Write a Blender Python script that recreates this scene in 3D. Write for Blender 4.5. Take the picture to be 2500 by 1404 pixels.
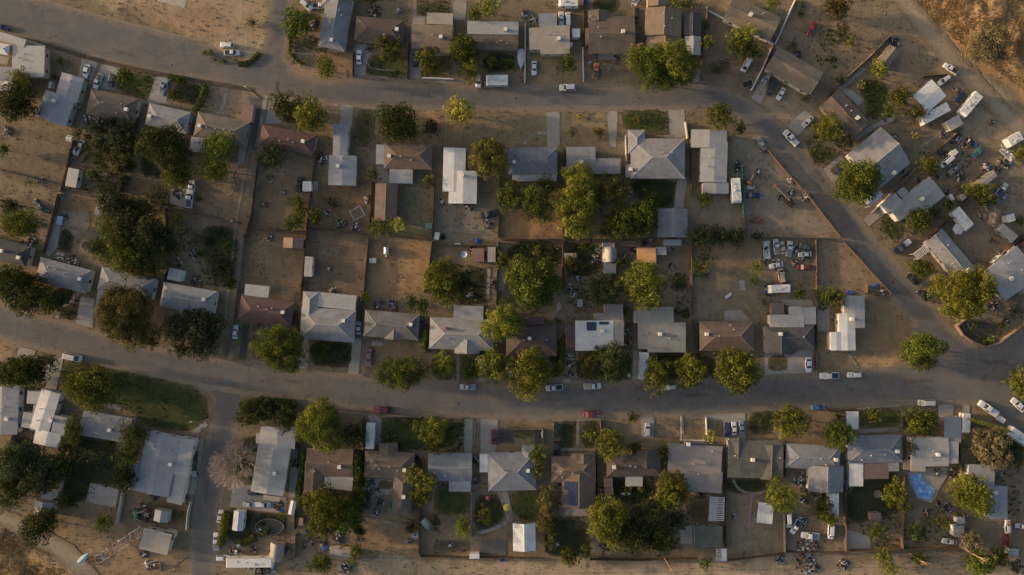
import bpy, bmesh, math, random
import numpy as np
from mathutils import Vector, Matrix, geometry, noise as mnoise

for o in list(bpy.data.objects):
    bpy.data.objects.remove(o, do_unlink=True)
SC = bpy.context.scene
COL = SC.collection
R = math.radians
PI = math.pi

# ------------------------------------------------------------------ camera, sky, sun, exposure
CAM_H = 208.0
MPP = 0.125                      # metres on the ground per photograph pixel (2500 wide)
cd = bpy.data.cameras.new("Camera")
cam = bpy.data.objects.new("Camera", cd)
COL.objects.link(cam)
cam.location = (0, 0, CAM_H)
cam.rotation_euler = (0, 0, 0)
cd.sensor_width = 36.0
cd.lens = 36.0 * CAM_H / (2500 * MPP)
cd.clip_start = 1.0
cd.clip_end = 9000.0
SC.camera = cam

SUN_EL = R(10.5)
SUN_DIR = Vector((1.0, -0.16, 0)).normalized()     # the way the light travels over the ground
world = bpy.data.worlds.new("World")
SC.world = world
world.use_nodes = True
wn = world.node_tree
wn.nodes.clear()
wo = wn.nodes.new("ShaderNodeOutputWorld")
wb = wn.nodes.new("ShaderNodeBackground")
ws = wn.nodes.new("ShaderNodeTexSky")
ws.sky_type = 'NISHITA'
ws.sun_disc = False
ws.sun_elevation = SUN_EL
ws.sun_rotation = math.atan2(-SUN_DIR.x, -SUN_DIR.y)
ws.altitude = 200
ws.air_density = 1.0
ws.dust_density = 6.0
ws.ozone_density = 1.0
wb.inputs['Strength'].default_value = 0.15
wn.links.new(ws.outputs['Color'], wb.inputs['Color'])
wn.links.new(wb.outputs['Background'], wo.inputs['Surface'])

sd = bpy.data.lights.new("Sun", 'SUN')
sd.energy = 3.1
sd.angle = R(1.5)
sd.color = (1.0, 0.70, 0.42)
sun = bpy.data.objects.new("Sun", sd)
COL.objects.link(sun)
ld = Vector((SUN_DIR.x * math.cos(SUN_EL), SUN_DIR.y * math.cos(SUN_EL), -math.sin(SUN_EL)))
sun.rotation_euler = ld.to_track_quat('-Z', 'Y').to_euler()
sun.location = (-80, 20, 60)

SC.view_settings.view_transform = 'Standard'
SC.view_settings.look = 'None'
SC.view_settings.exposure = 0.95
SC.view_settings.gamma = 1.0
SC.view_settings.use_curve_mapping = False
SC.cycles.max_bounces = 5
SC.cycles.diffuse_bounces = 3
SC.cycles.transparent_max_bounces = 4

# ------------------------------------------------------------------ places: survey pixels to metres
TX = [0, 620, 1240, 1860]
TY = [0, 350, 700, 1044]
CUR = [0.0, 0.0, 1.0]
def T(c=None, r=None):
    if c is None: CUR[:] = [0.0, 0.0, 1.0]
    else: CUR[:] = [float(TX[c]), float(TY[r]), 3.9]
def px(x, y): return (CUR[0] + x / CUR[2], CUR[1] + y / CUR[2])
def g(p, z=0.0):
    k = MPP * (CAM_H - z) / CAM_H
    return ((p[0] - 1250) * k, (702 - p[1]) * k)
def gx(x, y, z=0.0): return g(px(x, y), z)
def to_px(x, y): return (x / MPP + 1250, 702 - y / MPP)
def mlen(d): return d / CUR[2] * MPP

def hill(x, y):
    """ground height in metres: rough banks beyond the dirt track and at the lower left corner"""
    qx, qy = x / MPP + 1250, 702 - y / MPP
    a = ((qx - 2200) * 0.60 - (qy - 10) * 0.80) / 60.0           # beyond the north-east track
    b = ((qy - 1300) * 0.93 - (qx - 40) * 0.50) / 60.0           # below the south-west track
    f = max(0.0, min(1.0, a)) if a > 0 else 0.0
    h = max(0.0, min(1.0, b)) if b > 0 else 0.0
    if f == 0 and h == 0: return 0.0
    n = mnoise.fractal(Vector((x * 0.09, y * 0.09, 3.1)), 1.0, 2.0, 4)
    n2 = mnoise.fractal(Vector((x * 0.35, y * 0.35, 7.7)), 1.0, 2.0, 3)
    return f * (1.6 + 1.5 * n + 0.4 * n2) * 0.8 + h * (0.8 + 0.9 * n + 0.25 * n2)

# ------------------------------------------------------------------ materials
MATS = {}
def new_mat(name):
    m = bpy.data.materials.new(name)
    m.use_nodes = True
    nt = m.node_tree
    b = nt.nodes['Principled BSDF']
    return m, nt, b
def nd(nt, t, **kw):
    n = nt.nodes.new(t)
    for k, v in kw.items():
        if k in n.inputs: n.inputs[k].default_value = v
        else: setattr(n, k, v)
    return n
def noise(nt, pos, scale, detail=3.0, rough=0.55):
    n = nd(nt, 'ShaderNodeTexNoise', Scale=scale, Detail=detail, Roughness=rough)
    nt.links.new(pos, n.inputs['Vector'])
    return n.outputs['Fac']
def ramp(nt, fac, a, b, va=0.0, vb=1.0):
    n = nd(nt, 'ShaderNodeMapRange')
    n.inputs['From Min'].default_value = a; n.inputs['From Max'].default_value = b
    n.inputs['To Min'].default_value = va; n.inputs['To Max'].default_value = vb
    nt.links.new(fac, n.inputs['Value'])
    return n.outputs['Result']
def mix(nt, fac, a, b, mode='MIX'):
    n = nd(nt, 'ShaderNodeMix', data_type='RGBA', blend_type=mode)
    for s, i in ((fac, 0), (a, 6), (b, 7)):
        if isinstance(s, (int, float)): n.inputs[i].default_value = s
        elif isinstance(s, tuple): n.inputs[i].default_value = (*s[:3], 1.0)
        else: nt.links.new(s, n.inputs[i])
    return n.outputs[2]
def math_(nt, op, a, b=0.0):
    n = nd(nt, 'ShaderNodeMath', operation=op)
    for s, i in ((a, 0), (b, 1)):
        if isinstance(s, (int, float)): n.inputs[i].default_value = s
        else: nt.links.new(s, n.inputs[i])
    return n.outputs[0]
def world_pos(nt): return nd(nt, 'ShaderNodeNewGeometry').outputs['Position']
def bump(nt, b, h, strength=0.5, dist=0.05):
    n = nd(nt, 'ShaderNodeBump', Strength=strength, Distance=dist)
    nt.links.new(h, n.inputs['Height'])
    nt.links.new(n.outputs['Normal'], b.inputs['Normal'])
def sc(c, k): return tuple(min(1.0, v * k) for v in c)

def plain(name, col, rough=0.7, metal=0.0, var=0.2, spec=0.3):
    """a painted or bare surface with soft blotches and grime"""
    if name in MATS: return MATS[name]
    m, nt, b = new_mat(name)
    p = world_pos(nt)
    f = ramp(nt, noise(nt, p, 1.3, 4), 0.3, 0.7)
    c = mix(nt, f, sc(col, 1 - var), sc(col, 1 + var * 0.5))
    f2 = ramp(nt, noise(nt, p, 7.0, 2), 0.35, 0.65)
    c = mix(nt, math_(nt, 'MULTIPLY', f2, 0.35), c, sc(col, 1 - var * 1.3))
    nt.links.new(c, b.inputs['Base Color'])
    b.inputs['Roughness'].default_value = rough
    b.inputs['Metallic'].default_value = metal
    b.inputs['Specular IOR Level'].default_value = spec
    MATS[name] = m
    return m

def shingle(name, col, var=0.26, streak=0.38):
    if name in MATS: return MATS[name]
    m, nt, b = new_mat(name)
    p = world_pos(nt)
    tc = nd(nt, 'ShaderNodeTexCoord').outputs['UV']
    f = ramp(nt, noise(nt, p, 0.45, 5, 0.6), 0.3, 0.7)
    c = mix(nt, f, sc(col, 1 - var), sc(col, 1 + var))
    # courses of shingles up the slope
    w = nd(nt, 'ShaderNodeTexBrick', Scale=1.0)
    w.offset = 0.5
    w.inputs['Color1'].default_value = (1, 1, 1, 1)
    w.inputs['Color2'].default_value = (0.72, 0.72, 0.72, 1)
    w.inputs['Mortar'].default_value = (0.5, 0.5, 0.5, 1)
    w.inputs['Mortar Size'].default_value = 0.03
    w.inputs['Brick Width'].default_value = 0.9
    w.inputs['Row Height'].default_value = 0.42
    nt.links.new(tc, w.inputs['Vector'])
    c = mix(nt, 0.45, c, w.outputs['Color'], 'MULTIPLY')
    w2 = nd(nt, 'ShaderNodeTexBrick', Scale=1.0); w2.offset = 0.4
    w2.inputs['Color1'].default_value = (1, 1, 1, 1); w2.inputs['Color2'].default_value = (0.80, 0.79, 0.77, 1); w2.inputs['Mortar'].default_value = (0.88, 0.88, 0.88, 1)
    w2.inputs['Mortar Size'].default_value = 0.02; w2.inputs['Brick Width'].default_value = 3.4; w2.inputs['Row Height'].default_value = 1.35
    nt.links.new(tc, w2.inputs['Vector'])
    c = mix(nt, 0.7, c, w2.outputs['Color'], 'MULTIPLY')
    # rain streaks running down
    mp = nd(nt, 'ShaderNodeMapping'); mp.inputs['Scale'].default_value = (2.2, 0.22, 1)
    nt.links.new(tc, mp.inputs['Vector'])
    s = ramp(nt, noise(nt, mp.outputs['Vector'], 1.0, 3), 0.52, 0.72)
    c = mix(nt, math_(nt, 'MULTIPLY', s, streak), c, sc(col, 0.5))
    g2 = ramp(nt, noise(nt, p, 5.0, 3, 0.7), 0.3, 0.7)
    c = mix(nt, math_(nt, 'MULTIPLY', g2, 0.35), c, sc(col, 1.35))
    nt.links.new(c, b.inputs['Base Color'])
    b.inputs['Roughness'].default_value = 0.85
    b.inputs['Specular IOR Level'].default_value = 0.25
    bump(nt, b, g2, 0.35, 0.04)
    MATS[name] = m
    return m

def sheetroof(name, col, seam=0.9, rust=0.12, rough=0.5):
    """rolled, coated or ribbed metal roofing with seams, ponding marks and patches"""
    if name in MATS: return MATS[name]
    m, nt, b = new_mat(name)
    p = world_pos(nt)
    tc = nd(nt, 'ShaderNodeTexCoord').outputs['UV']
    f = ramp(nt, noise(nt, p, 0.35, 5, 0.6), 0.32, 0.68)
    c = mix(nt, f, sc(col, 0.82), sc(col, 1.08))
    w = nd(nt, 'ShaderNodeTexBrick', Scale=1.0)
    w.offset = 0.37
    w.inputs['Color1'].default_value = (1, 1, 1, 1)
    w.inputs['Color2'].default_value = (0.9, 0.9, 0.9, 1)
    w.inputs['Mortar'].default_value = (0.62, 0.62, 0.62, 1)
    w.inputs['Mortar Size'].default_value = 0.035
    w.inputs['Brick Width'].default_value = 6.0
    w.inputs['Row Height'].default_value = seam
    nt.links.new(tc, w.inputs['Vector'])
    c = mix(nt, 0.55, c, w.outputs['Color'], 'MULTIPLY')
    s = ramp(nt, noise(nt, p, 0.9, 4, 0.7), 0.58, 0.72)
    c = mix(nt, math_(nt, 'MULTIPLY', s, rust * 3.5), c, (col[0] * 0.62, col[1] * 0.5, col[2] * 0.4))
    g2 = ramp(nt, noise(nt, p, 6.0, 3, 0.7), 0.3, 0.7)
    c = mix(nt, math_(nt, 'MULTIPLY', g2, 0.25), c, sc(col, 0.7))
    nt.links.new(c, b.inputs['Base Color'])
    b.inputs['Roughness'].default_value = rough
    b.inputs['Specular IOR Level'].default_value = 0.3
    MATS[name] = m
    return m

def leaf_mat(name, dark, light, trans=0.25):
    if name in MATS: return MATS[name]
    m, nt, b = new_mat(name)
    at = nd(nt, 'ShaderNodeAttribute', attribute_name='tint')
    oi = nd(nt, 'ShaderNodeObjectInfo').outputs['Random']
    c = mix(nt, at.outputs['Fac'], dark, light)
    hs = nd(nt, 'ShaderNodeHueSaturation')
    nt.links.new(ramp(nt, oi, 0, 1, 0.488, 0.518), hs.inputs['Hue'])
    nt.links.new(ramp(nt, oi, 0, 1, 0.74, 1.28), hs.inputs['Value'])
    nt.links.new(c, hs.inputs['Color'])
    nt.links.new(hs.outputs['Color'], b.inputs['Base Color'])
    b.inputs['Roughness'].default_value = 0.75
    b.inputs['Specular IOR Level'].default_value = 0.10
    tr = nd(nt, 'ShaderNodeBsdfTranslucent')
    nt.links.new(hs.outputs['Color'], tr.inputs['Color'])
    ms = nd(nt, 'ShaderNodeMixShader'); ms.inputs[0].default_value = trans
    nt.links.new(b.outputs[0], ms.inputs[1]); nt.links.new(tr.outputs[0], ms.inputs[2])
    nt.links.new(ms.outputs[0], nt.nodes['Material Output'].inputs['Surface'])
    MATS[name] = m
    return m

LEAF = {
 'dark': ((0.022, 0.031, 0.006), (0.088, 0.100, 0.017)),
 'mid': ((0.031, 0.041, 0.007), (0.128, 0.140, 0.021)),
 'olive': ((0.044, 0.049, 0.008), (0.182, 0.175, 0.026)),
 'bright':((0.068, 0.076, 0.011), (0.245, 0.232, 0.036)),
 'yellow':((0.190, 0.165, 0.034), (0.500, 0.430, 0.095)),
 'grey':  ((0.085, 0.075, 0.036), (0.270, 0.225, 0.120)),
 'brown': ((0.040, 0.034, 0.010), (0.160, 0.126, 0.034)),
 'blue': ((0.022, 0.030, 0.012), (0.072, 0.084, 0.029)),
 'dead':  ((0.170, 0.105, 0.050), (0.440, 0.290, 0.150)),
 'purple':((0.024, 0.015, 0.012), (0.058, 0.037, 0.026)),
}
def leaf(kind): return leaf_mat('leaf_' + kind, *LEAF[kind])

def ground_mat():
    m, nt, b = new_mat('dry_earth')
    p = world_pos(nt)
    at = nd(nt, 'ShaderNodeAttribute', attribute_name='soil').outputs['Color']
    f = ramp(nt, noise(nt, p, 0.22, 6, 0.62), 0.33, 0.67)
    c = mix(nt, f, mix(nt, 1.0, at, (0.70, 0.70, 0.70), 'MULTIPLY'), mix(nt, 1.0, at, (1.25, 1.22, 1.18), 'MULTIPLY'))
    s = ramp(nt, noise(nt, p, 0.75, 5, 0.65), 0.52, 0.70)      # dry stubble
    c = mix(nt, math_(nt, 'MULTIPLY', s, 0.5), c, mix(nt, 1.0, at, (0.62, 0.66, 0.52), 'MULTIPLY'))
    d = ramp(nt, noise(nt, p, 2.6, 4, 0.7), 0.35, 0.68)
    c = mix(nt, math_(nt, 'MULTIPLY', d, 0.42), c, mix(nt, 1.0, at, (1.4, 1.32, 1.2), 'MULTIPLY'))
    mp = nd(nt, 'ShaderNodeMapping'); mp.inputs['Scale'].default_value = (0.9, 0.10, 1); mp.inputs['Rotation'].default_value = (0, 0, R(-8)); nt.links.new(p, mp.inputs['Vector'])
    st = ramp(nt, noise(nt, mp.outputs['Vector'], 1.0, 4, 0.6), 0.5, 0.68)      # worn wheel and foot lines
    c = mix(nt, math_(nt, 'MULTIPLY', st, 0.4), c, mix(nt, 1.0, at, (1.35, 1.32, 1.28), 'MULTIPLY'))
    k = ramp(nt, noise(nt, p, 1.7, 3, 0.6), 0.66, 0.76)        # small dark weeds and droppings
    c = mix(nt, math_(nt, 'MULTIPLY', k, 0.5), c, mix(nt, 1.0, at, (0.42, 0.45, 0.36), 'MULTIPLY'))
    nt.links.new(c, b.inputs['Base Color'])
    b.inputs['Roughness'].default_value = 0.95
    b.inputs['Specular IOR Level'].default_value = 0.1
    bump(nt, b, math_(nt, 'ADD', d, math_(nt, 'MULTIPLY', f, 1.5)), 0.55, 0.10)
    return m

def sheet_mat(name, col, edge_col, edge=0.8, var=0.2, fine=3.0, rough=0.9, joints=0.0, patch=None, patch_amt=0.0):
    """a flat ground surface whose rim is overlain with blown dirt or dry grass"""
    if name in MATS: return MATS[name]
    m, nt, b = new_mat(name)
    p = world_pos(nt)
    e = nd(nt, 'ShaderNodeAttribute', attribute_name='edge').outputs['Fac']
    f = ramp(nt, noise(nt, p, 0.3, 6, 0.6), 0.32, 0.68)
    c = mix(nt, f, sc(col, 1 - var), sc(col, 1 + var))
    if patch:
        s = ramp(nt, noise(nt, p, 0.16, 5, 0.6), 0.48, 0.64)
        c = mix(nt, math_(nt, 'MULTIPLY', s, patch_amt), c, patch)
    d = ramp(nt, noise(nt, p, fine, 4, 0.7), 0.3, 0.7)
    c = mix(nt, math_(nt, 'MULTIPLY', d, 0.3), c, sc(col, 1.3))
    if joints:
        w = nd(nt, 'ShaderNodeTexBrick', Scale=1.0); w.offset = 0.0
        w.inputs['Color1'].default_value = (1, 1, 1, 1); w.inputs['Color2'].default_value = (0.9, 0.9, 0.9, 1)
        w.inputs['Mortar'].default_value = (0.55, 0.53, 0.5, 1); w.inputs['Mortar Size'].default_value = 0.03
        w.inputs['Brick Width'].default_value = joints; w.inputs['Row Height'].default_value = joints
        nt.links.new(p, w.inputs['Vector'])
        c = mix(nt, 0.7, c, w.outputs['Color'], 'MULTIPLY')
        st = ramp(nt, noise(nt, p, 0.8, 4, 0.65), 0.55, 0.75)
        c = mix(nt, math_(nt, 'MULTIPLY', st, 0.4), c, sc(col, 0.55))
    n = noise(nt, p, 0.9, 5, 0.65)
    q = math_(nt, 'ADD', math_(nt, 'DIVIDE', e, edge), math_(nt, 'MULTIPLY', math_(nt, 'SUBTRACT', n, 0.5), 2.2))
    q = ramp(nt, q, 0.2, 1.0, 1.0, 0.0)
    c = mix(nt, math_(nt, 'MULTIPLY', q, 0.9), c, edge_col)
    nt.links.new(c, b.inputs['Base Color'])
    b.inputs['Roughness'].default_value = rough
    b.inputs['Specular IOR Level'].default_value = 0.2
    bump(nt, b, d, 0.35, 0.05)
    MATS[name] = m
    return m

ROOF = {
 'grey':     shingle('grey_shingle', (0.193, 0.190, 0.197)),
 'bluegrey': shingle('blue_grey_shingle', (0.158, 0.167, 0.186)),
 'lightgrey':shingle('light_grey_shingle', (0.225, 0.218, 0.218)),
 'brown':    shingle('brown_shingle', (0.112, 0.088, 0.071)),
 'dkbrown':  shingle('dark_brown_shingle', (0.085, 0.066, 0.057)),
 'redbrown': shingle('red_brown_shingle', (0.129, 0.094, 0.074)),
 'tan':      shingle('tan_shingle', (0.181, 0.139, 0.099)),
 'maroon':   shingle('maroon_shingle', (0.097, 0.059, 0.055)),
 'dkgrey':   shingle('dark_grey_shingle', (0.065, 0.063, 0.065)),
 'mossy':    shingle('mossy_grey_shingle', (0.100, 0.097, 0.081), 0.35),
 'taupe':    shingle('taupe_shingle', (0.147, 0.122, 0.104)),
 'streaky':  shingle('streaky_grey_shingle', (0.128, 0.120, 0.116), 0.4, 0.7),
 'white':    sheetroof('white_roofing', (0.520, 0.510, 0.500), 1.2, 0.06),
 'offwhite': sheetroof('off_white_roofing', (0.320, 0.307, 0.294), 1.2, 0.16),
 'cream':    sheetroof('cream_roofing', (0.296, 0.262, 0.222), 1.0, 0.10),
 'metal':    sheetroof('grey_metal_roofing', (0.242, 0.246, 0.266), 0.7, 0.08, 0.4),
 'palemetal':sheetroof('pale_grey_roofing', (0.269, 0.266, 0.269), 0.9, 0.10),
 'greengrey':sheetroof('green_grey_roofing', (0.222, 0.218, 0.195), 1.0, 0.10),
 'pink':     sheetroof('pinkish_roofing', (0.220, 0.186, 0.174), 1.0, 0.12),
 'beige':    sheetroof('beige_roofing', (0.307, 0.269, 0.221), 1.0, 0.08),
 'orange':   sheetroof('orange_roofing', (0.600, 0.320, 0.130), 0.6, 0.10),
 'rust':     sheetroof('rusty_roofing', (0.209, 0.128, 0.097), 0.6, 0.5),
 'whiterust':sheetroof('rust_streaked_white_roofing', (0.333, 0.301, 0.282), 0.6, 0.40),
 'stripe':   sheetroof('striped_roofing', (0.320, 0.282, 0.224), 0.35, 0.05),
 'bluewhite':sheetroof('blue_white_roofing', (0.384, 0.397, 0.435), 0.8, 0.02),
 'darkflat': sheetroof('dark_flat_roofing', (0.081, 0.077, 0.075), 1.0, 0.10),
 'patio':    sheetroof('brown_patio_roofing', (0.147, 0.109, 0.093), 0.5, 0.10),
}
WALL = {
 'white': plain('white_stucco', (0.60, 0.57, 0.52), 0.9),
 'tan':   plain('tan_stucco', (0.42, 0.33, 0.22), 0.9),
 'grey':  plain('grey_siding', (0.32, 0.32, 0.31), 0.9),
 'brown': plain('brown_siding', (0.20, 0.14, 0.10), 0.9),
 'green': plain('green_grey_siding', (0.30, 0.33, 0.27), 0.9),
 'cream': plain('cream_siding', (0.52, 0.45, 0.35), 0.9),
 'blue':  plain('blue_siding', (0.25, 0.33, 0.36), 0.9),
}
M_WHITE = plain('white_paint', (0.50, 0.49, 0.47), 0.5)
M_CREAM = plain('cream_enamel', (0.62, 0.55, 0.42), 0.5)
M_GLASS = plain('dark_glass', (0.025, 0.03, 0.035), 0.08, 0.0, 0.1, 0.6)
M_RUBBER = plain('tyre_rubber', (0.02, 0.02, 0.02), 0.9)
M_STEEL = plain('galvanised_steel', (0.42, 0.42, 0.43), 0.45, 0.4)
M_BLACK = plain('black_plastic', (0.02, 0.02, 0.022), 0.6)
M_BARK = plain('bark', (0.10, 0.075, 0.05), 0.95, 0.0, 0.4)
M_WOOD = plain('weathered_wood', (0.20, 0.145, 0.10), 0.9, 0.0, 0.35)
M_REDWOOD = plain('redwood_boards', (0.115, 0.070, 0.048), 0.9, 0.0, 0.3)
M_BROWNWOOD = plain('dark_fence_boards', (0.105, 0.068, 0.045), 0.9, 0.0, 0.3)
M_BRICK = plain('red_brick', (0.30, 0.15, 0.10), 0.9, 0.0, 0.35)
M_BLOCK = plain('concrete_block', (0.36, 0.34, 0.31), 0.9)
M_RED = plain('red_enamel', (0.22, 0.035, 0.03), 0.5)
M_BLUE = plain('blue_tarp', (0.035, 0.09, 0.30), 0.6)
M_GREEN = plain('green_enamel', (0.10, 0.24, 0.15), 0.6)
M_YELLOW = plain('yellow_canvas', (0.36, 0.27, 0.06), 0.8)
M_RUST = plain('rusty_iron', (0.20, 0.09, 0.05), 0.9, 0.0, 0.4)
M_SOLAR = plain('solar_cells', (0.025, 0.035, 0.075), 0.15, 0.0, 0.2, 0.6)
M_WATER = None

# ------------------------------------------------------------------ objects
THINGS = []
LANDMARKS = []
def link(o, parent=None):
    COL.objects.link(o)
    if parent is not None: o.parent = parent
    return o
def empty(name, loc=(0, 0, 0), rz=0.0):
    o = bpy.data.objects.new(name, None)
    o.empty_display_size = 0.5
    o.location = loc; o.rotation_euler = (0, 0, rz)
    return link(o)
def mesh_obj(name, me, parent=None):
    return link(bpy.data.objects.new(name, me), parent)
def note(o, desc, cat, group=None, label=None, pos=None, where=True):
    """remember a top-level thing; its label is completed at the end from its surroundings"""
    o['category'] = cat
    if group: o['group'] = group
    THINGS.append(dict(o=o, desc=desc, label=label, pos=pos or to_px(o.location.x, o.location.y), where=where))
    return o
def structure(o): o['kind'] = 'structure'; return o
def stuff(o): o['kind'] = 'stuff'; return o

class MB:
    """collects faces for one mesh"""
    def __init__(s): s.v = []; s.f = []; s.m = []; s.uv = []
    def poly(s, pts, mi=0, uv=None):
        i = len(s.v); s.v += [tuple(p) for p in pts]
        s.f.append(tuple(range(i, i + len(pts)))); s.m.append(mi)
        s.uv.append(uv)
    def box(s, c, d, rz=0.0, mi=0, tilt=0.0):
        cx, cy, cz = c; a, b, h = d[0] / 2, d[1] / 2, d[2] / 2
        M = Matrix.Rotation(rz, 3, 'Z') @ Matrix.Rotation(tilt, 3, 'Y')
        P = [M @ Vector((sx * a, sy * b, sz * h)) + Vector(c) for sx, sy, sz in
             ((-1,-1,-1),(1,-1,-1),(1,1,-1),(-1,1,-1),(-1,-1,1),(1,-1,1),(1,1,1),(-1,1,1))]
        for q in ((0,3,2,1),(4,5,6,7),(0,1,5,4),(1,2,6,5),(2,3,7,6),(3,0,4,7)):
            s.poly([P[k] for k in q], mi)
    def tube(s, a, b, ra, rb=None, n=6, mi=0, cap=True):
        rb = ra if rb is None else rb
        a = Vector(a); b = Vector(b); d = (b - a).normalized()
        u = d.cross(Vector((0, 0, 1)))
        if u.length < 1e-3: u = Vector((1, 0, 0))
        u.normalize(); w = d.cross(u)
        ra_ = [a + (u * math.cos(t) + w * math.sin(t)) * ra for t in [2 * PI * k / n for k in range(n)]]
        rb_ = [b + (u * math.cos(t) + w * math.sin(t)) * rb for t in [2 * PI * k / n for k in range(n)]]
        for k in range(n):
            j = (k + 1) % n
            s.poly([ra_[k], rb_[k], rb_[j], ra_[j]], mi)
        if cap: s.poly(rb_[::-1], mi); s.poly(ra_, mi)
    def loft(s, rings, mi=0, cap=True):
        n = len(rings[0])
        for a, b in zip(rings[:-1], rings[1:]):
            for k in range(n):
                j = (k + 1) % n
                s.poly([a[k], a[j], b[j], b[k]], mi)
        if cap: s.poly(rings[0][::-1], mi); s.poly(rings[-1], mi)
    def build(s, name, mats, parent=None, smooth=False, merge=False):
        me = bpy.data.meshes.new(name)
        me.from_pydata(s.v, [], s.f)
        for m in (mats if isinstance(mats, (list, tuple)) else [mats]): me.materials.append(m)
        me.polygons.foreach_set('material_index', s.m)
        if any(u is not None for u in s.uv):
            ul = me.uv_layers.new(name='UVMap')
            flat = []
            for f, u in zip(s.f, s.uv):
                flat += [c for q in (u if u is not None else [(0, 0)] * len(f)) for c in q]
            ul.data.foreach_set('uv', flat)
        if merge:
            bm = bmesh.new(); bm.from_mesh(me)
            bmesh.ops.remove_doubles(bm, verts=bm.verts, dist=1e-4)
            bmesh.ops.recalc_face_normals(bm, faces=bm.faces)
            bm.to_mesh(me); bm.free()
        if smooth: me.polygons.foreach_set('use_smooth', [True] * len(me.polygons))
        me.update()
        return mesh_obj(name, me, parent)

# ------------------------------------------------------------------ flat ground sheets
def inside(pt, poly):
    x, y = pt; c = False; n = len(poly); j = n - 1
    for i in range(n):
        xi, yi = poly[i]; xj, yj = poly[j]
        if (yi > y) != (yj > y) and x < (xj - xi) * (y - yi) / (yj - yi) + xi: c = not c
        j = i
    return c
def np_inside(X, Y, poly):
    c = np.zeros(X.shape, bool); n = len(poly); j = n - 1
    for i in range(n):
        xi, yi = poly[i]; xj, yj = poly[j]
        if yi != yj:
            k = ((yi > Y) != (yj > Y)) & (X < (xj - xi) * (Y - yi) / (yj - yi) + xi)
            c ^= k
        j = i
    return c
def np_edge(X, Y, poly):
    d = np.full(X.shape, 1e9); n = len(poly)
    for i in range(n):
        x0, y0 = poly[i]; x1, y1 = poly[(i + 1) % n]
        dx, dy = x1 - x0, y1 - y0; l2 = dx * dx + dy * dy + 1e-9
        t = np.clip(((X - x0) * dx + (Y - y0) * dy) / l2, 0, 1)
        d = np.minimum(d, np.hypot(X - x0 - t * dx, Y - y0 - t * dy))
    return d
def smooth_poly(P):
    Q = []
    for i in range(len(P)):
        a = Vector(P[i]); b = Vector(P[(i + 1) % len(P)])
        Q += [tuple(a * 0.75 + b * 0.25), tuple(a * 0.25 + b * 0.75)]
    return Q
SHEET_N = [0]
def sheet(name, pts, mat, cell=1.0, jit=0.12, z=None, rnd=0, kind='structure', seed=0, world_pts=None):
    """one thin sheet lying on the earth; its outline is worn, not ruled"""
    rng = random.Random(len(pts) * 7 + int(pts[0][0]) + seed)
    P = [g(p) for p in pts] if world_pts is None else world_pts
    for _ in range(rnd): P = smooth_poly(P)
    B = []
    for i in range(len(P)):
        a = Vector(P[i]); b = Vector(P[(i + 1) % len(P)])
        n = max(1, int((b - a).length / cell))
        for k in range(n):
            q = a.lerp(b, k / n)
            B.append(Vector((q.x + rng.uniform(-jit, jit), q.y + rng.uniform(-jit, jit))))
    xs = [p.x for p in B]; ys = [p.y for p in B]
    step = max(cell, 0.8)
    GX, GY = np.meshgrid(np.arange(min(xs), max(xs), step), np.arange(min(ys), max(ys), step))
    BP = [(p.x, p.y) for p in B]
    ok = np_inside(GX, GY, BP); GX = GX[ok]; GY = GY[ok]
    ed = np_edge(GX, GY, BP); k = ed > step * 0.45
    V = B + [Vector((x, y)) for x, y in zip(GX[k], GY[k])]
    nb = len(B)
    r = geometry.delaunay_2d_cdt(V, [(i, (i + 1) % nb) for i in range(nb)], [], 1, 1e-5)
    vs, fs = r[0], r[2]
    if z is None:
        SHEET_N[0] += 1
        z = 0.02 + 0.0006 * SHEET_N[0]
    me = bpy.data.meshes.new(name)
    X = np.array([v.x for v in vs]); Y = np.array([v.y for v in vs])
    me.from_pydata([(v.x, v.y, z + hill(v.x, v.y)) for v in vs], [], [tuple(f) for f in fs])
    bm = bmesh.new(); bm.from_mesh(me)
    for f in bm.faces:
        if f.normal.z < 0: f.normal_flip()
    bm.to_mesh(me); bm.free()
    at = me.attributes.new('edge', 'FLOAT', 'POINT')
    at.data.foreach_set('value', np_edge(X, Y, BP).astype(np.float32))
    me.materials.append(mat)
    o = mesh_obj(name, me)
    o['kind'] = kind
    return o

# ------------------------------------------------------------------ buildings
def wing(roof, typ, axis, ax, ay, bx, by, cx, cy, z=2.8, pitch=None):
    a = Vector(gx(ax, ay, z)); b = Vector(gx(bx, by, z)); c = Vector(gx(cx, cy, z))
    u = (b - a); L = u.length; u.normalize()
    v = (c - b) - u * (c - b).dot(u); W = v.length; v.normalize()
    if axis == 'u': p, q, Lp, Lq = u, v, L, W
    else: p, q, Lp, Lq = v, u, W, L
    if pitch is None: pitch = {'hip': 0.29, 'gable': 0.25, 'low': 0.09, 'flat': 0.015, 'barrel': 0.7}[typ]
    rise = Lq / 2 * pitch if typ != 'flat' else Lq * pitch
    return dict(roof=roof, typ=typ, o=a, p=p, q=q, Lp=Lp, Lq=Lq, z=z, rise=rise, pitch=pitch)
def w_at(w, s, t, z): r = w['o'] + w['p'] * s + w['q'] * t; return Vector((r.x, r.y, z))
def w_local(w, x, y): d = Vector((x, y)) - w['o']; return d.dot(w['p']), d.dot(w['q'])
def w_in(w, x, y, m=0.0):
    s, t = w_local(w, x, y)
    return -m < s < w['Lp'] + m and -m < t < w['Lq'] + m
def w_height(w, x, y):
    s, t = w_local(w, x, y); half = w['Lq'] / 2
    k = half - abs(t - half)
    if w['typ'] == 'hip': k = min(k, s, w['Lp'] - s)
    if w['typ'] == 'flat': return w['z'] + w['rise'] * t / w['Lq']
    if w['typ'] == 'barrel': return w['z'] + w['rise'] * math.sin(PI * max(0, min(1, t / w['Lq'])))
    return w['z'] + max(0, k) * w['pitch']
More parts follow.
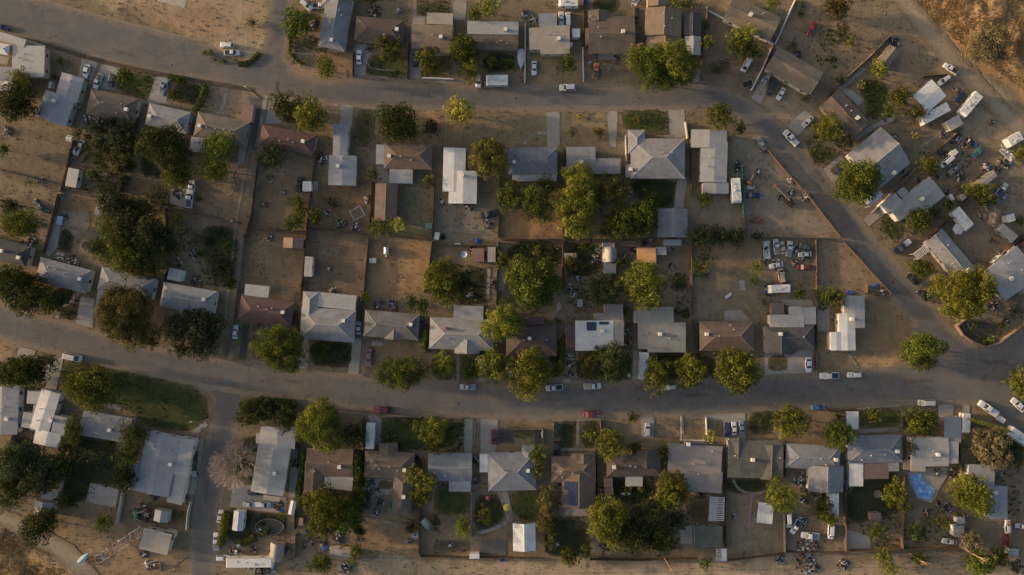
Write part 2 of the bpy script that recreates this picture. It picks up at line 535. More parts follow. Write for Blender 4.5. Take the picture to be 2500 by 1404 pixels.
def roof_faces(mb, w, th=0.16):
    L, W, z, r = w['Lp'], w['Lq'], w['z'], w['rise']
    P = lambda s, t, h: w_at(w, s, t, z + h)
    sl = math.hypot(1, w['pitch'])
    def quad(pts):
        uv = []
        for s, t, h in pts:
            uv.append((s, t * sl))
        mb.poly([P(*q) for q in pts], 0, uv)
    def endq(pts):
        mb.poly([P(*q) for q in pts], 0, [(t, s * sl) for s, t, h in pts])
    h2 = W / 2
    def cap(a, b):
        A, B = P(*a), P(*b); d = (B - A).normalized(); n = d.cross(Vector((0, 0, 1))).normalized() * .17; up = Vector((0, 0, .05)); dn = Vector((0, 0, -.03))
        mb.poly([A + up, B + up, B + n + dn, A + n + dn], 1); mb.poly([B + up, A + up, A - n + dn, B - n + dn], 1)
    if w['typ'] == 'hip' and L > W * 0.98:
        i_ = min(h2, L / 2 - 0.02)
        cap((i_, h2, r), (L - i_, h2, r))
        for a in ((0, 0), (0, W)): cap((*a, 0), (i_, h2, r))
        for a in ((L, 0), (L, W)): cap((*a, 0), (L - i_, h2, r))
    elif w['typ'] in ('gable', 'hip'): cap((0, h2, r), (L, h2, r))
    if w['typ'] == 'flat':
        quad([(0, 0, 0), (L, 0, 0), (L, W, r), (0, W, r)])
        for a, b in (((0, 0, 0), (L, 0, 0)), ((L, 0, 0), (L, W, r)), ((L, W, r), (0, W, r)), ((0, W, r), (0, 0, 0))):
            mb.poly([P(*a), P(*b), P(b[0], b[1], -th), P(a[0], a[1], -th)], 0)
    elif w['typ'] == 'barrel':
        n = 12; pr = [(W * k / n, r * math.sin(PI * k / n)) for k in range(n + 1)]
        for (t0, h0), (t1, h1) in zip(pr[:-1], pr[1:]):
            quad([(0, t0, h0), (L, t0, h0), (L, t1, h1), (0, t1, h1)])
        for s in (0, L): mb.poly([P(s, t, h) for t, h in pr], 0)
    elif w['typ'] == 'hip' and L > W * 0.98:
        i = min(h2, L / 2 - 0.02)
        quad([(0, 0, 0), (L, 0, 0), (L - i, h2, r), (i, h2, r)])
        quad([(L, W, 0), (0, W, 0), (i, h2, r), (L - i, h2, r)])
        endq([(0, W, 0), (0, 0, 0), (i, h2, r)])
        endq([(L, 0, 0), (L, W, 0), (L - i, h2, r)])
        for a, b in (((0, 0), (L, 0)), ((L, 0), (L, W)), ((L, W), (0, W)), ((0, W), (0, 0))):
            mb.poly([P(*a, 0), P(*b, 0), P(*b, -th), P(*a, -th)], 0)
    else:
        quad([(0, 0, 0), (L, 0, 0), (L, h2, r), (0, h2, r)])
        quad([(L, W, 0), (0, W, 0), (0, h2, r), (L, h2, r)])
        for a, b in (((0, 0), (L, 0)), ((L, W), (0, W))):
            mb.poly([P(*a, 0), P(*b, 0), P(*b, -th), P(*a, -th)], 0)
        for s in (0, L):
            mb.poly([P(s, 0, 0), P(s, h2, r), P(s, W, 0), P(s, W, -th), P(s, h2, r - th), P(s, 0, -th)], 0)
        mb.poly([P(0, 0, -th), P(L, 0, -th), P(L, h2, r - th), P(0, h2, r - th)], 0)
        mb.poly([P(L, W, -th), P(0, W, -th), P(0, h2, r - th), P(L, h2, r - th)], 0)
        return
    mb.poly([P(0, 0, -th), P(0, W, -th), P(L, W, -th), P(L, 0, -th)], 0)
def capmat(k):
    m = ROOF[k]; c = [n for n in m.node_tree.nodes if n.type == 'MIX'][0].inputs[7].default_value
    return plain('ridge_cap_' + k, (c[0] * 1.02, c[1] * 1.0, c[2] * .98), .85)
def wall_faces(mb, w, inset):
    L, W, z = w['Lp'], w['Lq'], w['z'] - 0.17
    i = inset
    C = [(i, i), (L - i, i), (L - i, W - i), (i, W - i)]
    for a, b in zip(C, C[1:] + C[:1]):
        mb.poly([w_at(w, *a, 0), w_at(w, *b, 0), w_at(w, *b, z), w_at(w, *a, z)])
    if w['typ'] in ('gable', 'low') or (w['typ'] == 'hip' and L <= W * 0.98):
        h = (W / 2 - i) * w['pitch']
        for s in (i, L - i):
            mb.poly([w_at(w, s, i, z), w_at(w, s, W - i, z), w_at(w, s, W / 2, z + h)])

def _unit_meshes():
    m = MB(); m.box((0, 0, 0), (1.3, 0.10, 1.1)); f = m.build('window', M_WHITE)
    m = MB(); m.box((0, -0.052, 0), (1.08, 0.012, 0.88)); p = m.build('pane', M_GLASS)
    m = MB(); m.box((0, 0, 1.02), (0.95, 0.09, 2.04)); d = m.build('door', M_WOOD)
    m = MB(); m.tube((0.36, -0.10, 1.0), (0.36, -0.04, 1.0), 0.035); h = m.build('handle', M_STEEL)
    m = MB(); m.box((0, 0, 0.55), (0.95, 0.95, 0.8)); m.box((0, 0, 0.07), (0.7, 0.7, 0.14)); m.box((0, 0, 0.97), (1.02, 1.02, 0.05))
    c = m.build('cooler', plain('cooler_enamel', (0.66, 0.62, 0.54), 0.5))
    m = MB()
    for s in (-1, 1):
        for k in range(4): m.box((s * 0.49, 0, 0.32 + k * 0.14), (0.02, 0.7, 0.05))
    l = m.build('louvre', M_STEEL)
    m = MB(); m.tube((0, 0, -0.2), (0, 0, 0.42), 0.10, n=8); m.tube((0, 0, 0.42), (0, 0, 0.5), 0.19, 0.15, n=8)
    v = m.build('vent', M_STEEL)
    m = MB(); m.box((0, 0, 0.3), (0.75, 0.75, 1.7)); m.box((0, 0, 1.17), (0.9, 0.9, 0.1)); ch = m.build('chimney', M_BRICK)
    r = dict(window=f.data, pane=p.data, door=d.data, handle=h.data, cooler=c.data, louvre=l.data, vent=v.data, chimney=ch.data)
    for o in (f, p, d, h, c, l, v, ch): bpy.data.objects.remove(o)
    return r
UNIT = _unit_meshes()
def sub(name, me, parent, M, base):
    o = mesh_obj(name, me, parent)
    o.matrix_parent_inverse = Matrix.Translation(-Vector(base))
    o.matrix_basis = M
    return o
def child(name, me, parent, loc=(0, 0, 0), rz=0.0):
    o = mesh_obj(name, me, parent); o.location = loc; o.rotation_euler = (0, 0, rz); return o

def house(handle, label, wall, wings, cool=(), vents=None, chim=(), kind='house', cat='house', desc=None, openings=True, solar=(), group=None):
    rng = random.Random(int(wings[0]['o'].x * 13 + wings[0]['o'].y * 7))
    c = sum((w_at(w, w['Lp'] / 2, w['Lq'] / 2, 0) * (w['Lp'] * w['Lq']) for w in wings), Vector()) / sum(w['Lp'] * w['Lq'] for w in wings)
    base = (c.x, c.y, 0)
    e = empty(kind, base)
    inv = Matrix.Translation((-c.x, -c.y, 0))
    mb = MB()
    for i, w in enumerate(wings):
        w['z'] += 0.023 * i
        wall_faces(mb, w, (0.42 if min(w['Lp'], w['Lq']) > 5 else 0.15) + 0.017 * i)
    wo_ = mb.build('wall', WALL[wall], e, merge=True); wo_.matrix_parent_inverse = inv
    roofs = {}
    for w in wings: roofs.setdefault(w['roof'], []).append(w)
    ro = {}
    for k, ws_ in roofs.items():
        mb = MB()
        for w in ws_: roof_faces(mb, w)
        r = mb.build('roof', [ROOF[k], capmat(k)], e, merge=True); r.matrix_parent_inverse = inv
        ro[k] = r
    def top(x, y):
        best = None
        for w in wings:
            if w_in(w, x, y, 0.3):
                h = w_height(w, x, y)
                if best is None or h > best[0]: best = (h, w)
        return best or (wings[0]['z'], wings[0])
    main = max(wings, key=lambda w: w['Lp'] * w['Lq'])
    ang = math.atan2(main['p'].y, main['p'].x)
    def put(name, x, y, dz=0.0, s=1.0):
        X, Y = gx(x, y, main['z'] + 0.8)
        h, w = top(X, Y)
        o = mesh_obj(name, UNIT[name], ro[w['roof']])
        o.location = (X, Y, h + dz); o.rotation_euler = (0, 0, ang); o.scale = (s, s, s)
        return o
    for x, y in cool:
        k = put('cooler', x, y)
        child('louvre', UNIT['louvre'], k) if False else None
    for x, y in chim: put('chimney', x, y)
    if vents is None and kind == 'house':
        for _ in range(rng.randint(2, 4)):
            s, t = rng.uniform(0.2, 0.8) * main['Lp'], rng.uniform(0.25, 0.75) * main['Lq']
            q = w_at(main, s, t, 0); h, w = top(q.x, q.y)
            o = mesh_obj('vent', UNIT['vent'], ro[w['roof']]); o.location = (q.x, q.y, h); o.scale = (1.15,) * 3
    for x, y in (vents or ()): put('vent', x, y, 0, 1.3)
    for (x0, y0, x1, y1, x2, y2, nu, nv) in solar:
        A = Vector(gx(x0, y0, main['z'] + 1)); B = Vector(gx(x1, y1, main['z'] + 1)); C = Vector(gx(x2, y2, main['z'] + 1))
        uu = (B - A) / nu; vv = (C - B) / nv
        mb = MB()
        for i in range(nu):
            for j in range(nv):
                pts = []
                for du, dv in ((0.03, 0.02), (0.97, 0.02), (0.97, 0.98), (0.03, 0.98)):
                    q = A + uu * (i + du) + vv * (j + dv); pts.append(Vector((q.x, q.y, top(q.x, q.y)[0] + 0.14)))
                mb.poly(pts); mb.poly([p - Vector((0, 0, 0.05)) for p in pts][::-1])
                for a, b in zip(pts, pts[1:] + pts[:1]): mb.poly([a, a - Vector((0, 0, 0.05)), b - Vector((0, 0, 0.05)), b])
        q = A + (C - A) / 2
        s_ = mb.build('solar_panel', M_SOLAR, ro[top(q.x, q.y)[1]['roof']])
    # openings
    if openings:
        n = 0; door = False
        for w in sorted(wings, key=lambda w: -w['Lp'] * w['Lq'])[:2]:
            if min(w['Lp'], w['Lq']) < 2.2: continue
            i = (0.42 if min(w['Lp'], w['Lq']) > 5 else 0.15) + 0.017 * wings.index(w)
            L, W = w['Lp'], w['Lq']
            sides = [((0, i), (L, i), (0, -1), L), ((L, W - i), (0, W - i), (0, 1), L), ((L - i, 0), (L - i, W), (1, 0), W), ((i, W), (i, 0), (-1, 0), W)]
            for a, b, nn, ln in sides:
                k = max(1, int(ln / 4.2))
                for j in range(k):
                    f = (j + 0.5) / k
                    s = a[0] + (b[0] - a[0]) * f; t = a[1] + (b[1] - a[1]) * f
                    q = w_at(w, s, t, 0); nw = w['p'] * nn[0] + w['q'] * nn[1]
                    if any(o is not w and w_in(o, q.x + nw.x * 0.5, q.y + nw.y * 0.5, 0.1) for o in wings): continue
                    rz = math.atan2(nw.y, nw.x) + PI / 2
                    if not door and ln >= 4 and (j == k // 2):
                        door = True
                        d = sub('door', UNIT['door'], e, Matrix.Translation((q.x, q.y, 0)) @ Matrix.Rotation(rz, 4, 'Z'), base)
                        child('handle', UNIT['handle'], d); continue
                    if kind != 'house' and n >= 1: continue
                    if n > 11: continue
                    n += 1
                    wd = sub('window', UNIT['window'], e, Matrix.Translation((q.x, q.y, 1.5)) @ Matrix.Rotation(rz, 4, 'Z'), base)
                    child('pane', UNIT['pane'], wd)
    if handle: LANDMARKS.append((handle, to_px(*w_at(main, main['Lp'] / 2, main['Lq'] / 2, 0)[:2]), max(main['Lp'], main['Lq']) / MPP / 2))
    note(e, desc or label, cat, group, label, to_px(c.x, c.y))
    e['_wings'] = 1
    FOOT.append([(w['o'], w['p'], w['q'], w['Lp'], w['Lq']) for w in wings])
    del e['_wings']
    return e
FOOT = []
def on_roof(x, y, m=0.0):
    for ws_ in FOOT:
        for o, p, q, L, W in ws_:
            d = Vector((x, y)) - o; s = d.dot(p); t = d.dot(q)
            if -m < s < L + m and -m < t < W + m: return True
    return False
def shed(desc, wall, *wings, **k):
    return house(None, None, wall, list(wings), kind='shed', cat='shed', desc=desc, vents=(), group='backyard sheds and garages', **k)
def carport(desc, w, slats=False, name='carport', frame=None):
    """a roof on posts, open at the sides"""
    base = w_at(w, w['Lp'] / 2, w['Lq'] / 2, 0)
    e = empty(name, base)
    inv = Matrix.Translation(-base)
    mb = MB()
    if slats:
        n = int(w['Lp'] / 0.55)
        for k in range(n):
            c = w_at(w, (k + 0.5) * w['Lp'] / n, w['Lq'] / 2, w['z'])
            mb.box(c, (0.22, w['Lq'], 0.09), math.atan2(w['p'].y, w['p'].x))
        for t in (0.1, w['Lq'] - 0.1):
            c = w_at(w, w['Lp'] / 2, t, w['z'] - 0.12)
            mb.box(c, (w['Lp'], 0.14, 0.14), math.atan2(w['p'].y, w['p'].x))
        r = mb.build('roof', frame or M_WHITE, e)
    else:
        roof_faces(mb, w, 0.09)
        r = mb.build('roof', [ROOF[w['roof']], capmat(w['roof'])], e, merge=True)
    r.matrix_parent_inverse = inv
    for s in (0.25, w['Lp'] - 0.25):
        for t in (0.25, w['Lq'] - 0.25):
            m = MB(); q = w_at(w, s, t, 0)
            m.tube(q, q + Vector((0, 0, w['z'] - 0.1)), 0.06)
            o = m.build('post', frame or M_WHITE, e); o.matrix_parent_inverse = inv
    FOOT.append([(w['o'], w['p'], w['q'], w['Lp'], w['Lq'])])
    note(e, desc, 'carport', 'open carports and patio covers', None, to_px(base.x, base.y))
    return e

# ------------------------------------------------------------------ trees
def leaf_mesh(P, N, size, tint, rng):
    n = len(P)
    N = N / (np.linalg.norm(N, axis=1, keepdims=True) + 1e-9)
    A = rng.normal(size=(n, 3)); U = np.cross(N, A); U /= np.linalg.norm(U, axis=1, keepdims=True) + 1e-9
    W = np.cross(N, U)
    s = size[:, None]
    V = np.empty((n, 4, 3))
    V[:, 0] = P - U * s * 0.75; V[:, 1] = P - W * s * 0.42 + N * s * 0.12
    V[:, 2] = P + U * s * 0.75; V[:, 3] = P + W * s * 0.42 + N * s * 0.12
    me = bpy.data.meshes.new('crown')
    me.from_pydata(V.reshape(-1, 3).tolist(), [], np.arange(n * 4).reshape(-1, 4).tolist())
    at = me.attributes.new('tint', 'FLOAT', 'FACE')
    at.data.foreach_set('value', np.clip(tint, 0, 1).astype(np.float32))
    return me
def crown_mesh(rx, ry, rz, seed, zc, dens=1.0, lf=0.42, ragged=0.2, flop=0.0):
    rng = np.random.default_rng(seed)
    nl = int(np.clip(rx * ry * 1.7, 8, 105))
    k = np.arange(nl) + 0.5
    ph = k * 2.399963 + rng.uniform(0, 6.28)
    cz = 1 - 1.45 * k / nl                                   # from the top to a little below the middle
    rr = np.sqrt(np.maximum(0, 1 - cz * cz))
    p1, p2, p3 = rng.uniform(0, 6.28, 3)
    out = 1 + ragged * (0.6 * np.sin(2 * ph + p1) + 0.5 * np.sin(3 * ph + p2) + 0.45 * np.sin(5 * ph + p3))
    fr = rng.uniform(0.66, 1.02, nl)
    m = min(rx, ry)
    lr = m * rng.uniform(0.18, 0.33, nl) * (1.0 if m > 3 else 1.15)
    lr = np.minimum(lr, 1.9)
    C = np.stack([rx * rr * np.cos(ph) * fr * out * 0.95, ry * rr * np.sin(ph) * fr * out * 0.95, rz * cz * fr * 0.85], 1)
    C += rng.normal(0, 0.06, (nl, 3)) * m
    Ps, Ns, Ts, Ss = [], [], [], []
    for i in range(nl):
        n = int(np.clip(30 * lr[i] ** 2 * dens * (0.42 / lf) ** 2, 14, 330))
        D = rng.normal(size=(n, 3)); D[:, 2] = np.abs(D[:, 2]) * 0.9 + D[:, 2] * 0.35
        D /= np.linalg.norm(D, axis=1, keepdims=True)
        rad = lr[i] * rng.uniform(0.62, 1.12, (n, 1))
        sq = np.array([1, 1, 0.8])
        P = C[i] + D * rad * sq
        if flop: P[:, 2] -= flop * rng.uniform(0, 1, n) * (np.hypot(P[:, 0] / rx, P[:, 1] / ry) ** 2)
        Ps.append(P); Ns.append(D + rng.normal(0, 0.55, (n, 3)) + np.array([0, 0, 0.25]))
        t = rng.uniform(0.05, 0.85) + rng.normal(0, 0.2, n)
        Ts.append(t); Ss.append(lf * rng.uniform(0.6, 1.35, n))
    # inner fill so the crown is not hollow
    n = int(44 * rx * ry * dens)
    D = rng.normal(size=(n, 3)); D /= np.linalg.norm(D, axis=1, keepdims=True)
    P = D * rng.uniform(0.25, 0.82, (n, 1)) * np.array([rx, ry, rz * 0.75])
    P[:, 2] = np.maximum(P[:, 2], -0.55 * rz)
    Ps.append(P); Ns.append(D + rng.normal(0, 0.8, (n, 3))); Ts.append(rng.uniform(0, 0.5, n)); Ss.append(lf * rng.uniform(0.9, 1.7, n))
    P = np.concatenate(Ps); P[:, 2] += zc
    P[:, 2] = np.maximum(P[:, 2], 0.12)
    me = leaf_mesh(P, np.concatenate(Ns), np.concatenate(Ss), np.concatenate(Ts), rng)
    return me, C
SIZE = lambda r: 'small' if r < 22 else ('mid-sized' if r < 38 else ('large' if r < 55 else 'very large'))
TONE = {'dark': 'dark green', 'mid': 'green', 'olive': 'olive green', 'bright': 'bright green', 'yellow': 'pale yellow', 'grey': 'grey-green',
        'brown': 'bronze green', 'blue': 'dull dark green', 'dead': 'dead tan', 'purple': 'dark purple'}
TREE_N = [0]
TREES = []
def tree(x, y, rx, ry=None, kind='mid', h=None, lf=None, rz=None, shape=None, dens=1.0, flop=0.0):
    """x, y, rx, ry: where the crown shows in the survey picture, in its pixels"""
    ry = ry or rx
    TREE_N[0] += 1; seed = TREE_N[0] * 17 + int(x)
    q = px(x, y); rx_, ry_ = mlen(rx), mlen(ry)
    m = math.sqrt(rx_ * ry_)
    bush = m < 1.9 and h is None
    if h is None: h = 1.5 * m if bush else min(12.5, 1.9 + m * 1.25 + 0.06 * m * m)
    rzv = (rz or (h * 0.5 if bush else min(h * 0.48, m * 0.95)))
    zc = h - rzv * 0.95
    X, Y = g(q, zc)
    rx_ *= (CAM_H - zc) / CAM_H; ry_ *= (CAM_H - zc) / CAM_H
    e = empty('bush' if bush else 'tree', (X, Y, hill(X, Y)))
    lf = lf or (0.22 if m < 1.9 else (0.28 if m < 4 else 0.33))
    vr = random.Random(seed + 5)
    lf *= vr.uniform(.82, 1.22)
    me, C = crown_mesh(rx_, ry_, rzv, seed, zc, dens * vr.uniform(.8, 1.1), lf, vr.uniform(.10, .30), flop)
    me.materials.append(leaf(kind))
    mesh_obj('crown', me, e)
    rng = random.Random(seed)
    mb = MB(); r0 = 0.05 + 0.035 * m
    top = Vector((rng.uniform(-.1, .1) * m, rng.uniform(-.1, .1) * m, zc * 0.75))
    mb.tube((0, 0, -0.3), top * 0.5, r0 * 1.25, r0, 7); mb.tube(top * 0.5, top, r0, r0 * 0.8, 7)
    for k in range(0, len(C), max(1, len(C) // (4 if bush else 7))):
        c = Vector(C[k]) + Vector((0, 0, zc))
        a = top.lerp(Vector((0, 0, zc * 0.35)), rng.uniform(0, 0.6))
        md = a.lerp(c, 0.5) + Vector((0, 0, -0.08 * m))
        mb.tube(a, md, r0 * 0.55, r0 * 0.38, 5); mb.tube(md, c, r0 * 0.38, r0 * 0.12, 5)
    mb.build('stem' if bush else 'trunk', M_BARK, e)
    R_ = math.sqrt(rx * ry) * (1 if CUR[2] == 1 else 1 / CUR[2])
    sh = shape or ('tall oval' if ry > 1.35 * rx else ('wide spreading' if rx > 1.3 * ry else 'rounded'))
    d = f"{SIZE(R_)} {TONE[kind]} bush" if bush else f"{SIZE(R_)} {TONE[kind]} {sh} tree"
    note(e, d, 'bush' if bush else 'tree', 'shrubs and bushes in the yards' if bush else 'trees in the yards and along the streets', None, q)
    TREES.append((X, Y, max(rx_, ry_)))
    return e
def bare_tree(x, y, r, h, seed, desc):
    q = px(x, y); X, Y = g(q, h * 0.5)
    e = empty('bare_tree', (X, Y, 0)); rng = random.Random(seed)
    mb = MB(); tw = MB()
    m = mlen(r)
    mb.tube((0, 0, -0.2), (0, 0, h * 0.25), 0.28, 0.22, 8)
    def grow(p, d, ln, rad, lev):
        q2 = p + d * ln
        (mb if lev < 2 else tw).tube(p, q2, rad, rad * 0.6, 5 if lev < 2 else 3, 0, False)
        if lev >= 4: return
        for _ in range(4 if lev < 3 else 3):
            nd_ = (d + Vector((rng.gauss(0, .42), rng.gauss(0, .42), rng.gauss(0.03, .28)))).normalized()
            grow(q2 if rng.random() < .6 else p.lerp(q2, rng.uniform(.5, .95)), nd_, ln * rng.uniform(.55, .8), max(0.026, rad * 0.55), lev + 1)
    for k in range(15 if r > 40 else 9):
        a = 2 * PI * k / (15 if r > 40 else 9) + rng.uniform(-.2, .2); s = rng.uniform(.25, .9)
        grow(Vector((0, 0, h * 0.23)), Vector((math.cos(a) * s, math.sin(a) * s, 0.5)).normalized(), m * 0.46, 0.10, 0)
    mb.build('trunk', plain('pale_bark', (0.20, 0.15, 0.125), 0.9), e)
    tw.build('crown', plain('pale_twigs', (0.34, 0.26, 0.22), 0.9), e)
    note(e, desc, 'tree', 'trees in the yards and along the streets', None, q)
    TREES.append((X, Y, m))
    return e
def hedge(desc, pts, width, height, kind='mid', name='hedge'):
    """a clipped run of foliage along a line of survey points"""
    P = [Vector(gx(*p)) for p in pts]
    e_c = sum(P, Vector((0, 0))) / len(P)
    rng = np.random.default_rng(int(abs(P[0].x) * 31 + abs(P[0].y)))
    Ps, Ns = [], []
    for a, b in zip(P[:-1], P[1:]):
        L = (b - a).length; n = int(L * (width + 2 * height) * 22)
        t = rng.uniform(0, 1, n); ang = rng.uniform(0, PI, n)
        d = (b - a).normalized(); nn = Vector((-d.y, d.x))
        sx = np.cos(ang) * width / 2 * rng.uniform(.75, 1.15, n); z = np.sin(ang) ** 0.6 * height * rng.uniform(.75, 1.05, n)
        X = a.x + (b.x - a.x) * t + nn.x * sx - e_c.x; Y = a.y + (b.y - a.y) * t + nn.y * sx - e_c.y
        Ps.append(np.stack([X, Y, np.maximum(z, .1)], 1)); Ns.append(np.stack([nn.x * np.cos(ang), nn.y * np.cos(ang), np.sin(ang)], 1) + rng.normal(0, .5, (n, 3)))
    P_ = np.concatenate(Ps)
    me = leaf_mesh(P_, np.concatenate(Ns), 0.3 * rng.uniform(.6, 1.4, len(P_)), rng.uniform(0, 1, len(P_)), rng)
    me.materials.append(leaf(kind)); me.name = name
    o = mesh_obj(name, me); o.location = (e_c.x, e_c.y, 0)
    note(o, desc, 'hedge', None, None, to_px(e_c.x, e_c.y))
    return o

# ------------------------------------------------------------------ vehicles
def ring(x, hw, z0, z1, r=0.12):
    """one cross-section of a car body, seen along its length"""
    return [Vector((x, -hw + r, z0)), Vector((x, -hw, z0 + r)), Vector((x, -hw, z1 - r)), Vector((x, -hw + r * 1.2, z1)),
            Vector((x, hw - r * 1.2, z1)), Vector((x, hw, z1 - r)), Vector((x, hw, z0 + r)), Vector((x, hw - r, z0))]
CAR = {  # length, half width, body stations (x, halfwidth factor, top), cabin (bottom x0,x1 / top x0,x1, roof z), wheels, bed
 'sedan':  dict(L=4.7, hw=0.90, st=[(-2.35, .78, .78), (-2.2, .95, .95), (-1.2, 1, 1.0), (0.9, 1, .96), (1.9, .97, .86), (2.28, .86, .74), (2.35, .74, .66)], cab=(-1.65, 1.05, -1.0, 0.35, 1.43)),
 'suv':    dict(L=4.8, hw=0.95, st=[(-2.4, .85, .95), (-2.3, .97, 1.08), (-1.2, 1, 1.12), (0.9, 1, 1.08), (2.0, .97, .99), (2.33, .88, .88), (2.4, .78, .75)], cab=(-2.28, 1.15, -1.95, 0.45, 1.75)),
 'pickup': dict(L=5.6, hw=0.98, st=[(-2.8, .93, 1.02), (-2.7, .98, 1.06), (-0.4, 1, 1.06), (1.2, 1, 1.10), (2.35, .97, 1.03), (2.7, .9, .92), (2.8, .8, .8)], cab=(-0.55, 1.45, -0.35, 0.75, 1.80), bed=(-2.6, -0.62)),
 'van':    dict(L=5.3, hw=1.0, st=[(-2.65, .93, 1.1), (-2.55, 1, 1.2), (-1.2, 1, 1.2), (1.2, 1, 1.15), (2.3, .96, 1.05), (2.6, .87, .95), (2.65, .78, .8)], cab=(-2.6, 1.9, -2.45, 1.1, 2.05)),
}
PAINT = {
 'white': (0.50, 0.50, 0.50), 'silver': (0.36, 0.37, 0.38), 'grey': (0.17, 0.175, 0.18), 'black': (0.02, 0.02, 0.023), 'navy': (0.025, 0.035, 0.085),
 'blue': (0.05, 0.12, 0.26), 'red': (0.19, 0.022, 0.026), 'maroon': (0.10, 0.022, 0.03), 'mauve': (0.20, 0.10, 0.115), 'green': (0.05, 0.075, 0.06),
 'teal': (0.03, 0.13, 0.13), 'orange': (0.36, 0.15, 0.06), 'brown': (0.10, 0.065, 0.05), 'tan': (0.34, 0.27, 0.19), 'bluegrey': (0.15, 0.19, 0.24),
}
CACHE = {}
def paint(c): return plain('paint_' + c, PAINT[c], 0.32, 0.0, 0.12, 0.5)
M_TAIL = plain('tail_lamp', (0.25, 0.01, 0.01), 0.3)
M_LAMP = plain('head_lamp', (0.75, 0.75, 0.72), 0.15)
def car_parts(kind, colour, bedc='black'):
    key = (kind, colour, bedc)
    if key in CACHE: return CACHE[key]
    S = CAR[kind]; hw = S['hw']; mats = [paint(colour)]
    parts = []
    mb = MB()
    mb.loft([ring(x, hw * f, 0.32, t) for x, f, t in S['st']])
    b0, b1, t0, t1, zr = S['cab']
    zb = min(1.0, zr - 0.45)
    def cab(x, w, z): return [Vector((x, -w, z)), Vector((x, w, z))]
    wt = hw * 0.76
    A = [Vector((b0, -hw * .95, zb)), Vector((b1, -hw * .93, zb)), Vector((b1, hw * .93, zb)), Vector((b0, hw * .95, zb))]
    B = [Vector((t0, -wt, zr)), Vector((t1, -wt * .97, zr - .02)), Vector((t1, wt * .97, zr - .02)), Vector((t0, wt, zr))]
    for k in range(4):
        j = (k + 1) % 4; mb.poly([A[k], A[j], B[j], B[k]])
    C2 = [p + Vector((0, 0, .05)) * 1 for p in B]; cen = sum(B, Vector()) / 4
    C2 = [cen + (p - cen) * .82 + Vector((0, 0, .06)) for p in B]
    for k in range(4):
        j = (k + 1) % 4; mb.poly([B[k], B[j], C2[j], C2[k]])
    mb.poly(C2)
    o = mb.build('body', mats, None, merge=True); parts.append(('body', o.data)); bpy.data.objects.remove(o)
    def pane(a, b, c, d, off):
        n = (b - a).cross(d - a).normalized(); ce = (a + b + c + d) / 4
        if n.dot(ce - Vector((0, 0, zb))) < 0: n = -n
        Q = [ce + (p - ce) * .86 + n * off for p in (a, b, c, d)]
        m = MB(); m.poly(Q); m.poly([p - n * 0.03 for p in Q][::-1])
        for p, q in zip(Q, Q[1:] + Q[:1]): m.poly([p, p - n * .03, q - n * .03, q])
        return m
    for nm, (k, j) in (('windshield', (1, 2)), ('rear_window', (3, 0)), ('side_window', (0, 1)), ('side_window', (2, 3))):
        m = pane(A[k], A[j], B[j], B[k], 0.02); o = m.build(nm, M_GLASS); parts.append((nm, o.data)); bpy.data.objects.remove(o)
    if 'bed' in S:
        x0, x1 = S['bed']; m = MB(); m.box(((x0 + x1) / 2, 0, 1.075), (x1 - x0, hw * 1.66, 0.02))
        o = m.build('bed', paint(bedc)); parts.append(('bed', o.data)); bpy.data.objects.remove(o)
    L = S['L']
    for sx in (-0.31, 0.31):
        for sy in (-1, 1):
            m = MB(); m.tube((sx * L, sy * (hw - .24), .33), (sx * L, sy * (hw + .01), .33), .33, n=12)
            o = m.build('wheel', M_RUBBER); parts.append(('wheel', o.data)); bpy.data.objects.remove(o)
    for s in (-1, 1):
        m = MB(); m.box((L / 2 - .05, s * hw * .62, .68), (.1, .34, .14)); o = m.build('headlight', M_LAMP); parts.append(('headlight', o.data)); bpy.data.objects.remove(o)
        m = MB(); m.box((-L / 2 + .03, s * hw * .68, .82), (.08, .2, .2)); o = m.build('tail_light', M_TAIL); parts.append(('tail_light', o.data)); bpy.data.objects.remove(o)
    CACHE[key] = parts
    return parts
CNAME = {'mauve': 'faded mauve', 'navy': 'navy blue', 'bluegrey': 'blue-grey', 'green': 'dark green'}
def car(kind, colour, x0, y0, x1, y1, bed=None, extra=''):
    """x0,y0 is the nose and x1,y1 the tail as they show in the survey picture"""
    a = Vector(gx(x0, y0, 0.8)); b = Vector(gx(x1, y1, 0.8)); c = (a + b) / 2
    e = empty({'van': 'van', 'pickup': 'pickup_truck'}.get(kind, 'car'), (c.x, c.y, hill(c.x, c.y) + 0.04), math.atan2((a - b).y, (a - b).x))
    s = max(0.85, min(1.2, (a - b).length / CAR[kind]['L']))
    e.scale = (s, min(s, 1.06), min(s, 1.05))
    for nm, me in car_parts(kind, colour, bed or colour): mesh_obj(nm, me, e)
    w = {'sedan': 'sedan', 'suv': 'SUV', 'pickup': 'pickup truck', 'van': 'van'}[kind]
    if kind == 'pickup' and bed and bed != colour: w = f'pickup with {CNAME.get(bed, bed)} bed'
    note(e, (f"{CNAME.get(colour, colour)} {w} {extra}").strip(), {'van': 'van', 'pickup': 'pickup'}.get(kind, 'car'), 'vehicles parked around the neighbourhood', None, None, 'car')
    return e
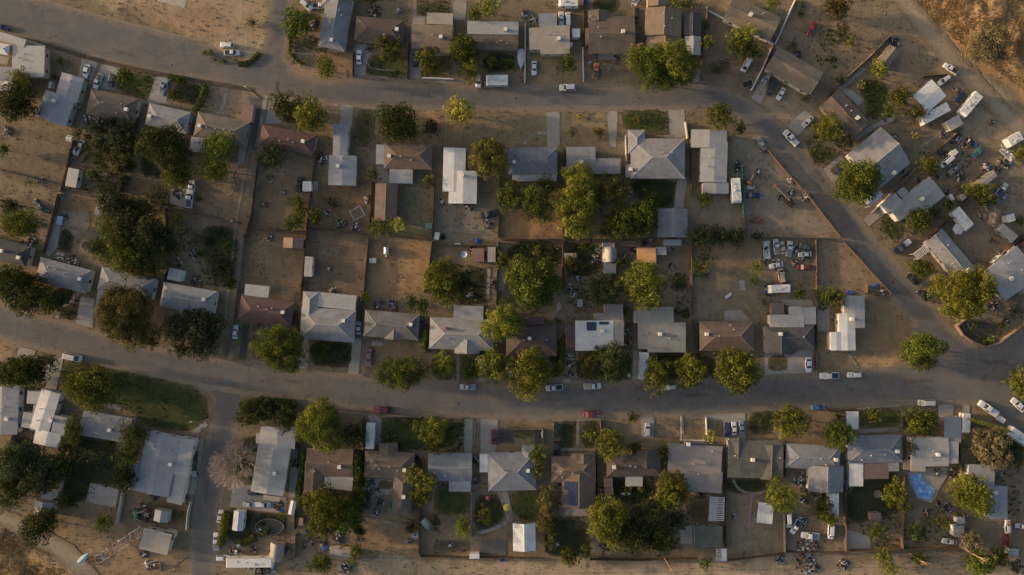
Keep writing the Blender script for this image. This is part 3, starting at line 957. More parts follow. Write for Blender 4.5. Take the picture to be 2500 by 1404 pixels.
def camper(x0, y0, x1, y1, width, desc, colour='white', h=2.9, tongue=True, cat='camper', motor=False, vents=3, group='campers and trailers'):
    a = Vector(gx(x0, y0, h)); b = Vector(gx(x1, y1, h)); c = (a + b) / 2; L = (a - b).length
    W = mlen(width) * (CAM_H - h) / CAM_H
    e = empty('motorhome' if motor else 'camper_trailer', (c.x, c.y, hill(c.x, c.y) + 0.04), math.atan2((a - b).y, (a - b).x))
    rng = random.Random(int(x0 * 3 + y0))
    mb = MB(); hw = W / 2
    P = [(-L / 2, .9), (-L / 2, h - .25), (-L / 2 + .25, h), (L / 2 - .5, h), (L / 2, h - .45), (L / 2, 1.2), (L / 2 - .3, .7), (-L / 2 + .3, .6)]
    mb.loft([[Vector((px_, -hw * k, z)) for px_, z in P] for k in (1, .97)] + [[Vector((px_, hw * k, z)) for px_, z in P] for k in (.97, 1)])
    mb.build('body', plain('camper_' + colour, PAINT.get(colour, (.6, .6, .6)) if colour != 'white' else (.56, .54, .51), .5, 0, .22), e, merge=True)
    for k in range(vents):
        m = MB(); x = L * (-.35 + .7 * (k + .5) / vents) + rng.uniform(-.2, .2); y = rng.uniform(-.2, .2) * W
        d = (.9, .65, .3) if k == vents // 2 else (.42, .42, .16)
        m.box((x, y, h + d[2] / 2 - .02), d); m.build('roof_unit' if k == vents // 2 else 'roof_vent', M_WHITE if k != 0 else M_STEEL, e)
    for s in (-1, 1):
        for k in range(2):
            m = MB(); m.box((L * (-.25 + .5 * k), s * (hw + .005), 1.75), (.9, .03, .55)); m.build('side_window', M_GLASS, e)
    if motor:
        m = MB(); m.box((L / 2 + .0, 0, 1.55), (.06, W * .8, .6)); m.build('windshield', M_GLASS, e)
    for s in (-1, 1):
        for x in ((-.3 * L, .36 * L) if motor else (-.08 * L, .06 * L)):
            m = MB(); m.tube((x, s * (hw - .25), .36), (x, s * (hw + .0), .36), .36, n=10); m.build('wheel', M_RUBBER, e)
    if tongue and not motor:
        m = MB(); m.tube((L / 2 - .2, -hw * .5, .6), (L / 2 + .95, 0, .55), .05); m.tube((L / 2 - .2, hw * .5, .6), (L / 2 + .95, 0, .55), .05)
        m.box((L / 2 + .45, 0, .8), (.3, .5, .35)); m.build('tow_bar', M_STEEL, e)
    note(e, desc, cat, group, None, None, 'car')
    return e
def boat(x0, y0, x1, y1, width, desc, cover=None):
    """x0,y0 is the bow"""
    a = Vector(gx(x0, y0, 1)); b = Vector(gx(x1, y1, 1)); c = (a + b) / 2; L = (a - b).length; hw = mlen(width) / 2
    e = empty('boat', (c.x, c.y, 0.04), math.atan2((a - b).y, (a - b).x))
    st = [(-.5, .86), (-.3, 1), (0, 1), (.2, .86), (.35, .6), (.45, .3), (.5, .04)]
    mb = MB(); mb.loft([[Vector((x * L, -hw * f, 1.25)), Vector((x * L, -hw * f * .8, .75)), Vector((x * L, 0, .5)), Vector((x * L, hw * f * .8, .75)), Vector((x * L, hw * f, 1.25))] for x, f in st])
    mb.build('hull', M_WHITE, e, merge=True)
    mb = MB(); mb.loft([[Vector((x * L, -hw * f * .96, 1.26)), Vector((x * L, 0, 1.28 + .25 * f)), Vector((x * L, hw * f * .96, 1.26))] for x, f in st])
    mb.build('cover', cover or plain('boat_canvas', (.42, .39, .42), .8), e, merge=True)
    m = MB(); m.tube((-.35 * L, -hw * .6, .45), (.62 * L, 0, .5), .05); m.tube((-.35 * L, hw * .6, .45), (.62 * L, 0, .5), .05); m.build('trailer_frame', M_STEEL, e)
    for s in (-1, 1):
        m = MB(); m.tube((-.15 * L, s * hw * .75, .3), (-.15 * L, s * hw * .95, .3), .3, n=10); m.build('wheel', M_RUBBER, e)
    note(e, desc, 'boat', None, None, None, 'car')
    return e
def flatbed(x0, y0, x1, y1, width, desc, deck=None, load=0, cat='trailer', name='flatbed_trailer'):
    a = Vector(gx(x0, y0, .8)); b = Vector(gx(x1, y1, .8)); c = (a + b) / 2; L = (a - b).length; W = mlen(width)
    e = empty(name, (c.x, c.y, 0.04), math.atan2((a - b).y, (a - b).x)); rng = random.Random(int(x0 + y0 * 5))
    m = MB(); m.box((0, 0, .72), (L, W, .1)); m.build('deck', deck or M_WOOD, e)
    m = MB()
    for s in (-1, 1): m.box((0, s * (W / 2 - .04), .92), (L, .06, .3))
    m.box((-L / 2 + .04, 0, .92), (.06, W - .2, .3)); m.build('side_rail', M_STEEL, e)
    for s in (-1, 1):
        m = MB(); m.tube((-.1 * L, s * (W / 2 - .02), .34), (-.1 * L, s * (W / 2 + .16), .34), .34, n=10); m.build('wheel', M_RUBBER, e)
    m = MB(); m.tube((L / 2 - .1, -W * .35, .62), (L / 2 + 1.1, 0, .5), .05); m.tube((L / 2 - .1, W * .35, .62), (L / 2 + 1.1, 0, .5), .05); m.build('tow_bar', M_STEEL, e)
    if load:
        m = MB()
        for _ in range(load):
            m.box((rng.uniform(-.4, .4) * L, rng.uniform(-.35, .35) * W, rng.uniform(.9, 1.25)), (rng.uniform(.3, 1), rng.uniform(.2, .7), rng.uniform(.15, .5)), rng.uniform(0, 3), rng.randint(0, 3), rng.uniform(-.3, .3))
        m.build('load', [M_STEEL, M_WHITE, M_RUST, M_BLACK], e)
    note(e, desc, cat, 'campers and trailers', None, None, 'car')
    return e

# ------------------------------------------------------------------ fences, yard things
FENCE = {'wood': ('dark brown board fence', M_BROWNWOOD, 1.8), 'red': ('reddish board fence', M_REDWOOD, 1.45), 'grey': ('weathered grey board fence', plain('grey_fence_boards', (.20, .18, .155), .9, 0, .3), 1.7),
         'white': ('low white wall', plain('white_wall_paint', (.56, .53, .48), .9), 0.9), 'block': ('concrete block wall', M_BLOCK, 1.6), 'chain': ('wire mesh fence', M_STEEL, 1.2), 'pipe': ('pale metal sheet fence', M_STEEL, 1.7), 'green': ('green sheet fence', M_GREEN, 1.5)}
def fence(kind, *pts, z=None, desc=None):
    d, m, h = FENCE[kind]; rng = random.Random(int(pts[0][0] * 3 + pts[0][1]))
    P = [Vector(gx(*p)) for p in pts]
    c = sum(P, Vector((0, 0))) / len(P)
    wallish = kind in ('white', 'block')
    mb = MB(); tot = 0
    for a, b in zip(P[:-1], P[1:]):
        L = (b - a).length; tot += L; dr = (b - a).normalized(); rz = math.atan2(dr.y, dr.x)
        if wallish:
            n = max(1, int(L / 3))
            for k in range(n):
                q = a + dr * (L * (k + .5) / n) - c
                mb.box((q.x, q.y, h / 2), (L / n + .01, .22, h), rz)
                mb.box((q.x, q.y, h + .04), (L / n + .012, .30, .08), rz)
        elif kind == 'chain':
            n = max(1, int(L / 2.6))
            for k in range(n + 1):
                q = a + dr * (L * k / n) - c; mb.tube((q.x, q.y, 0), (q.x, q.y, h + .05), .035)
            for hh in (.08, h * .35, h * .65, h):
                q0, q1 = a - c, b - c; mb.tube((q0.x, q0.y, hh), (q1.x, q1.y, hh), .02, n=4)
        else:
            n = max(1, int(L / 2.4))
            for k in range(n):
                f0, f1 = k / n, (k + 1) / n
                dz = rng.uniform(-.08, .08); tl = rng.uniform(-.03, .03)
                nb = 6
                for j in range(nb):
                    q = a.lerp(b, f0 + (f1 - f0) * (j + .5) / nb) - c
                    hh = h + dz + rng.uniform(-.04, .04)
                    mb.box((q.x + tl, q.y + tl, hh / 2), (L / n / nb * .94, .05, hh), rz + rng.uniform(-.03, .03))
                q = a.lerp(b, f0) - c; mb.box((q.x, q.y, h / 2 + .05), (.1, .13, h + .1), rz)
                q = a.lerp(b, (f0 + f1) / 2) - c
                mb.box((q.x, q.y, h * .8), (L / n, .09, .09), rz)
    o = mb.build('wall' if wallish else 'fence', m)
    o.location = (c.x, c.y, hill(c.x, c.y))
    dd = P[-1] - P[0]; ax = 'running across' if abs(dd.x) > 1.6 * abs(dd.y) else ('running up-down' if abs(dd.y) > 1.6 * abs(dd.x) else 'running slantwise')
    note(o, (desc or (('long ' if tot > 30 else ('short ' if tot < 9 else '')) + d)) + ' ' + ax, 'wall' if wallish else 'fence', 'yard fences and walls', None, to_px(c.x, c.y))
    return o
def junk(x, y, r, desc=None, n=None, tone=0):
    desc = desc or ('small scatter of junk' if r < 28 else ('heap of mixed junk' if r < 48 else 'wide sprawl of scrap'))
    rng = random.Random(int(x * 7 + y * 3)); X, Y = gx(x, y); m = mlen(r); n = n or int(24 + 18 * m)
    mb = MB()
    for _ in range(n):
        a = rng.uniform(0, 6.28); d = m * math.sqrt(rng.random()); hmax = max(.15, .9 * (1 - d / m))
        t = rng.random(); z = rng.uniform(.1, hmax)
        mi = rng.choice([0, 1, 2, 5, 6, 2, 5, 5, 2, 6, 5, 1, 3, 0] if not tone else [2, 2, 5, 5, 3, 6, 0])
        p = (d * math.cos(a), d * math.sin(a), z)
        if t < .45: mb.box(p, (rng.uniform(.25, .9), rng.uniform(.2, .6), rng.uniform(.1, .5)), rng.uniform(0, 3), mi, rng.uniform(-.4, .4))
        elif t < .8: mb.box(p, (rng.uniform(.9, 2.2), rng.uniform(.08, .2), .07), rng.uniform(0, 3), mi, rng.uniform(-.25, .25))
        else: mb.tube(p, (p[0], p[1], z + .22), .34, .34, 10, 3)
    o = mb.build('junk_pile', [M_STEEL, M_WHITE, M_RUST, M_BLACK, M_BLUE, M_WOOD, plain('grey_plastic', (.2, .2, .2), .7)])
    o.location = (X, Y, 0.02)
    note(o, desc, 'junk', 'heaps of scrap in the yards')
    return o
def simple(name, desc, cat, mb, mats, x, y, z=0.02, rz=0.0, group=None, parts=None):
    """a small thing: one mesh, or several named parts under an Empty"""
    X, Y = gx(x, y, z)
    if parts is None:
        o = mb.build(name, mats); o.location = (X, Y, z + hill(X, Y)); o.rotation_euler = (0, 0, rz)
    else:
        o = empty(name, (X, Y, z + hill(X, Y)), rz)
        for n, b, m in parts: b.build(n, m, o)
    note(o, desc, cat, group)
    return o
def picnic(x, y, rz, desc='white picnic table with two benches', L=2.0):
    t = MB(); t.box((0, 0, .75), (L, .8, .06))
    pr = [('table_top', t, M_WHITE)]
    for s in (-1, 1):
        b = MB(); b.box((0, s * .75, .45), (L, .28, .05)); pr.append(('bench', b, M_WHITE))
    for s in (-1, 1):
        l = MB(); l.box((s * L * .36, 0, .38), (.08, 1.5, .08)); l.box((s * L * .36, 0, .55), (.08, .1, .36)); l.box((s * L * .36, .68, .2), (.08, .1, .4)); l.box((s * L * .36, -.68, .2), (.08, .1, .4)); pr.append(('leg', l, M_WHITE))
    return simple('picnic_table', desc, 'table', None, None, x, y, .02, rz, None, pr)
def umbrella(x, y, r, mat, desc, n=6, h=2.4):
    m = mlen(r); c = MB(); ri = [Vector((m * math.cos(2 * PI * k / n), m * math.sin(2 * PI * k / n), h - .28)) for k in range(n)]
    top = Vector((0, 0, h))
    for k in range(n): c.poly([ri[k], ri[(k + 1) % n], top]); c.poly([ri[(k + 1) % n] - Vector((0, 0, .03)), ri[k] - Vector((0, 0, .03)), top - Vector((0, 0, .03))]); c.poly([ri[k], ri[k] - Vector((0, 0, .12)), ri[(k + 1) % n] - Vector((0, 0, .12)), ri[(k + 1) % n]])
    p = MB(); p.tube((0, 0, 0), (0, 0, h), .04); b = MB(); b.tube((0, 0, 0), (0, 0, .1), .3, n=10)
    return simple('parasol', desc, 'parasol', None, None, x, y, .02, 0, None, [('canopy', c, mat), ('pole', p, M_STEEL), ('base', b, M_BLACK)])
def trampoline(x, y, r, desc, mat=None):
    m = mlen(r); b = MB(); b.tube((0, 0, .85), (0, 0, .88), m * .86, n=24)
    f = MB(); n = 24
    for k in range(n):
        a0, a1 = 2 * PI * k / n, 2 * PI * (k + 1) / n
        f.tube((m * math.cos(a0), m * math.sin(a0), .88), (m * math.cos(a1), m * math.sin(a1), .88), .09)
    pr = [('jumping_mat', b, mat or M_BLACK), ('rim', f, mat or plain('rim_grey', (.30, .32, .34), .6))]
    for k in range(4):
        l = MB(); a = PI / 4 + k * PI / 2; l.tube((m * .95 * math.cos(a), m * .95 * math.sin(a), 0), (m * .95 * math.cos(a), m * .95 * math.sin(a), .86), .04); pr.append(('leg', l, M_STEEL))
    return simple('trampoline', desc, 'trampoline', None, None, x, y, .02, 0, None, pr)
def pole(bx, by, desc, h=10.6, rz=0.0, lamp=None, mat=None):
    X, Y = gx(bx, by); e = empty('street_lamp' if lamp else 'utility_pole', (X, Y, 0), rz)
    m = MB(); m.tube((0, 0, -.3), (0, 0, h), .17, .11, 8); m.build('post', mat or plain('pole_wood', (.34, .22, .11), .9), e)
    if lamp:
        m = MB(); m.tube((0, 0, h - .4), (lamp, 0, h), .05); m.build('arm', M_STEEL, e)
        m = MB(); m.box((lamp + .25, 0, h - .02), (.7, .3, .16)); m.build('lamp_head', M_STEEL, e)
    else:
        for hh, L in ((h - .35, 2.6), (h - 1.3, 2.2)):
            m = MB(); m.box((0, .16, hh), (L, .1, .12)); a = m.build('crossarm', plain('pole_wood', (.34, .22, .11), .9), e)
            for s in (-.45, -.2, .2, .45):
                n_ = MB(); n_.tube((s * L, .16, hh + .06), (s * L, .16, hh + .26), .06, .04); n_.build('insulator', M_STEEL, a)
        m = MB(); m.tube((.3, -.1, h - 2.6), (.3, -.1, h - 1.7), .22, n=10); m.build('transformer', M_STEEL, e)
    note(e, desc, 'lamp post' if lamp else 'utility pole', None, None, to_px(X, Y))
    return e
def wire(a, b, desc, sag=.7, ha=10.2, hb=10.2, off=0):
    A = Vector((*gx(*a), ha)); B = Vector((*gx(*b), hb)); c = (A + B) / 2; mb = MB(); n = 14
    pt = lambda t: A.lerp(B, t) - Vector((c.x, c.y, sag * 4 * t * (1 - t)))
    for k in range(n): mb.tube(pt(k / n), pt((k + 1) / n), .03, n=4)
    o = mb.build('overhead_wire', M_BLACK); o.location = (c.x, c.y, 0)
    note(o, desc, 'wire', 'overhead wires', None, to_px(c.x, c.y)); return o
def box_thing(name, desc, cat, x, y, w, d, h, rz, mat, top=None, group=None):
    """a crate-like thing with a lid, feet and ribs"""
    W, D = mlen(w), mlen(d)
    b = MB(); b.box((0, 0, h / 2 + .05), (W, D, h - .1))
    for s in (-1, 1):
        b.box((s * W * .38, 0, h / 2 + .03), (.06, D + .03, h - .14))
    l = MB(); l.box((0, 0, h + .02), (W + .08, D + .08, .05)); l.box((0, 0, h + .055), (W * .75, D * .75, .02))
    return simple(name, desc, cat, None, None, x, y, .02, R(-rz), group, [('body', b, mat), ('lid', l, top or mat)])

# ================================================================== the place
# ------------------------------------------------------------------ earth
def build_ground():
    xs = np.concatenate([-np.geomspace(4000, 185, 14), np.arange(-180, 180.1, 0.6), np.geomspace(185, 4000, 14)])
    ys = np.concatenate([-np.geomspace(4000, 110, 14), np.arange(-106, 106.1, 0.6), np.geomspace(110, 4000, 14)])
    nx, ny = len(xs), len(ys)
    X, Y = np.meshgrid(xs, ys)
    QX = X / MPP + 1250; QY = 702 - Y / MPP
    rng = np.random.default_rng(5)
    # warp so that soil zones have wandering borders
    wx = 9 * np.sin(QX * .031 + 1.3 * np.sin(QY * .047)) + 5 * np.sin(QY * .11 + QX * .05); wy = 9 * np.sin(QY * .037 + 1.7 * np.sin(QX * .041)) + 5 * np.sin(QX * .13)
    C = np.empty((ny, nx, 3)); C[:] = (.165, .128, .086)
    Z = [  # outline in survey pixels, colour, softness in pixels
     ([(80,-60),(670,-60),(640,130),(580,165),(490,100)], (0.272,0.204,0.134), 10),
     ([(330,30),(500,20),(600,90),(480,95)], (0.244,0.169,0.104), 25),
     ([(480,95),(640,90),(625,150),(560,160)], (0.286,0.227,0.163), 15),
     ([(2180,-60),(2600,-60),(2600,330),(2480,215)], (0.234,0.160,0.077), 12),
     ([(2180,-60),(2190,-60),(2190,-50)], (0.244,0.168,0.090), 12),
     ([(2260,20),(2400,0),(2520,120),(2480,210),(2330,120)], (0.336,0.206,0.105), 30),
     ([(2160,-40),(2215,-30),(2330,110),(2420,210),(2540,300),(2540,420),(2440,330),(2330,200),(2240,90)], (0.274,0.221,0.156), 14),
     ([(1890,0),(2180,0),(2330,200),(2240,230),(2000,190),(1900,120)], (0.195,0.145,0.097), 20),
     ([(2350,250),(2540,280),(2540,520),(2400,430),(2300,340)], (0.216,0.173,0.121), 20),
     ([(2230,340),(2420,330),(2460,480),(2300,430)], (0.162,0.126,0.090), 20),
     ([(2400,440),(2520,400),(2520,640),(2420,640),(2300,560)], (0.191,0.146,0.104), 20),
     ([(-60,1290),(90,1320),(220,1420),(-60,1460)], (0.258,0.170,0.078), 12),
     ([(-60,1490),(-50,1490),(-50,1480)], (0.259,0.173,0.090), 12),
     ([(-60,1225),(60,1262),(180,1330),(270,1430),(200,1430),(60,1330),(-60,1290)], (0.238,0.185,0.128), 8),
     ([(130,1230),(290,1270),(440,1340),(450,1430),(280,1430),(120,1290)], (0.211,0.149,0.093), 15),
     ([(850,1362),(1100,1365),(1500,1380),(1900,1362),(2560,1380),(2560,1450),(800,1450)], (0.260,0.198,0.135), 10),
     ([(900,1280),(1025,1270),(1020,1360),(890,1350)], (0.203,0.136,0.083), 15),
     ([(1180,1380),(1500,1395),(1900,1390),(1900,1450),(1150,1450)], (0.307,0.234,0.165), 12),
     ([(905,590),(1058,588),(1045,720),(895,730)], (0.220,0.146,0.083), 8),
     ([(970,600),(1058,590),(1050,640),(1000,660)], (0.263,0.163,0.087), 14),
     ([(750,562),(900,570),(888,735),(742,705)], (0.160,0.117,0.078), 6),
     ([(595,560),(745,562),(742,700),(575,690)], (0.182,0.135,0.091), 6),
     ([(660,440),(760,440),(745,560),(605,558)], (0.167,0.124,0.084), 10),
     ([(775,440),(905,440),(893,565),(750,560)], (0.192,0.127,0.077), 8),
     ([(955,440),(1060,420),(1055,585),(940,575)], (0.184,0.138,0.088), 10),
     ([(1070,490),(1220,480),(1218,582),(1060,580)], (0.193,0.156,0.113), 10),
     ([(1225,520),(1375,540),(1372,582),(1222,582)], (0.242,0.151,0.083), 10),
     ([(850,268),(1240,275),(1235,350),(860,380)], (0.172,0.129,0.079), 10),
     ([(1020,262),(1330,275),(1330,300),(1030,290)], (0.267,0.181,0.109), 10),
     ([(1080,260),(1335,275),(1335,350),(1240,350),(1090,340)], (0.184,0.141,0.087), 10),
     ([(1370,275),(1480,275),(1490,355),(1370,355)], (0.229,0.166,0.099), 8),
     ([(1230,345),(1380,345),(1380,362),(1230,362)], (0.205,0.146,0.087), 8),
     ([(1780,330),(1860,340),(2040,560),(2030,580),(1820,578),(1780,480)], (0.222,0.178,0.128), 8),
     ([(1690,480),(1815,470),(1815,570),(1690,560)], (0.188,0.149,0.110), 8),
     ([(1690,660),(1815,660),(1815,790),(1690,790)], (0.214,0.166,0.111), 8),
     ([(1690,590),(1830,590),(1815,665),(1690,660)], (0.182,0.129,0.081), 8),
     ([(1840,590),(1985,590),(1985,770),(1850,770)], (0.169,0.135,0.098), 8),
     ([(1990,590),(2045,585),(2170,718),(1995,730)], (0.195,0.146,0.099), 5),
     ([(2080,740),(2200,735),(2232,800),(2230,860),(2150,905),(2000,905),(1995,810)], (0.189,0.138,0.087), 8),
     ([(2110,870),(2200,870),(2165,902),(2110,895)], (0.305,0.200,0.116), 10),  # orange sunlight on the ground, painted into the soil colour
     ([(-20,290),(185,320),(150,450),(-20,420)], (0.172,0.129,0.085), 8),
     ([(310,430),(400,420),(430,500),(310,480)], (0.177,0.123,0.073), 10),
     ([(460,430),(610,400),(580,540),(460,500)], (0.183,0.129,0.083), 10),
     ([(500,210),(620,225),(615,300),(505,290)], (0.220,0.162,0.113), 6),
     ([(160,480),(260,490),(250,530),(165,520)], (0.187,0.119,0.070), 10),
     ([(-20,450),(130,480),(110,600),(-20,560)], (0.162,0.124,0.082), 12),
     ([(150,520),(215,525),(215,565),(150,560)], (0.216,0.179,0.132), 6),
     ([(140,1220),(300,1240),(290,1320),(130,1290)], (0.174,0.125,0.079), 12),
     ([(770,120),(870,150),(865,190),(770,185)], (0.211,0.146,0.092), 8),
     ([(700,150),(790,175),(790,200),(700,180)], (0.257,0.181,0.115), 8),
     ([(1290,120),(1425,130),(1420,205),(1285,205)], (0.195,0.146,0.093), 8),
     ([(1425,140),(1540,140),(1540,205),(1425,205)], (0.191,0.146,0.098), 10),
     ([(1720,100),(1830,120),(1820,230),(1720,210)], (0.177,0.126,0.083), 12),
     ([(1850,190),(1980,245),(1970,310),(1900,290)], (0.215,0.168,0.120), 10),
     ([(890,850),(1040,850),(1030,930),(880,915)], (0.188,0.131,0.078), 8),
     ([(1890,1020),(2030,1000),(2020,1070),(1920,1070)], (0.211,0.146,0.093), 10),
     ([(1600,1015),(1660,1015),(1660,1075),(1600,1075)], (0.208,0.153,0.102), 6),
     ([(1775,1190),(1910,1240),(1905,1345),(1775,1340)], (0.172,0.135,0.096), 8),
     ([(-20,830),(40,840),(45,880),(-20,890)], (0.234,0.168,0.102), 8),
     ([(615,380),(650,380),(590,700),(560,870),(530,860),(570,690)], (0.222,0.178,0.127), 6),
     ([(1920,1320),(2060,1330),(2050,1410),(1900,1410)], (0.204,0.161,0.118), 10),
     ([(890,1080),(960,1180),(960,1240),(890,1240)], (0.174,0.132,0.096), 10),
     ([(540,1330),(880,1330),(880,1410),(520,1410)], (0.192,0.149,0.106), 10),
     ([(1060,1265),(1150,1265),(1150,1345),(1040,1345)], (0.189,0.141,0.090), 10),
     ([(1950,1190),(2060,1200),(2060,1330),(1940,1330)], (0.150,0.117,0.084), 10),
     ([(2180,1230),(2350,1240),(2340,1330),(2190,1330)], (0.162,0.127,0.089), 12),
     ([(2400,1270),(2460,1270),(2450,1340),(2390,1340)], (0.174,0.135,0.094), 10),
    ]
    Z += [([(640,440),(745,440),(745,560),(605,558)], (.140,.104,.070), 6), ([(775,445),(903,445),(893,565),(755,558)], (.150,.098,.058), 6), ([(596,562),(744,564),(738,705),(576,690)], (.150,.110,.072), 4), ([(752,562),(900,572),(888,735),(742,712)], (.128,.096,.068), 4),
          ([(940,440),(1058,430),(1055,583),(910,575)], (.140,.120,.074), 6), ([(-20,300),(183,325),(152,450),(-20,420)], (.140,.108,.074), 6), ([(1790,345),(1865,345),(2035,578),(1822,576)], (.178,.150,.120), 6), ([(1070,500),(1218,495),(1216,580),(1060,582)], (.160,.138,.108), 5), ([(1692,668),(1815,668),(1815,785),(1692,785)], (.175,.140,.095), 5)]
    for P, col, soft in Z:
        q = np.array(P); x0, y0 = q.min(0) - soft * 3 - 20; x1, y1 = q.max(0) + soft * 3 + 20
        k = (QX > x0) & (QX < x1) & (QY > y0) & (QY < y1)
        x = (QX + wx * min(1, soft / 8))[k]; y = (QY + wy * min(1, soft / 8))[k]
        d = np_edge(x, y, P); d = np.where(np_inside(x, y, P), d, -d)
        w = np.clip(d / soft * .5 + .5, 0, 1)[:, None]
        C[k] = C[k] * (1 - w) + np.array(col) * w
    Zh = np.array([[hill(X[j, i], Y[j, i]) if (abs(X[j, i]) < 200 and abs(Y[j, i]) < 120) else 0.0 for i in range(nx)] for j in range(ny)])
    me = bpy.data.meshes.new('ground')
    V = np.stack([X.ravel(), Y.ravel(), Zh.ravel()], 1)
    I = np.arange(nx * ny).reshape(ny, nx)
    F = np.stack([I[:-1, :-1].ravel(), I[:-1, 1:].ravel(), I[1:, 1:].ravel(), I[1:, :-1].ravel()], 1)
    me.from_pydata(V.tolist(), [], F.tolist())
    at = me.attributes.new('soil', 'FLOAT_COLOR', 'POINT')
    at.data.foreach_set('color', np.concatenate([C.reshape(-1, 3), np.ones((nx * ny, 1))], 1).astype(np.float32).ravel())
    me.materials.append(ground_mat())
    me.polygons.foreach_set('use_smooth', [True] * len(me.polygons))
    structure(mesh_obj('ground', me))
build_ground()

# ------------------------------------------------------------------ roads, drives, paths, lawns
DUST = (.205, .155, .110)
M_ROAD = sheet_mat('worn_asphalt', (.098, .093, .092), DUST, 2.2, .14, 2.2, .95, 0, (.165, .130, .102), .6)
def _road_wear(m):
    nt = m.node_tree; b = nt.nodes['Principled BSDF']; l = b.inputs['Base Color'].links[0]; c = l.from_socket
    p = world_pos(nt)
    mp = nd(nt, 'ShaderNodeMapping'); mp.inputs['Scale'].default_value = (.022, .11, 1); mp.inputs['Rotation'].default_value = (0, 0, R(4)); nt.links.new(p, mp.inputs['Vector'])
    f = ramp(nt, noise(nt, mp.outputs['Vector'], 1.0, 4, .55), .42, .6)
    c = mix(nt, math_(nt, 'MULTIPLY', f, .35), c, (.150, .130, .106))
    mp = nd(nt, 'ShaderNodeMapping'); mp.inputs['Scale'].default_value = (.10, 1.1, 1); mp.inputs['Rotation'].default_value = (0, 0, R(4)); nt.links.new(p, mp.inputs['Vector'])
    f = ramp(nt, noise(nt, mp.outputs['Vector'], 1.0, 3, .6), .54, .72)
    c = mix(nt, math_(nt, 'MULTIPLY', f, .35), c, (.070, .062, .057))
    dn = nd(nt, 'ShaderNodeTexNoise', Scale=.5, Detail=3.0); nt.links.new(p, dn.inputs['Vector'])
    va = nd(nt, 'ShaderNodeVectorMath', operation='MULTIPLY_ADD'); nt.links.new(dn.outputs['Color'], va.inputs[0]); va.inputs[1].default_value = (3, 3, 0); nt.links.new(p, va.inputs[2])
    vo = nd(nt, 'ShaderNodeTexVoronoi', feature='DISTANCE_TO_EDGE', Scale=.13); nt.links.new(va.outputs[0], vo.inputs['Vector'])
    k = math_(nt, 'MULTIPLY', ramp(nt, vo.outputs['Distance'], .006, .018, .5, 0.0), ramp(nt, noise(nt, p, .06, 3), .48, .6))
    c = mix(nt, k, c, (.050, .045, .042))
    nt.links.new(c, b.inputs['Base Color'])
_road_wear(M_ROAD)
M_PATCH = sheet_mat('fresh_asphalt', (.055, .050, .047), (.10, .085, .07), .5, .2)
M_CONC = sheet_mat('old_concrete', (.255, .230, .205), (.19, .150, .112), .25, .12, 2.5, .9, 3.0)
M_PATH = sheet_mat('path_concrete', (.250, .225, .200), (.18, .145, .110), .12, .12, 2.5, .9, 1.5)
M_PADC = sheet_mat('pale_concrete', (.330, .285, .235), (.24, .19, .14), .4, .15, 2.0, .9, 4.0)
M_LAWN = sheet_mat('lawn', (.037, .047, .013), (.100, .080, .036), 1.3, .3, 3.5, .95, 0, (.082, .072, .025), .5)
M_LAWND = sheet_mat('dark_lawn', (.022, .028, .011), (.080, .062, .034), 1.0, .3, 3.5, .95, 0, (.045, .042, .018), .55)
M_DRYLAWN = sheet_mat('dry_lawn', (.070, .060, .026), (.130, .094, .054), 1.8, .3, 3.0, .95, 0, (.045, .046, .017), .7)
M_BED = sheet_mat('garden_soil', (.085, .062, .044), (.13, .095, .062), .8, .25)
M_TRACK = sheet_mat('packed_track', (.225, .180, .130), (.165, .118, .074), 2.0, .12, 1.5)
ROAD = [(-60,-43),(108,0),(250,37),(400,76),(495,99),(545,125),(590,158),(615,150),(640,120),(652,60),(662,-30),(718,-30),(705,80),(698,140),(715,170),
 (750,188),(800,195),(870,192),(1000,204),(1130,206),(1280,209),(1540,207),(1705,205),(1770,218),(1830,243),(1875,275),(1920,312),(1960,345),(2010,415),
 (2045,455),(2090,515),(2130,570),(2200,650),(2285,755),(2325,800),(2360,832),(2400,848),(2445,838),(2530,775),(2530,1110),(2480,1065),(2440,1020),(2390,990),
 (2300,985),(2100,990),(1950,998),(1800,1008),(1650,1015),(1480,1020),(1300,1025),(1150,1020),(1000,1012),(850,1000),(740,982),(660,972),(590,965),
 (582,1050),(556,1120),(540,1250),(525,1430),(458,1430),(470,1250),(490,1110),(515,1040),(525,985),(505,955),(480,942),(400,925),(300,905),(200,885),
 (95,855),(-60,815),(-60,725),(0,742),(130,778),(230,806),(300,828),(420,855),(560,880),(700,900),(870,915),(1000,930),(1150,937),(1250,938),(1400,935),
 (1550,930),(1700,925),(1870,917),(2000,910),(2150,900),(2215,880),(2236,840),(2222,785),(2170,722),(2130,668),(2075,600),(2045,560),(1960,443),(1890,372),
 (1865,340),(1840,312),(1790,285),(1700,268),(1500,270),(1240,270),(1090,268),(940,268),(790,255),(640,232),(620,220),(513,200),(385,180),(256,151),(154,120),(62,96),(-60,62)]
sheet('road', ROAD, M_ROAD, 1.2, .22, z=.012)
ROADW = [g(p) for p in ROAD]
sheet('road', [(600,232),(650,236),(643,300),(632,372),(606,372),(618,290)], sheet_mat('alley_asphalt', (.095,.085,.078), DUST, .8, .15), 1, .15)
sheet('path', [(610,372),(634,372),(600,560),(590,690),(568,800),(556,872),(540,866),(556,760),(574,640),(588,520)], M_TRACK, 1, .2)
T(1, 0); sheet('road_patch', [px(205,772), px(250,775), px(240,880), px(195,875)], M_PATCH, 1, .05)
T(0, 2); sheet('road_patch', [px(2070,995), px(2285,1030), px(2265,1230), px(2045,1200)], sheet_mat('grey_patch', (.110,.098,.092), (.13,.11,.095), .5, .1), 1, .1)
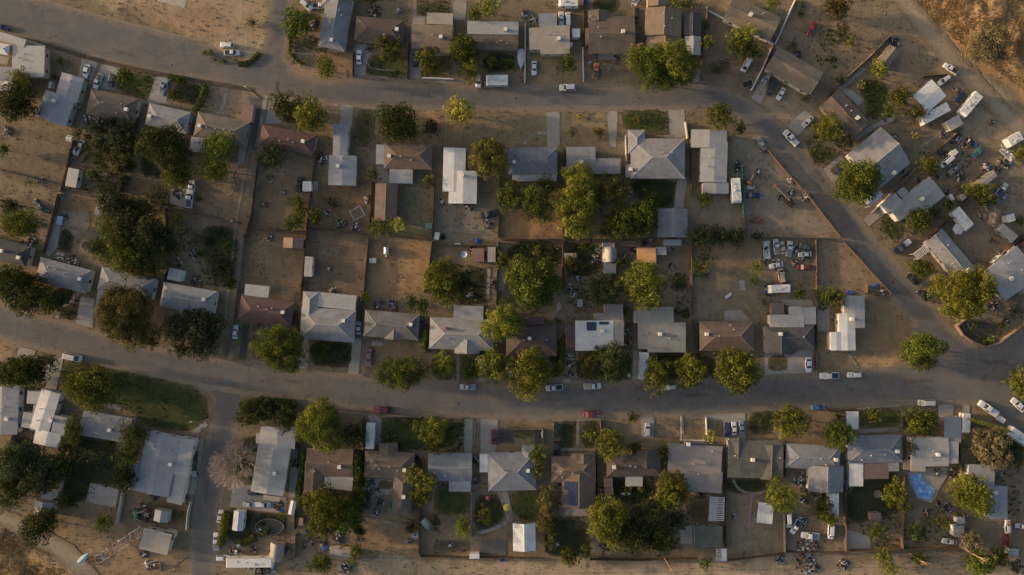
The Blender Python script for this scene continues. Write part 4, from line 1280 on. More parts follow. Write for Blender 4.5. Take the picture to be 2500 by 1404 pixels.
T(0, 2); sheet('road_patch', [px(1820,910), px(2200,960), px(2500,1010), px(2490,1060), px(2280,1030), px(2070,990), px(1950,985)], sheet_mat('dusty_shoulder', (.185,.155,.128), DUST, .7, .1), 1, .25)
T()
for k, (x, y, w, h, r, c) in enumerate([(300,130,60,14,15,0),(880,235,46,10,2,0),(1400,245,70,9,1,1),(1180,222,30,14,0,0),(1640,236,50,10,2,1),(2000,430,40,12,52,0),(2120,600,50,10,52,1),(700,930,80,12,6,0),(1000,965,36,16,5,1),(1350,975,90,10,0,0),(1700,965,60,16,-3,0),(1950,945,44,14,-4,1),(2250,930,60,14,-3,0),(380,880,70,10,11,1),(120,800,60,12,12,0),(505,1200,14,60,4,0),(2400,900,40,20,20,1)]):
    a = R(r); P = [(x + dx * w / 2 * math.cos(a) - dy * h / 2 * math.sin(a), y + dx * w / 2 * math.sin(a) + dy * h / 2 * math.cos(a)) for dx, dy in ((-1, -1), (1, -1), (1, 1), (-1, 1))]
    sheet('road_patch', P, sheet_mat('tar_patch', (.076,.070,.066), (.115,.10,.09), .6, .2) if c == 0 else sheet_mat('grey_patch', (.110,.098,.092), (.13,.11,.095), .5, .1), 1, .12)
for x, y in [(420,160),(760,222),(1260,240),(1560,240),(1960,390),(2180,690),(250,850),(640,930),(1120,985),(1560,975),(2080,950)]:
    sheet('manhole_cover', [(x + 3.2 * math.cos(k * PI / 6), y + 3.2 * math.sin(k * PI / 6)) for k in range(12)], plain('cast_iron', (.06,.057,.055), .7), .5, 0)
T(0, 2); sheet('driveway', [px(2310,350), px(2390,350), px(2345,700), px(2270,690)], M_PATCH, 1, .1)
DRIVES = []
def drive(*pts, mat=None, name='driveway', rnd=0):
    P = [px(*p) for p in pts]; DRIVES.append([g(p) for p in P])
    return sheet(name, P, mat or M_CONC, 1.0, .04, rnd=rnd)
def path(*pts, w=1.1, mat=None, rnd=2, name='path'):
    P = [Vector(px(*p)) for p in pts]; hw = w / MPP / 2
    for _ in range(rnd):
        P = [P[0]] + [q for a, b in zip(P[:-1], P[1:]) for q in (a * .75 + b * .25, a * .25 + b * .75)] + [P[-1]]
    L, Rr = [], []
    for i, p in enumerate(P):
        d = (P[min(i + 1, len(P) - 1)] - P[max(i - 1, 0)]).normalized(); n = Vector((-d.y, d.x)) * hw
        L.append(tuple(p + n)); Rr.append(tuple(p - n))
    return sheet(name, L + Rr[::-1], mat or M_PATH, .8, .03)
def lawn(*pts, mat=None, rnd=1, name='lawn'):
    P = [px(*p) for p in pts]
    LAWNS.append([g(p) for p in P])
    return sheet(name, P, mat or M_LAWN, .7, .22, rnd=rnd)
LAWNS = []
T()
MK = sheet_mat('dusty_kerb', (.215,.190,.160), (.19,.15,.115), .06, .15)
for P in [[(655,237),(790,257),(940,269),(1085,267)], [(1245,272),(1500,272),(1690,269)], [(700,899),(870,914),(935,921)], [(1255,936),(1400,934),(1560,929)], [(1870,916),(2000,908),(2140,899)], [(1480,1021),(1650,1016),(1800,1009),(1950,999),(2100,991),(2300,986),(2390,991)], [(720,168),(760,189),(860,193)], [(1285,208),(1420,207),(1540,206)], [(590,962),(660,971),(740,981),(850,999)]]:
    path(*P, w=.4, mat=MK, name='kerb')
T(0, 0)
lawn((1160,650),(1480,715),(1400,960),(1340,940),(1100,870))
lawn((1730,770),(1940,825),(1880,1010),(1610,955),(1650,850), mat=M_LAWND)
sheet('concrete_pad', [px(1400,-60), px(1790,-60), px(1780,10), px(1760,80), px(1430,0)], M_PADC, 1, .05)
drive((780,550),(940,590),(880,770),(740,735)); drive((970,600),(1145,655),(1100,865),(1000,850),(900,830)); drive((1480,725),(1620,745),(1590,960),(1650,1000),(1400,985))
path((2160,850),(2130,1010),(2060,1100), w=1.2); path((240,385),(600,470),(900,570),(1480,700),(2000,790),(2430,860), w=1.5, mat=sheet_mat('dark_ditch',(.050,.040,.030),(.10,.075,.05),.5,.3))
path((420,0),(1000,165),(1480,290),(1930,388), w=.35, mat=sheet_mat('pale_kerb',(.27,.225,.18),(.2,.16,.12),.05,.1), name='kerb')
drive((-40,290),(240,370),(440,432),(425,500),(250,440),(140,420),(70,620),(-40,600), mat=M_PADC, name='concrete_pad')
T(1, 0)
lawn((410,120),(600,120),(640,180),(600,300),(420,290),(380,200), mat=M_LAWND); lawn((380,330),(610,330),(600,480),(400,500), mat=M_DRYLAWN)
lawn((1150,520),(1470,500),(1465,760),(1065,735),(1080,600), mat=M_LAWN); lawn((1595,580),(1880,520),(1900,745),(1595,745), mat=M_DRYLAWN)
lawn((1550,0),(1860,0),(1860,140),(1550,150), mat=M_DRYLAWN); lawn((2180,520),(2480,500),(2480,680),(2180,690), mat=M_LAWND)
drive((960,420),(1055,415),(1130,490),(1075,600),(1062,740),(945,740)); drive((1485,450),(1570,460),(1590,640),(1588,785),(1465,775))
drive((940,735),(1065,738),(1465,765),(1590,780),(1900,798),(2005,805),(2010,770),(1900,765),(1590,748),(1465,745),(1065,715),(945,712), name='pavement')
drive((1520,0),(1550,0),(1548,150),(1635,155),(1630,240),(1505,240)); drive((1890,0),(2030,0),(2015,190),(1900,200))
drive((155,915),(215,920),(185,1050),(265,1150),(430,1190),(100,1182), name='driveway'); drive((95,900),(140,905),(70,1280),(40,1404),(10,1404),(60,1100), name='pavement')
lawn((250,1100),(440,1080),(430,1170),(300,1175), mat=M_LAWND)
drive((660,970),(950,1000),(1240,1025),(1235,1045),(950,1025),(935,1180),(905,1404),(760,1404),(815,1170),(820,1025),(660,995)); path((1370,60),(1450,60), w=.3)
lawn((960,1040),(1160,1040),(1150,1200),(1110,1400),(930,1400), mat=M_DRYLAWN)
path((390,515),(560,525), w=.3)
T(2, 0)
drive((360,1065),(495,1060),(498,1404),(370,1404)); drive((940,1055),(1050,1050),(1030,1404),(965,1404)); drive((1520,1045),(1685,1040),(1690,1310),(1540,1310))
path((370,1265),(220,1275),(150,1380), w=1.0); drive((2400,780),(2470,740),(2520,700),(2410,1000),(2310,940)); drive((850,512),(1140,510),(1130,575),(850,570), name='patio')
drive((1750,790),(1820,790),(1850,640),(1800,640)); drive((1590,1285),(1480,1285),(1480,1310),(1590,1315), name='path')
lawn((1075,1050),(1525,1045),(1535,1280),(1300,1290),(1100,1250)); lawn((800,-20),(1060,-20),(1050,90),(960,130),(830,110), mat=M_LAWND)
lawn((1900,600),(2100,560),(2120,700),(1950,720), mat=M_DRYLAWN)
T(3, 0)
drive((230,1200),(410,1040),(500,1115),(340,1310)); drive((-20,760),(40,790),(0,920),(-30,900)); lawn((900,760),(1140,760),(1230,900),(1100,1150),(1000,1100),(950,900))
path((990,640),(870,750),(760,830),(740,850), w=1.3); drive((740,845),(860,850),(960,950),(930,1030)); path((1500,1400),(1620,1330),(1740,1250), w=.8); path((600,0),(540,180),(470,380),(400,545), w=.8, mat=M_TRACK)
path((880,1330),(1060,1200),(1260,1130), w=1.5)
T(0, 1)
lawn((1340,130),(1420,110),(1560,300),(1540,360),(1340,310), mat=M_LAWND); lawn((590,800),(700,850),(690,1050),(540,1020), mat=M_LAWND); lawn((0,550),(150,580),(330,640),(330,900),(0,870), mat=M_DRYLAWN)
lawn((2000,780),(2240,780),(2280,1000),(2200,1390),(2000,1300),(1900,1000),(1800,900), mat=M_DRYLAWN)
drive((620,640),(850,640),(860,780),(820,840),(600,810), mat=M_TRACK, name='path'); drive((500,680),(600,720),(545,1000),(470,1080),(430,1050)); path((2270,210),(2200,300),(2240,400),(2210,480),(2140,510), w=.6)
drive((920,570),(1000,590),(960,700),(890,680), name='patio'); drive((2280,0),(2350,0),(2330,210),(2260,200), name='patio')
drive((1630,440),(1850,420),(1810,615),(1720,610),(1610,560), name='patio', mat=M_PADC)
T(1, 1)
drive((880,0),(990,150),(975,290),(960,120), name='patio'); drive((1170,200),(1240,205),(1290,290),(1290,380),(1170,380), name='patio')
T(2, 1)
lawn((1140,340),(1610,340),(1590,480),(1570,610),(1420,610),(1180,500), mat=M_LAWND); drive((1610,330),(1710,330),(1670,620),(1578,620)); lawn((-10,930),(510,930),(510,1200),(-10,1200), mat=M_LAWND)
lawn((560,940),(880,960),(880,1240),(560,1300), mat=M_LAWND); lawn((1560,1240),(1720,1240),(1710,1404),(1560,1404), mat=M_LAWND); drive((-80,1140),(-10,1140),(-30,1404),(-100,1404), name='path')
drive((2200,1300),(2260,1300),(2265,1404),(2200,1404), name='path')
T(3, 1)
drive((580,245),(760,100),(800,185),(690,400)); drive((960,720),(1120,600),(1180,665),(1020,795)); lawn((1130,690),(1230,670),(1370,840),(1260,950),(1150,810)); lawn((1410,1090),(1600,1130),(1680,1240),(1520,1300)); lawn((1600,1290),(1720,1260),(1730,1400),(1580,1350), mat=M_LAWND)
path((1500,1360),(1650,1250), w=1.0); lawn((420,40),(560,20),(700,60),(690,150),(590,220),(480,150), mat=M_DRYLAWN)
T(0, 2)
drive((770,85),(905,115),(885,400),(715,350)); path((760,80),(700,80),(690,150),(580,195),(540,300), w=1.2); lawn((560,0),(690,40),(690,110),(580,190),(480,200),(500,60), mat=M_LAWND); lawn((740,90),(765,90),(725,330),(550,290),(590,200),(690,160), mat=M_LAWND)
drive((175,560),(345,610),(325,660),(160,700)); drive((520,655),(612,668),(540,980),(385,960),(440,760)); lawn((400,630),(520,655),(500,750),(370,730), mat=M_LAWND)
lawn((612,695),(800,715),(1050,780),(1640,905),(1870,970),(1965,1070),(1985,1230),(1900,1300),(1760,1390),(1400,1330),(1250,1180),(1000,1130),(650,920),(560,900))
path((1840,1404),(1970,1300), w=1.6, rnd=0); drive((2395,450),(2440,440),(2500,390),(2500,360),(2440,420),(2390,425), name='path')
lawn((2395,360),(2500,360),(2500,690),(2370,670), mat=M_DRYLAWN); path((1030,1130),(1140,1150),(1130,1190), w=1.6, rnd=0)
T(1, 2)
drive((940,490),(1030,480),(1000,840),(890,830)); drive((420,480),(525,470),(520,790),(385,770)); path((-20,450),(60,440),(140,380), w=1.0); lawn((520,520),(930,520),(930,720),(860,780),(700,760),(540,740), mat=M_LAWND)
lawn((-20,460),(60,450),(80,690),(-20,680), mat=M_DRYLAWN); path((1945,635),(1942,905), w=.9, rnd=0); lawn((1690,640),(1925,640),(1925,890),(1690,880)); lawn((1960,640),(2130,640),(2130,900),(1960,900))
drive((2140,640),(2300,640),(2290,910),(2140,910)); drive((2000,1260),(2090,1255),(2080,1580),(2000,1580)); drive((2155,1255),(2325,1265),(2320,1450),(2300,1590),(2155,1590)); drive((1080,1200),(1220,1220),(1205,1500),(1140,1540))
lawn((1230,1230),(1990,1260),(1980,1404),(1860,1560),(1250,1540),(1210,1400)); path((700,1180),(1080,1215),(1600,1240), w=.6, rnd=0)
lawn((1960,-180),(2210,-180),(2210,60),(2190,170),(1900,160), mat=M_LAWND); path((2240,-180),(2225,100), w=1.1, rnd=0)
drive((-20,690),(105,720),(100,735),(-20,715), name='pavement'); drive((1130,510),(1280,540),(1200,570),(1110,560), name='path')
T(2, 2)
drive((1840,1215),(2260,1200),(2270,1480),(2060,1480),(2050,1275),(1890,1270)); drive((1260,1240),(1395,1235),(1390,1440),(1270,1440)); lawn((495,1275),(650,1275),(650,1530),(495,1530), mat=M_LAWND); lawn((690,1275),(875,1270),(875,1530),(690,1530), mat=M_LAWND)
path((665,1270),(665,1560), w=1.0, rnd=0); drive((1190,600),(1255,600),(1250,890),(1180,890)); drive((480,880),(560,870),(660,890),(900,890),(1250,890),(1250,908),(560,920),(450,915), name='pavement'); lawn((480,620),(545,620),(520,860),(340,860),(360,700), mat=M_LAWND)
path((660,600),(645,880), w=.8, rnd=0); lawn((640,640),(1180,620),(1150,880),(650,880), mat=M_LAWND); drive((1105,330),(1200,340),(1190,610),(1105,600), mat=M_BED, name='path'); lawn((2290,1200),(2500,1180),(2500,1404),(2290,1404), mat=M_LAWND)
lawn((1710,200),(1590,250),(1720,330),(1735,220), mat=M_LAWND); lawn((-80,1340),(240,1350),(250,1440),(-80,1450), mat=M_DRYLAWN); drive((2050,225),(2215,220),(2330,330),(2055,325), name='patio'); path((1650,1220),(1660,1404), w=1.1, rnd=0)
drive((2440,620),(2500,610),(2500,845),(2440,845), name='driveway'); lawn((1340,630),(1700,620),(1830,640),(1980,690),(1970,880),(1340,890), mat=M_LAWND); drive((480,120),(520,190),(470,260),(400,340),(390,330),(440,240), name='path')
drive((250,1345),(330,1345),(330,1500),(250,1500), mat=M_PATCH)
T(3, 2)
drive((20,640),(300,640),(330,600),(495,575),(495,820),(20,845)); lawn((65,650),(245,645),(245,780),(190,805),(90,800),(60,770), mat=M_DRYLAWN); drive((1670,1120),(1830,1115),(1820,1245),(1680,1240)); lawn((930,1165),(1310,1150),(1310,1340),(930,1340)); drive((790,1160),(930,1165),(925,1190),(800,1200), name='patio')
lawn((1340,1180),(1660,1180),(1660,1404),(1340,1404), mat=M_LAWND); drive((1905,1120),(1980,1115),(1980,1240),(1910,1240)); path((800,610),(880,720),(920,780), w=.8); drive((520,170),(650,180),(640,430),(520,430), name='patio'); drive((150,120),(480,120),(500,190),(260,200), name='patio')
drive((880,1360),(1310,1330),(1310,1380),(880,1404), name='patio'); lawn((1870,330),(2200,300),(2300,440),(2130,560),(1950,480), mat=M_BED, name='garden_bed'); lawn((0,1180),(150,1190),(90,1404),(-60,1404), mat=M_LAWND)
T(0, 3)
lawn((670,60),(800,80),(1150,140),(1110,560),(870,520),(820,710),(560,700),(650,320), mat=M_LAWND); sheet('concrete_pad', [px(860,525), px(1138,585), px(1105,765), px(818,708)], M_PADC, 1, .05); drive((2215,530),(2500,560),(2500,790),(2185,755)); drive((1850,120),(1950,100),(1900,420),(1860,640),(1780,640),(1810,460))
lawn((190,60),(380,150),(330,420),(60,500),(20,250), mat=M_LAWND); lawn((2130,760),(2500,790),(2500,1040),(2130,1100), mat=M_LAWND); path((395,150),(400,340), w=1.0, rnd=0); lawn((2260,120),(2480,60),(2490,540),(2230,520), mat=M_LAWND)
lawn((1330,680),(1800,720),(1800,930),(1330,900), mat=M_DRYLAWN)
T(1, 3)
drive((-20,560),(60,570),(60,640),(310,660),(310,810),(-20,790)); lawn((-20,800),(300,830),(320,1000),(-20,1060), mat=M_LAWND); drive((350,200),(480,200),(430,680),(330,660), name='patio'); lawn((1740,510),(2070,610),(2070,810),(1700,850), mat=M_LAWN); drive((1060,480),(1325,490),(1320,640),(1160,640),(1160,560),(1060,550), name='patio')
lawn((1180,500),(1320,500),(1320,580),(1180,580), mat=M_DRYLAWN); path((2085,610),(2080,1010),(2250,980),(2420,900),(2410,820),(2330,600), w=1.1, rnd=1); lawn((2100,640),(2320,640),(2400,850),(2240,970),(2110,970), mat=M_LAWND); lawn((1700,1070),(2050,1070),(2050,1180),(1700,1180), mat=M_BED, name='garden_bed')
lawn((2440,600),(2780,600),(2760,880),(2480,880), mat=M_LAWN); drive((2330,600),(2420,600),(2470,870),(2440,920),(2420,780), name='path'); drive((2160,1070),(2400,1070),(2400,1210),(2160,1200), mat=sheet_mat('dark_paving', (.09,.088,.085), (.12,.1,.08), .2, .15, 3, .9, .5), name='patio')
drive((2330,10),(2480,10),(2480,150),(2330,150), mat=M_PATCH)
T(2, 3)
lawn((330,840),(730,860),(780,1080),(760,1200),(480,1240),(360,1200), mat=M_LAWND); lawn((900,480),(1400,470),(1380,760),(900,680), mat=M_LAWND); lawn((2070,490),(2480,480),(2480,600),(2200,640),(2080,600), mat=M_LAWND); drive((1640,930),(1760,930),(1760,1110),(1640,1110), name='patio'); path((2325,630),(2290,950), w=.8, rnd=0, mat=plain('pink_paving', (.26,.17,.16), .9)); path((2140,490),(2190,590),(2340,640),(2460,600), w=.8)
drive((540,765),(790,760),(790,840),(540,840), name='patio'); path((500,210),(680,205),(830,215), w=.9, rnd=0); lawn((1650,640),(1900,640),(1900,900),(1740,900), mat=M_DRYLAWN); drive((780,1080),(900,1110),(900,1220),(780,1230), mat=M_TRACK, name='path')
T(3, 3)
lawn((780,570),(1200,430),(1310,440),(1320,800),(1150,840),(1000,900),(790,910), mat=M_LAWND); drive((1380,420),(1640,370),(1760,370),(1760,470),(1700,560),(1640,700),(1500,690),(1400,540), name='patio'); lawn((1385,950),(1540,940),(1580,1090),(1420,1100), mat=M_LAWND); drive((790,950),(1030,1040),(1040,1150),(790,1160), name='patio')
lawn((2240,60),(2500,100),(2500,420),(2300,380), mat=M_LAWND)
T()
sheet('path', [(2150,-40),(2200,-30),(2330,110),(2420,215),(2540,330),(2540,400),(2430,290),(2320,180),(2230,70)], M_TRACK, 1.2, .4)
sheet('path', [(-60,1222),(60,1262),(180,1330),(270,1430),(215,1430),(120,1350),(20,1290),(-60,1262)], M_TRACK, 1.2, .3)

# ------------------------------------------------------------------ houses, row by row
W_ = wing
T(0, 0)
house('pale flat compound', 'pale flat-roofed compound with long tan side wall at the upper left corner', 'tan',
      [W_('offwhite','flat','u',-90,275,250,378,225,452,3.2), W_('offwhite','flat','u',120,432,428,438,318,735,3.1), W_('white','hip','u',-150,385,95,425,65,525,3.4), W_('lightgrey','gable','u',-80,620,180,655,150,790,3.2), W_('offwhite','flat','u',-90,745,165,770,140,880,3.0)], cool=[(62,795)])
house('stepped grey metal house', 'pale blue-grey house with stepped flat roof beside a white picnic table', 'green',
      [W_('metal','low','v',590,688,800,750,735,985,3.0), W_('metal','low','v',435,852,715,955,605,1205,3.0)], cool=[(515,960)], vents=[(660,765)])
house('brown house with two-car driveway', 'brown hip-roofed house behind a driveway with a navy car and a white pickup', 'cream',
      [W_('brown','hip','u',868,842,1318,938,1225,1172)], cool=[(1210,1045)])
house('pale hip house with silver pickup', 'pale whitish hip-roofed house behind a driveway with a silver pickup', 'blue',
      [W_('lightgrey','hip','u',1425,980,1820,1068,1772,1275)], cool=[(1428,1108)], vents=[])
house('grey-brown house with pink patio', 'grey-brown hip-roofed house with a faded pink patio cover and white side roof', 'grey',
      [W_('taupe','hip','u',1888,1062,2378,1165,2340,1398), W_('rust','flat','v',2312,985,2420,1000,2392,1165,2.5), W_('offwhite','flat','v',1822,1300,1960,1318,1935,1455,2.5)], cool=[(1905,1200)], vents=[(1975,1215),(2055,1232),(2140,1240),(2195,1255)])
T(1, 0)
house('long grey house at the corner', 'long grey hip-roofed house with a lawn at the street corner near the top', 'white',
      [W_('bluegrey','hip','v',612,442,857,484,925,-110), W_('lightgrey','hip','u',660,-110,860,-95,845,60)], cool=[(740,385)])
house('dark brown house with white sedan', 'dark brown hip-roofed house behind a driveway with a white sedan', 'tan',
      [W_('dkbrown','hip','u',975,152,1430,192,1415,422)], cool=[(1362,282)], vents=[(1150,140),(1240,330)])
house('tan house with striped patio cover', 'tan low-roofed house with a cream striped patio cover on its upper side', 'tan',
      [W_('tan','low','u',1500,235,1895,236,1885,460), W_('tan','flat','u',1715,430,1885,430,1882,507,2.7), W_('stripe','flat','u',1645,120,1896,128,1892,236,2.6)], cool=[(1780,352)])
house('brown house with white back roof', 'low brown house with a wide whitish back roof and a boat beside it', 'brown',
      [W_('brown','low','u',2010,322,2517,328,2515,478), W_('offwhite','flat','u',2032,200,2520,205,2518,330,2.9)], cool=[(2395,280)])
T(2, 0)
house('cream flat house', 'cream flat-roofed house with a white sedan in front and white shed roof behind', 'cream',
      [W_('cream','flat','u',306,243,588,241,593,516,3.1), W_('cream','flat','v',200,265,306,262,306,473,2.6), W_('offwhite','flat','u',293,130,466,127,468,244,2.6)], cool=[(484,365)], vents=[(388,318),(450,325)])
house('wide brown house', 'wide brown gable-roofed house with streaked roof above the orange truck', 'tan',
      [W_('brown','gable','u',765,156,1205,154,1214,507), W_('brown','gable','v',762,98,957,96,958,200), W_('redbrown','flat','v',735,266,770,266,770,420,2.5)], cool=[(1092,312)], vents=[(790,152),(860,265),(885,358)])
house('half-tan half-dark gable house', 'tall house with one tan roof slope and one dark slope above the giant tree', 'tan',
      [W_('tan','gable','v',1312,72,1658,85,1655,352,3.2), W_('tan','gable','v',1322,350,1655,345,1648,470), W_('tan','gable','v',1330,-60,1520,-60,1520,60)], vents=[(1480,138),(1485,258),(1560,178)])
shed('dark grey gable-roofed garage', 'grey', W_('dkgrey','gable','v',1670,125,1842,127,1847,340,2.7))
carport('white peaked metal carport', W_('offwhite','gable','v',1684,345,1838,347,1838,527,2.8))
house('tilted tan house at the top', 'tan gable-roofed house set askew at the top edge right of the giant tree', 'white',
      [W_('tan','gable','u',2150,-40,2600,165,2490,385)], cool=[(2305,145)], vents=[(2435,125)])
shed('white flat square shed', 'white', W_('white','flat','u',612,272,686,272,686,355,2.4))
shed('small white metal shed', 'white', W_('white','flat','u',590,402,616,402,616,442,2.0))
camper(486, 25, 672, 25, 62, 'pale grey trailer cut by the top edge of the photo', 'white', vents=2)
T(3, 0)
house('plain tan diagonal house', 'plain tan gable-roofed house set diagonally with cars parked below it', 'cream',
      [W_('tan','gable','u',155,440,585,690,478,918)], vents=[])
house('red-brown diagonal house', 'red-brown gable-roofed house set diagonally behind a bushy olive tree', 'brown',
      [W_('redbrown','gable','u',735,845,1030,1165,850,1325)], cool=[(905,1125)], vents=[(805,1005),(850,1055)])
shed('small tan and dark gable shed set diagonally', 'tan', W_('tan','gable','v',1218,422,1315,500,1165,622,2.5))
carport('big white square metal canopy', W_('white','low','v',1615,755,1757,913,1570,1065,3.4))
camper(1790, 1005, 1525, 1150, 88, 'white camper trailer tucked under the edge of the white canopy', vents=4)
camper(1915, 1085, 2078, 890, 85, 'long white camper trailer on bare ground beside the dirt track', vents=4)
shed('open-topped white trailer box', 'cream', W_('whiterust','flat','u',1750,1160,1870,1090,1935,1170,2.4))
camper(2345, 1365, 2480, 1285, 85, 'short white camper trailer near the right edge', vents=3)
T()
house('big grey diagonal house', 'big grey hip-roofed house set diagonally behind a dark round tree', 'white',
      [W_('lightgrey','hip','v',2150,310,2223,398,2143,467)], cool=[(2182,422)], vents=[])
T(3, 1)
house('pale diagonal house with stepped side', 'pale grey-pink gabled house with stepped outline set diagonally', 'white',
      [W_('palemetal','low','v',1595,315,1746,497,1420,722,3.0), W_('palemetal','low','v',1265,470,1425,642,1310,738,3.0), W_('palemetal','flat','u',1290,470,1350,415,1420,470,2.7), W_('palemetal','low','v',1130,585,1265,470,1330,560,2.9)], cool=[(1525,527)])
house('grey house with slatted carport', 'grey gable-roofed diagonal house with a white slatted carport on its street side', 'grey',
      [W_('lightgrey','gable','u',1715,810,2040,1195,1880,1325)], cool=[(1955,1210)])
carport('white slatted carport', W_('white','flat','u',1437,1052,1562,958,1605,1020,2.6), slats=True)
T()
house('grey house at the right edge', 'light grey low-roofed house at the right edge with striped back cover', 'grey',
      [W_('palemetal','low','u',2400,665,2455,735,2530,660,3.0), W_('greengrey','flat','u',2447,620,2525,700,2505,722,2.7)], cool=[(2468,680)])
shed('long tan-roofed shed set diagonally', 'tan', W_('cream','low','u',2380,450,2424,415,2437,428,2.6))
T(3, 1)
carport('blue-white metal carport set diagonally', W_('bluewhite','gable','v',1098,430,1156,492,1032,616,2.7))
shed('white flat panel shed', 'white', W_('white','flat','u',1782,490,1810,478,1845,535,2.2))
shed('small tan shed with flat roof', 'tan', W_('cream','flat','u',1880,505,1920,475,1955,515,2.2))
shed('white square shed roof', 'white', W_('white','flat','u',2132,568,2170,538,2206,578,2.2))
shed('white boxy shed with pale lid', 'white', W_('white','flat','u',2326,686,2398,665,2418,735,2.4))
shed('white cube shed by the diagonal fence', 'white', W_('offwhite','flat','u',2345,1025,2405,975,2455,1030,2.4))
shed('white flat lean-to shed', 'white', W_('white','flat','u',1795,90,1842,50,1875,85,2.2))
camper(1990, 805, 1848, 632, 92, 'white motorhome parked beside the hexagonal canopy', motor=True, tongue=False, vents=4, cat='motorhome')
umbrella(1828, 822, 55, plain('pale_canvas', (.48,.46,.47), .8), 'pale grey hexagonal garden canopy')
T(0, 0)
# row north of the middle
T()
house('maroon house by the alley', 'maroon hip-roofed house at the alley corner half hidden by bright trees', 'blue',
      [W_('maroon','hip','u',641,303,773,330,764,380), W_('redbrown','flat','v',640,330,656,333,650,380,2.6)], cool=[(741,346)], vents=[(683,345),(705,341),(716,349)])
T(1, 1)
house('narrow blue-grey house', 'narrow blue-grey metal-roofed house running up-down with a slim front arm', 'white',
      [W_('metal','low','v',715,112,978,120,946,404,3.0), W_('metal','low','v',760,-185,897,-180,868,130,3.0)], cool=[(800,215)], vents=[(835,135),(800,-130)])
house('orange-brown house with grey side roof', 'orange-brown hip-roofed house with a flat grey side roof', 'blue',
      [W_('redbrown','hip','u',1240,-10,1700,0,1692,250), W_('palemetal','flat','v',1165,10,1250,12,1243,200,2.6), W_('palemetal','flat','u',1290,245,1512,247,1506,382,2.6)], cool=[(1290,122)], vents=[(1398,128),(1495,160)])
shed('long brown gable-roofed garage', 'blue', W_('redbrown','gable','v',1158,380,1370,388,1362,742,2.8))
house('white L-shaped house', 'bright white flat L-shaped house beside an olive tree', 'white',
      [W_('white','low','v',1805,40,2018,45,2005,462,3.0), W_('white','low','v',1858,258,2126,263,2116,577,3.0)], cool=[(1985,305)], vents=[])
T(2, 1)
house('blue-grey house with rear porch', 'blue-grey hip-roofed house with a curved front path and rear porch roof', 'grey',
      [W_('bluegrey','hip','u',8,42,470,38,466,292), W_('palemetal','flat','u',40,280,464,280,464,360,2.6)], cool=[(60,178)], vents=[(370,165),(195,168)])
house('grey house behind the tall bright tree', 'grey low-roofed stepped house behind the tallest bright tree', 'grey',
      [W_('grey','low','u',556,35,832,32,834,285,3.0), W_('grey','low','u',690,142,1073,142,1070,290,3.0)], cool=[(697,178)])
T()
house('large multi-hip grey house', 'large light grey house with many hips and ridges behind a green front lawn', 'white',
      [W_('lightgrey','hip','u',1540,338,1672,338,1673,436,3.0), W_('lightgrey','hip','v',1533,317,1575,317,1577,375,2.9), W_('lightgrey','flat','u',1528,402,1600,402,1600,433,2.7)], cool=[(1540,413)], vents=[(1617,373),(1640,373)])
house('long pale gable house', 'long pale gabled house running up-down beside the fenced white trailer', 'cream',
      [W_('offwhite','low','v',1712,345,1777,347,1779,446,3.0), W_('offwhite','low','v',1688,316,1775,318,1775,362,3.0), W_('palemetal','low','v',1716,446,1779,446,1780,473,2.7)], vents=[(1735,383),(1742,432),(1728,405)])
T(2, 1)
shed('grey pyramid-roofed garage', 'grey', W_('lightgrey','hip','v',1428,622,1712,624,1714,896,2.9))
shed('flat grey lean-to behind the pyramid garage', 'grey', W_('metal','flat','u',1486,915,1650,915,1646,974,2.2))
shed('white shed with a broad rust-brown roof stripe', 'white', W_('whiterust','barrel','v',904,990,1035,990,1036,1132,2.2))
shed('small rust-stained white lean-to', 'white', W_('whiterust','flat','u',900,945,1017,945,1017,990,2.2))
shed('small grey flat shed below the rust-striped shed', 'grey', W_('palemetal','flat','u',913,1136,1029,1136,1029,1242,2.3))
shed('bright orange flat-roofed shed', 'tan', W_('orange','flat','u',1230,993,1411,993,1413,1140,2.5))
shed('small grey shed right of the orange roof', 'grey', W_('palemetal','flat','u',1416,985,1510,985,1510,1063,2.2))
shed('small pale shed under a bronze bush', 'grey', W_('palemetal','flat','u',535,1045,655,1045,652,1090,2.2))
T(1, 1)
shed('little shed with one red and one dark slope', 'brown', W_('rust','gable','v',283,895,475,908,470,1006,2.3))
shed('long white metal shed', 'white', W_('offwhite','flat','v',486,1076,560,1080,542,1270,2.4))
shed('flat tan shed beside the brick-coloured slabs', 'tan', W_('cream','flat','v',2225,985,2300,985,2300,1130,2.3))
shed('reddish plank-roofed shed', 'brown', W_('rust','flat','u',2075,1000,2190,1000,2190,1130,2.2))
shed('white box shed with square lid', 'white', W_('white','flat','u',463,362,546,362,546,456,2.3))
# left block, lower row
T(0, 1)
house('dark house at the left edge', 'dark grey and brown hip-roofed house cut by the left edge', 'grey',
      [W_('dkgrey','hip','u',-160,862,298,985,240,1180)], cool=[(30,1025),(185,1088)], vents=[])
T()
house('grey house with the curved walk', 'grey hip-roofed house with a wide driveway and curved garden walk', 'white',
      [W_('grey','hip','u',100,628,224,660,213,718)], cool=[(197,681)], vents=[(118,652),(137,658),(158,670)])
house('grey house behind the bronze tree', 'pale grey hip-roofed house mostly hidden by a huge bronze tree', 'white',
      [W_('grey','hip','u',250,650,381,681,370,737), W_('lightgrey','flat','v',241,700,275,706,265,772,2.7)])
T(0, 2)
house('grey house with white slatted porch', 'grey hip-roofed house with a white slatted porch and a small front gable', 'white',
      [W_('lightgrey','hip','u',1560,-45,2066,45,2015,278), W_('bluegrey','hip','v',1715,130,1880,160,1860,262), W_('palemetal','flat','v',1612,-182,1742,-155,1722,-45,2.6)], cool=[(1950,120)], vents=[(1795,100)])
carport('white slatted porch roof', W_('white','flat','u',1712,232,1886,262,1880,302,2.4), slats=True)
T(0, 1)
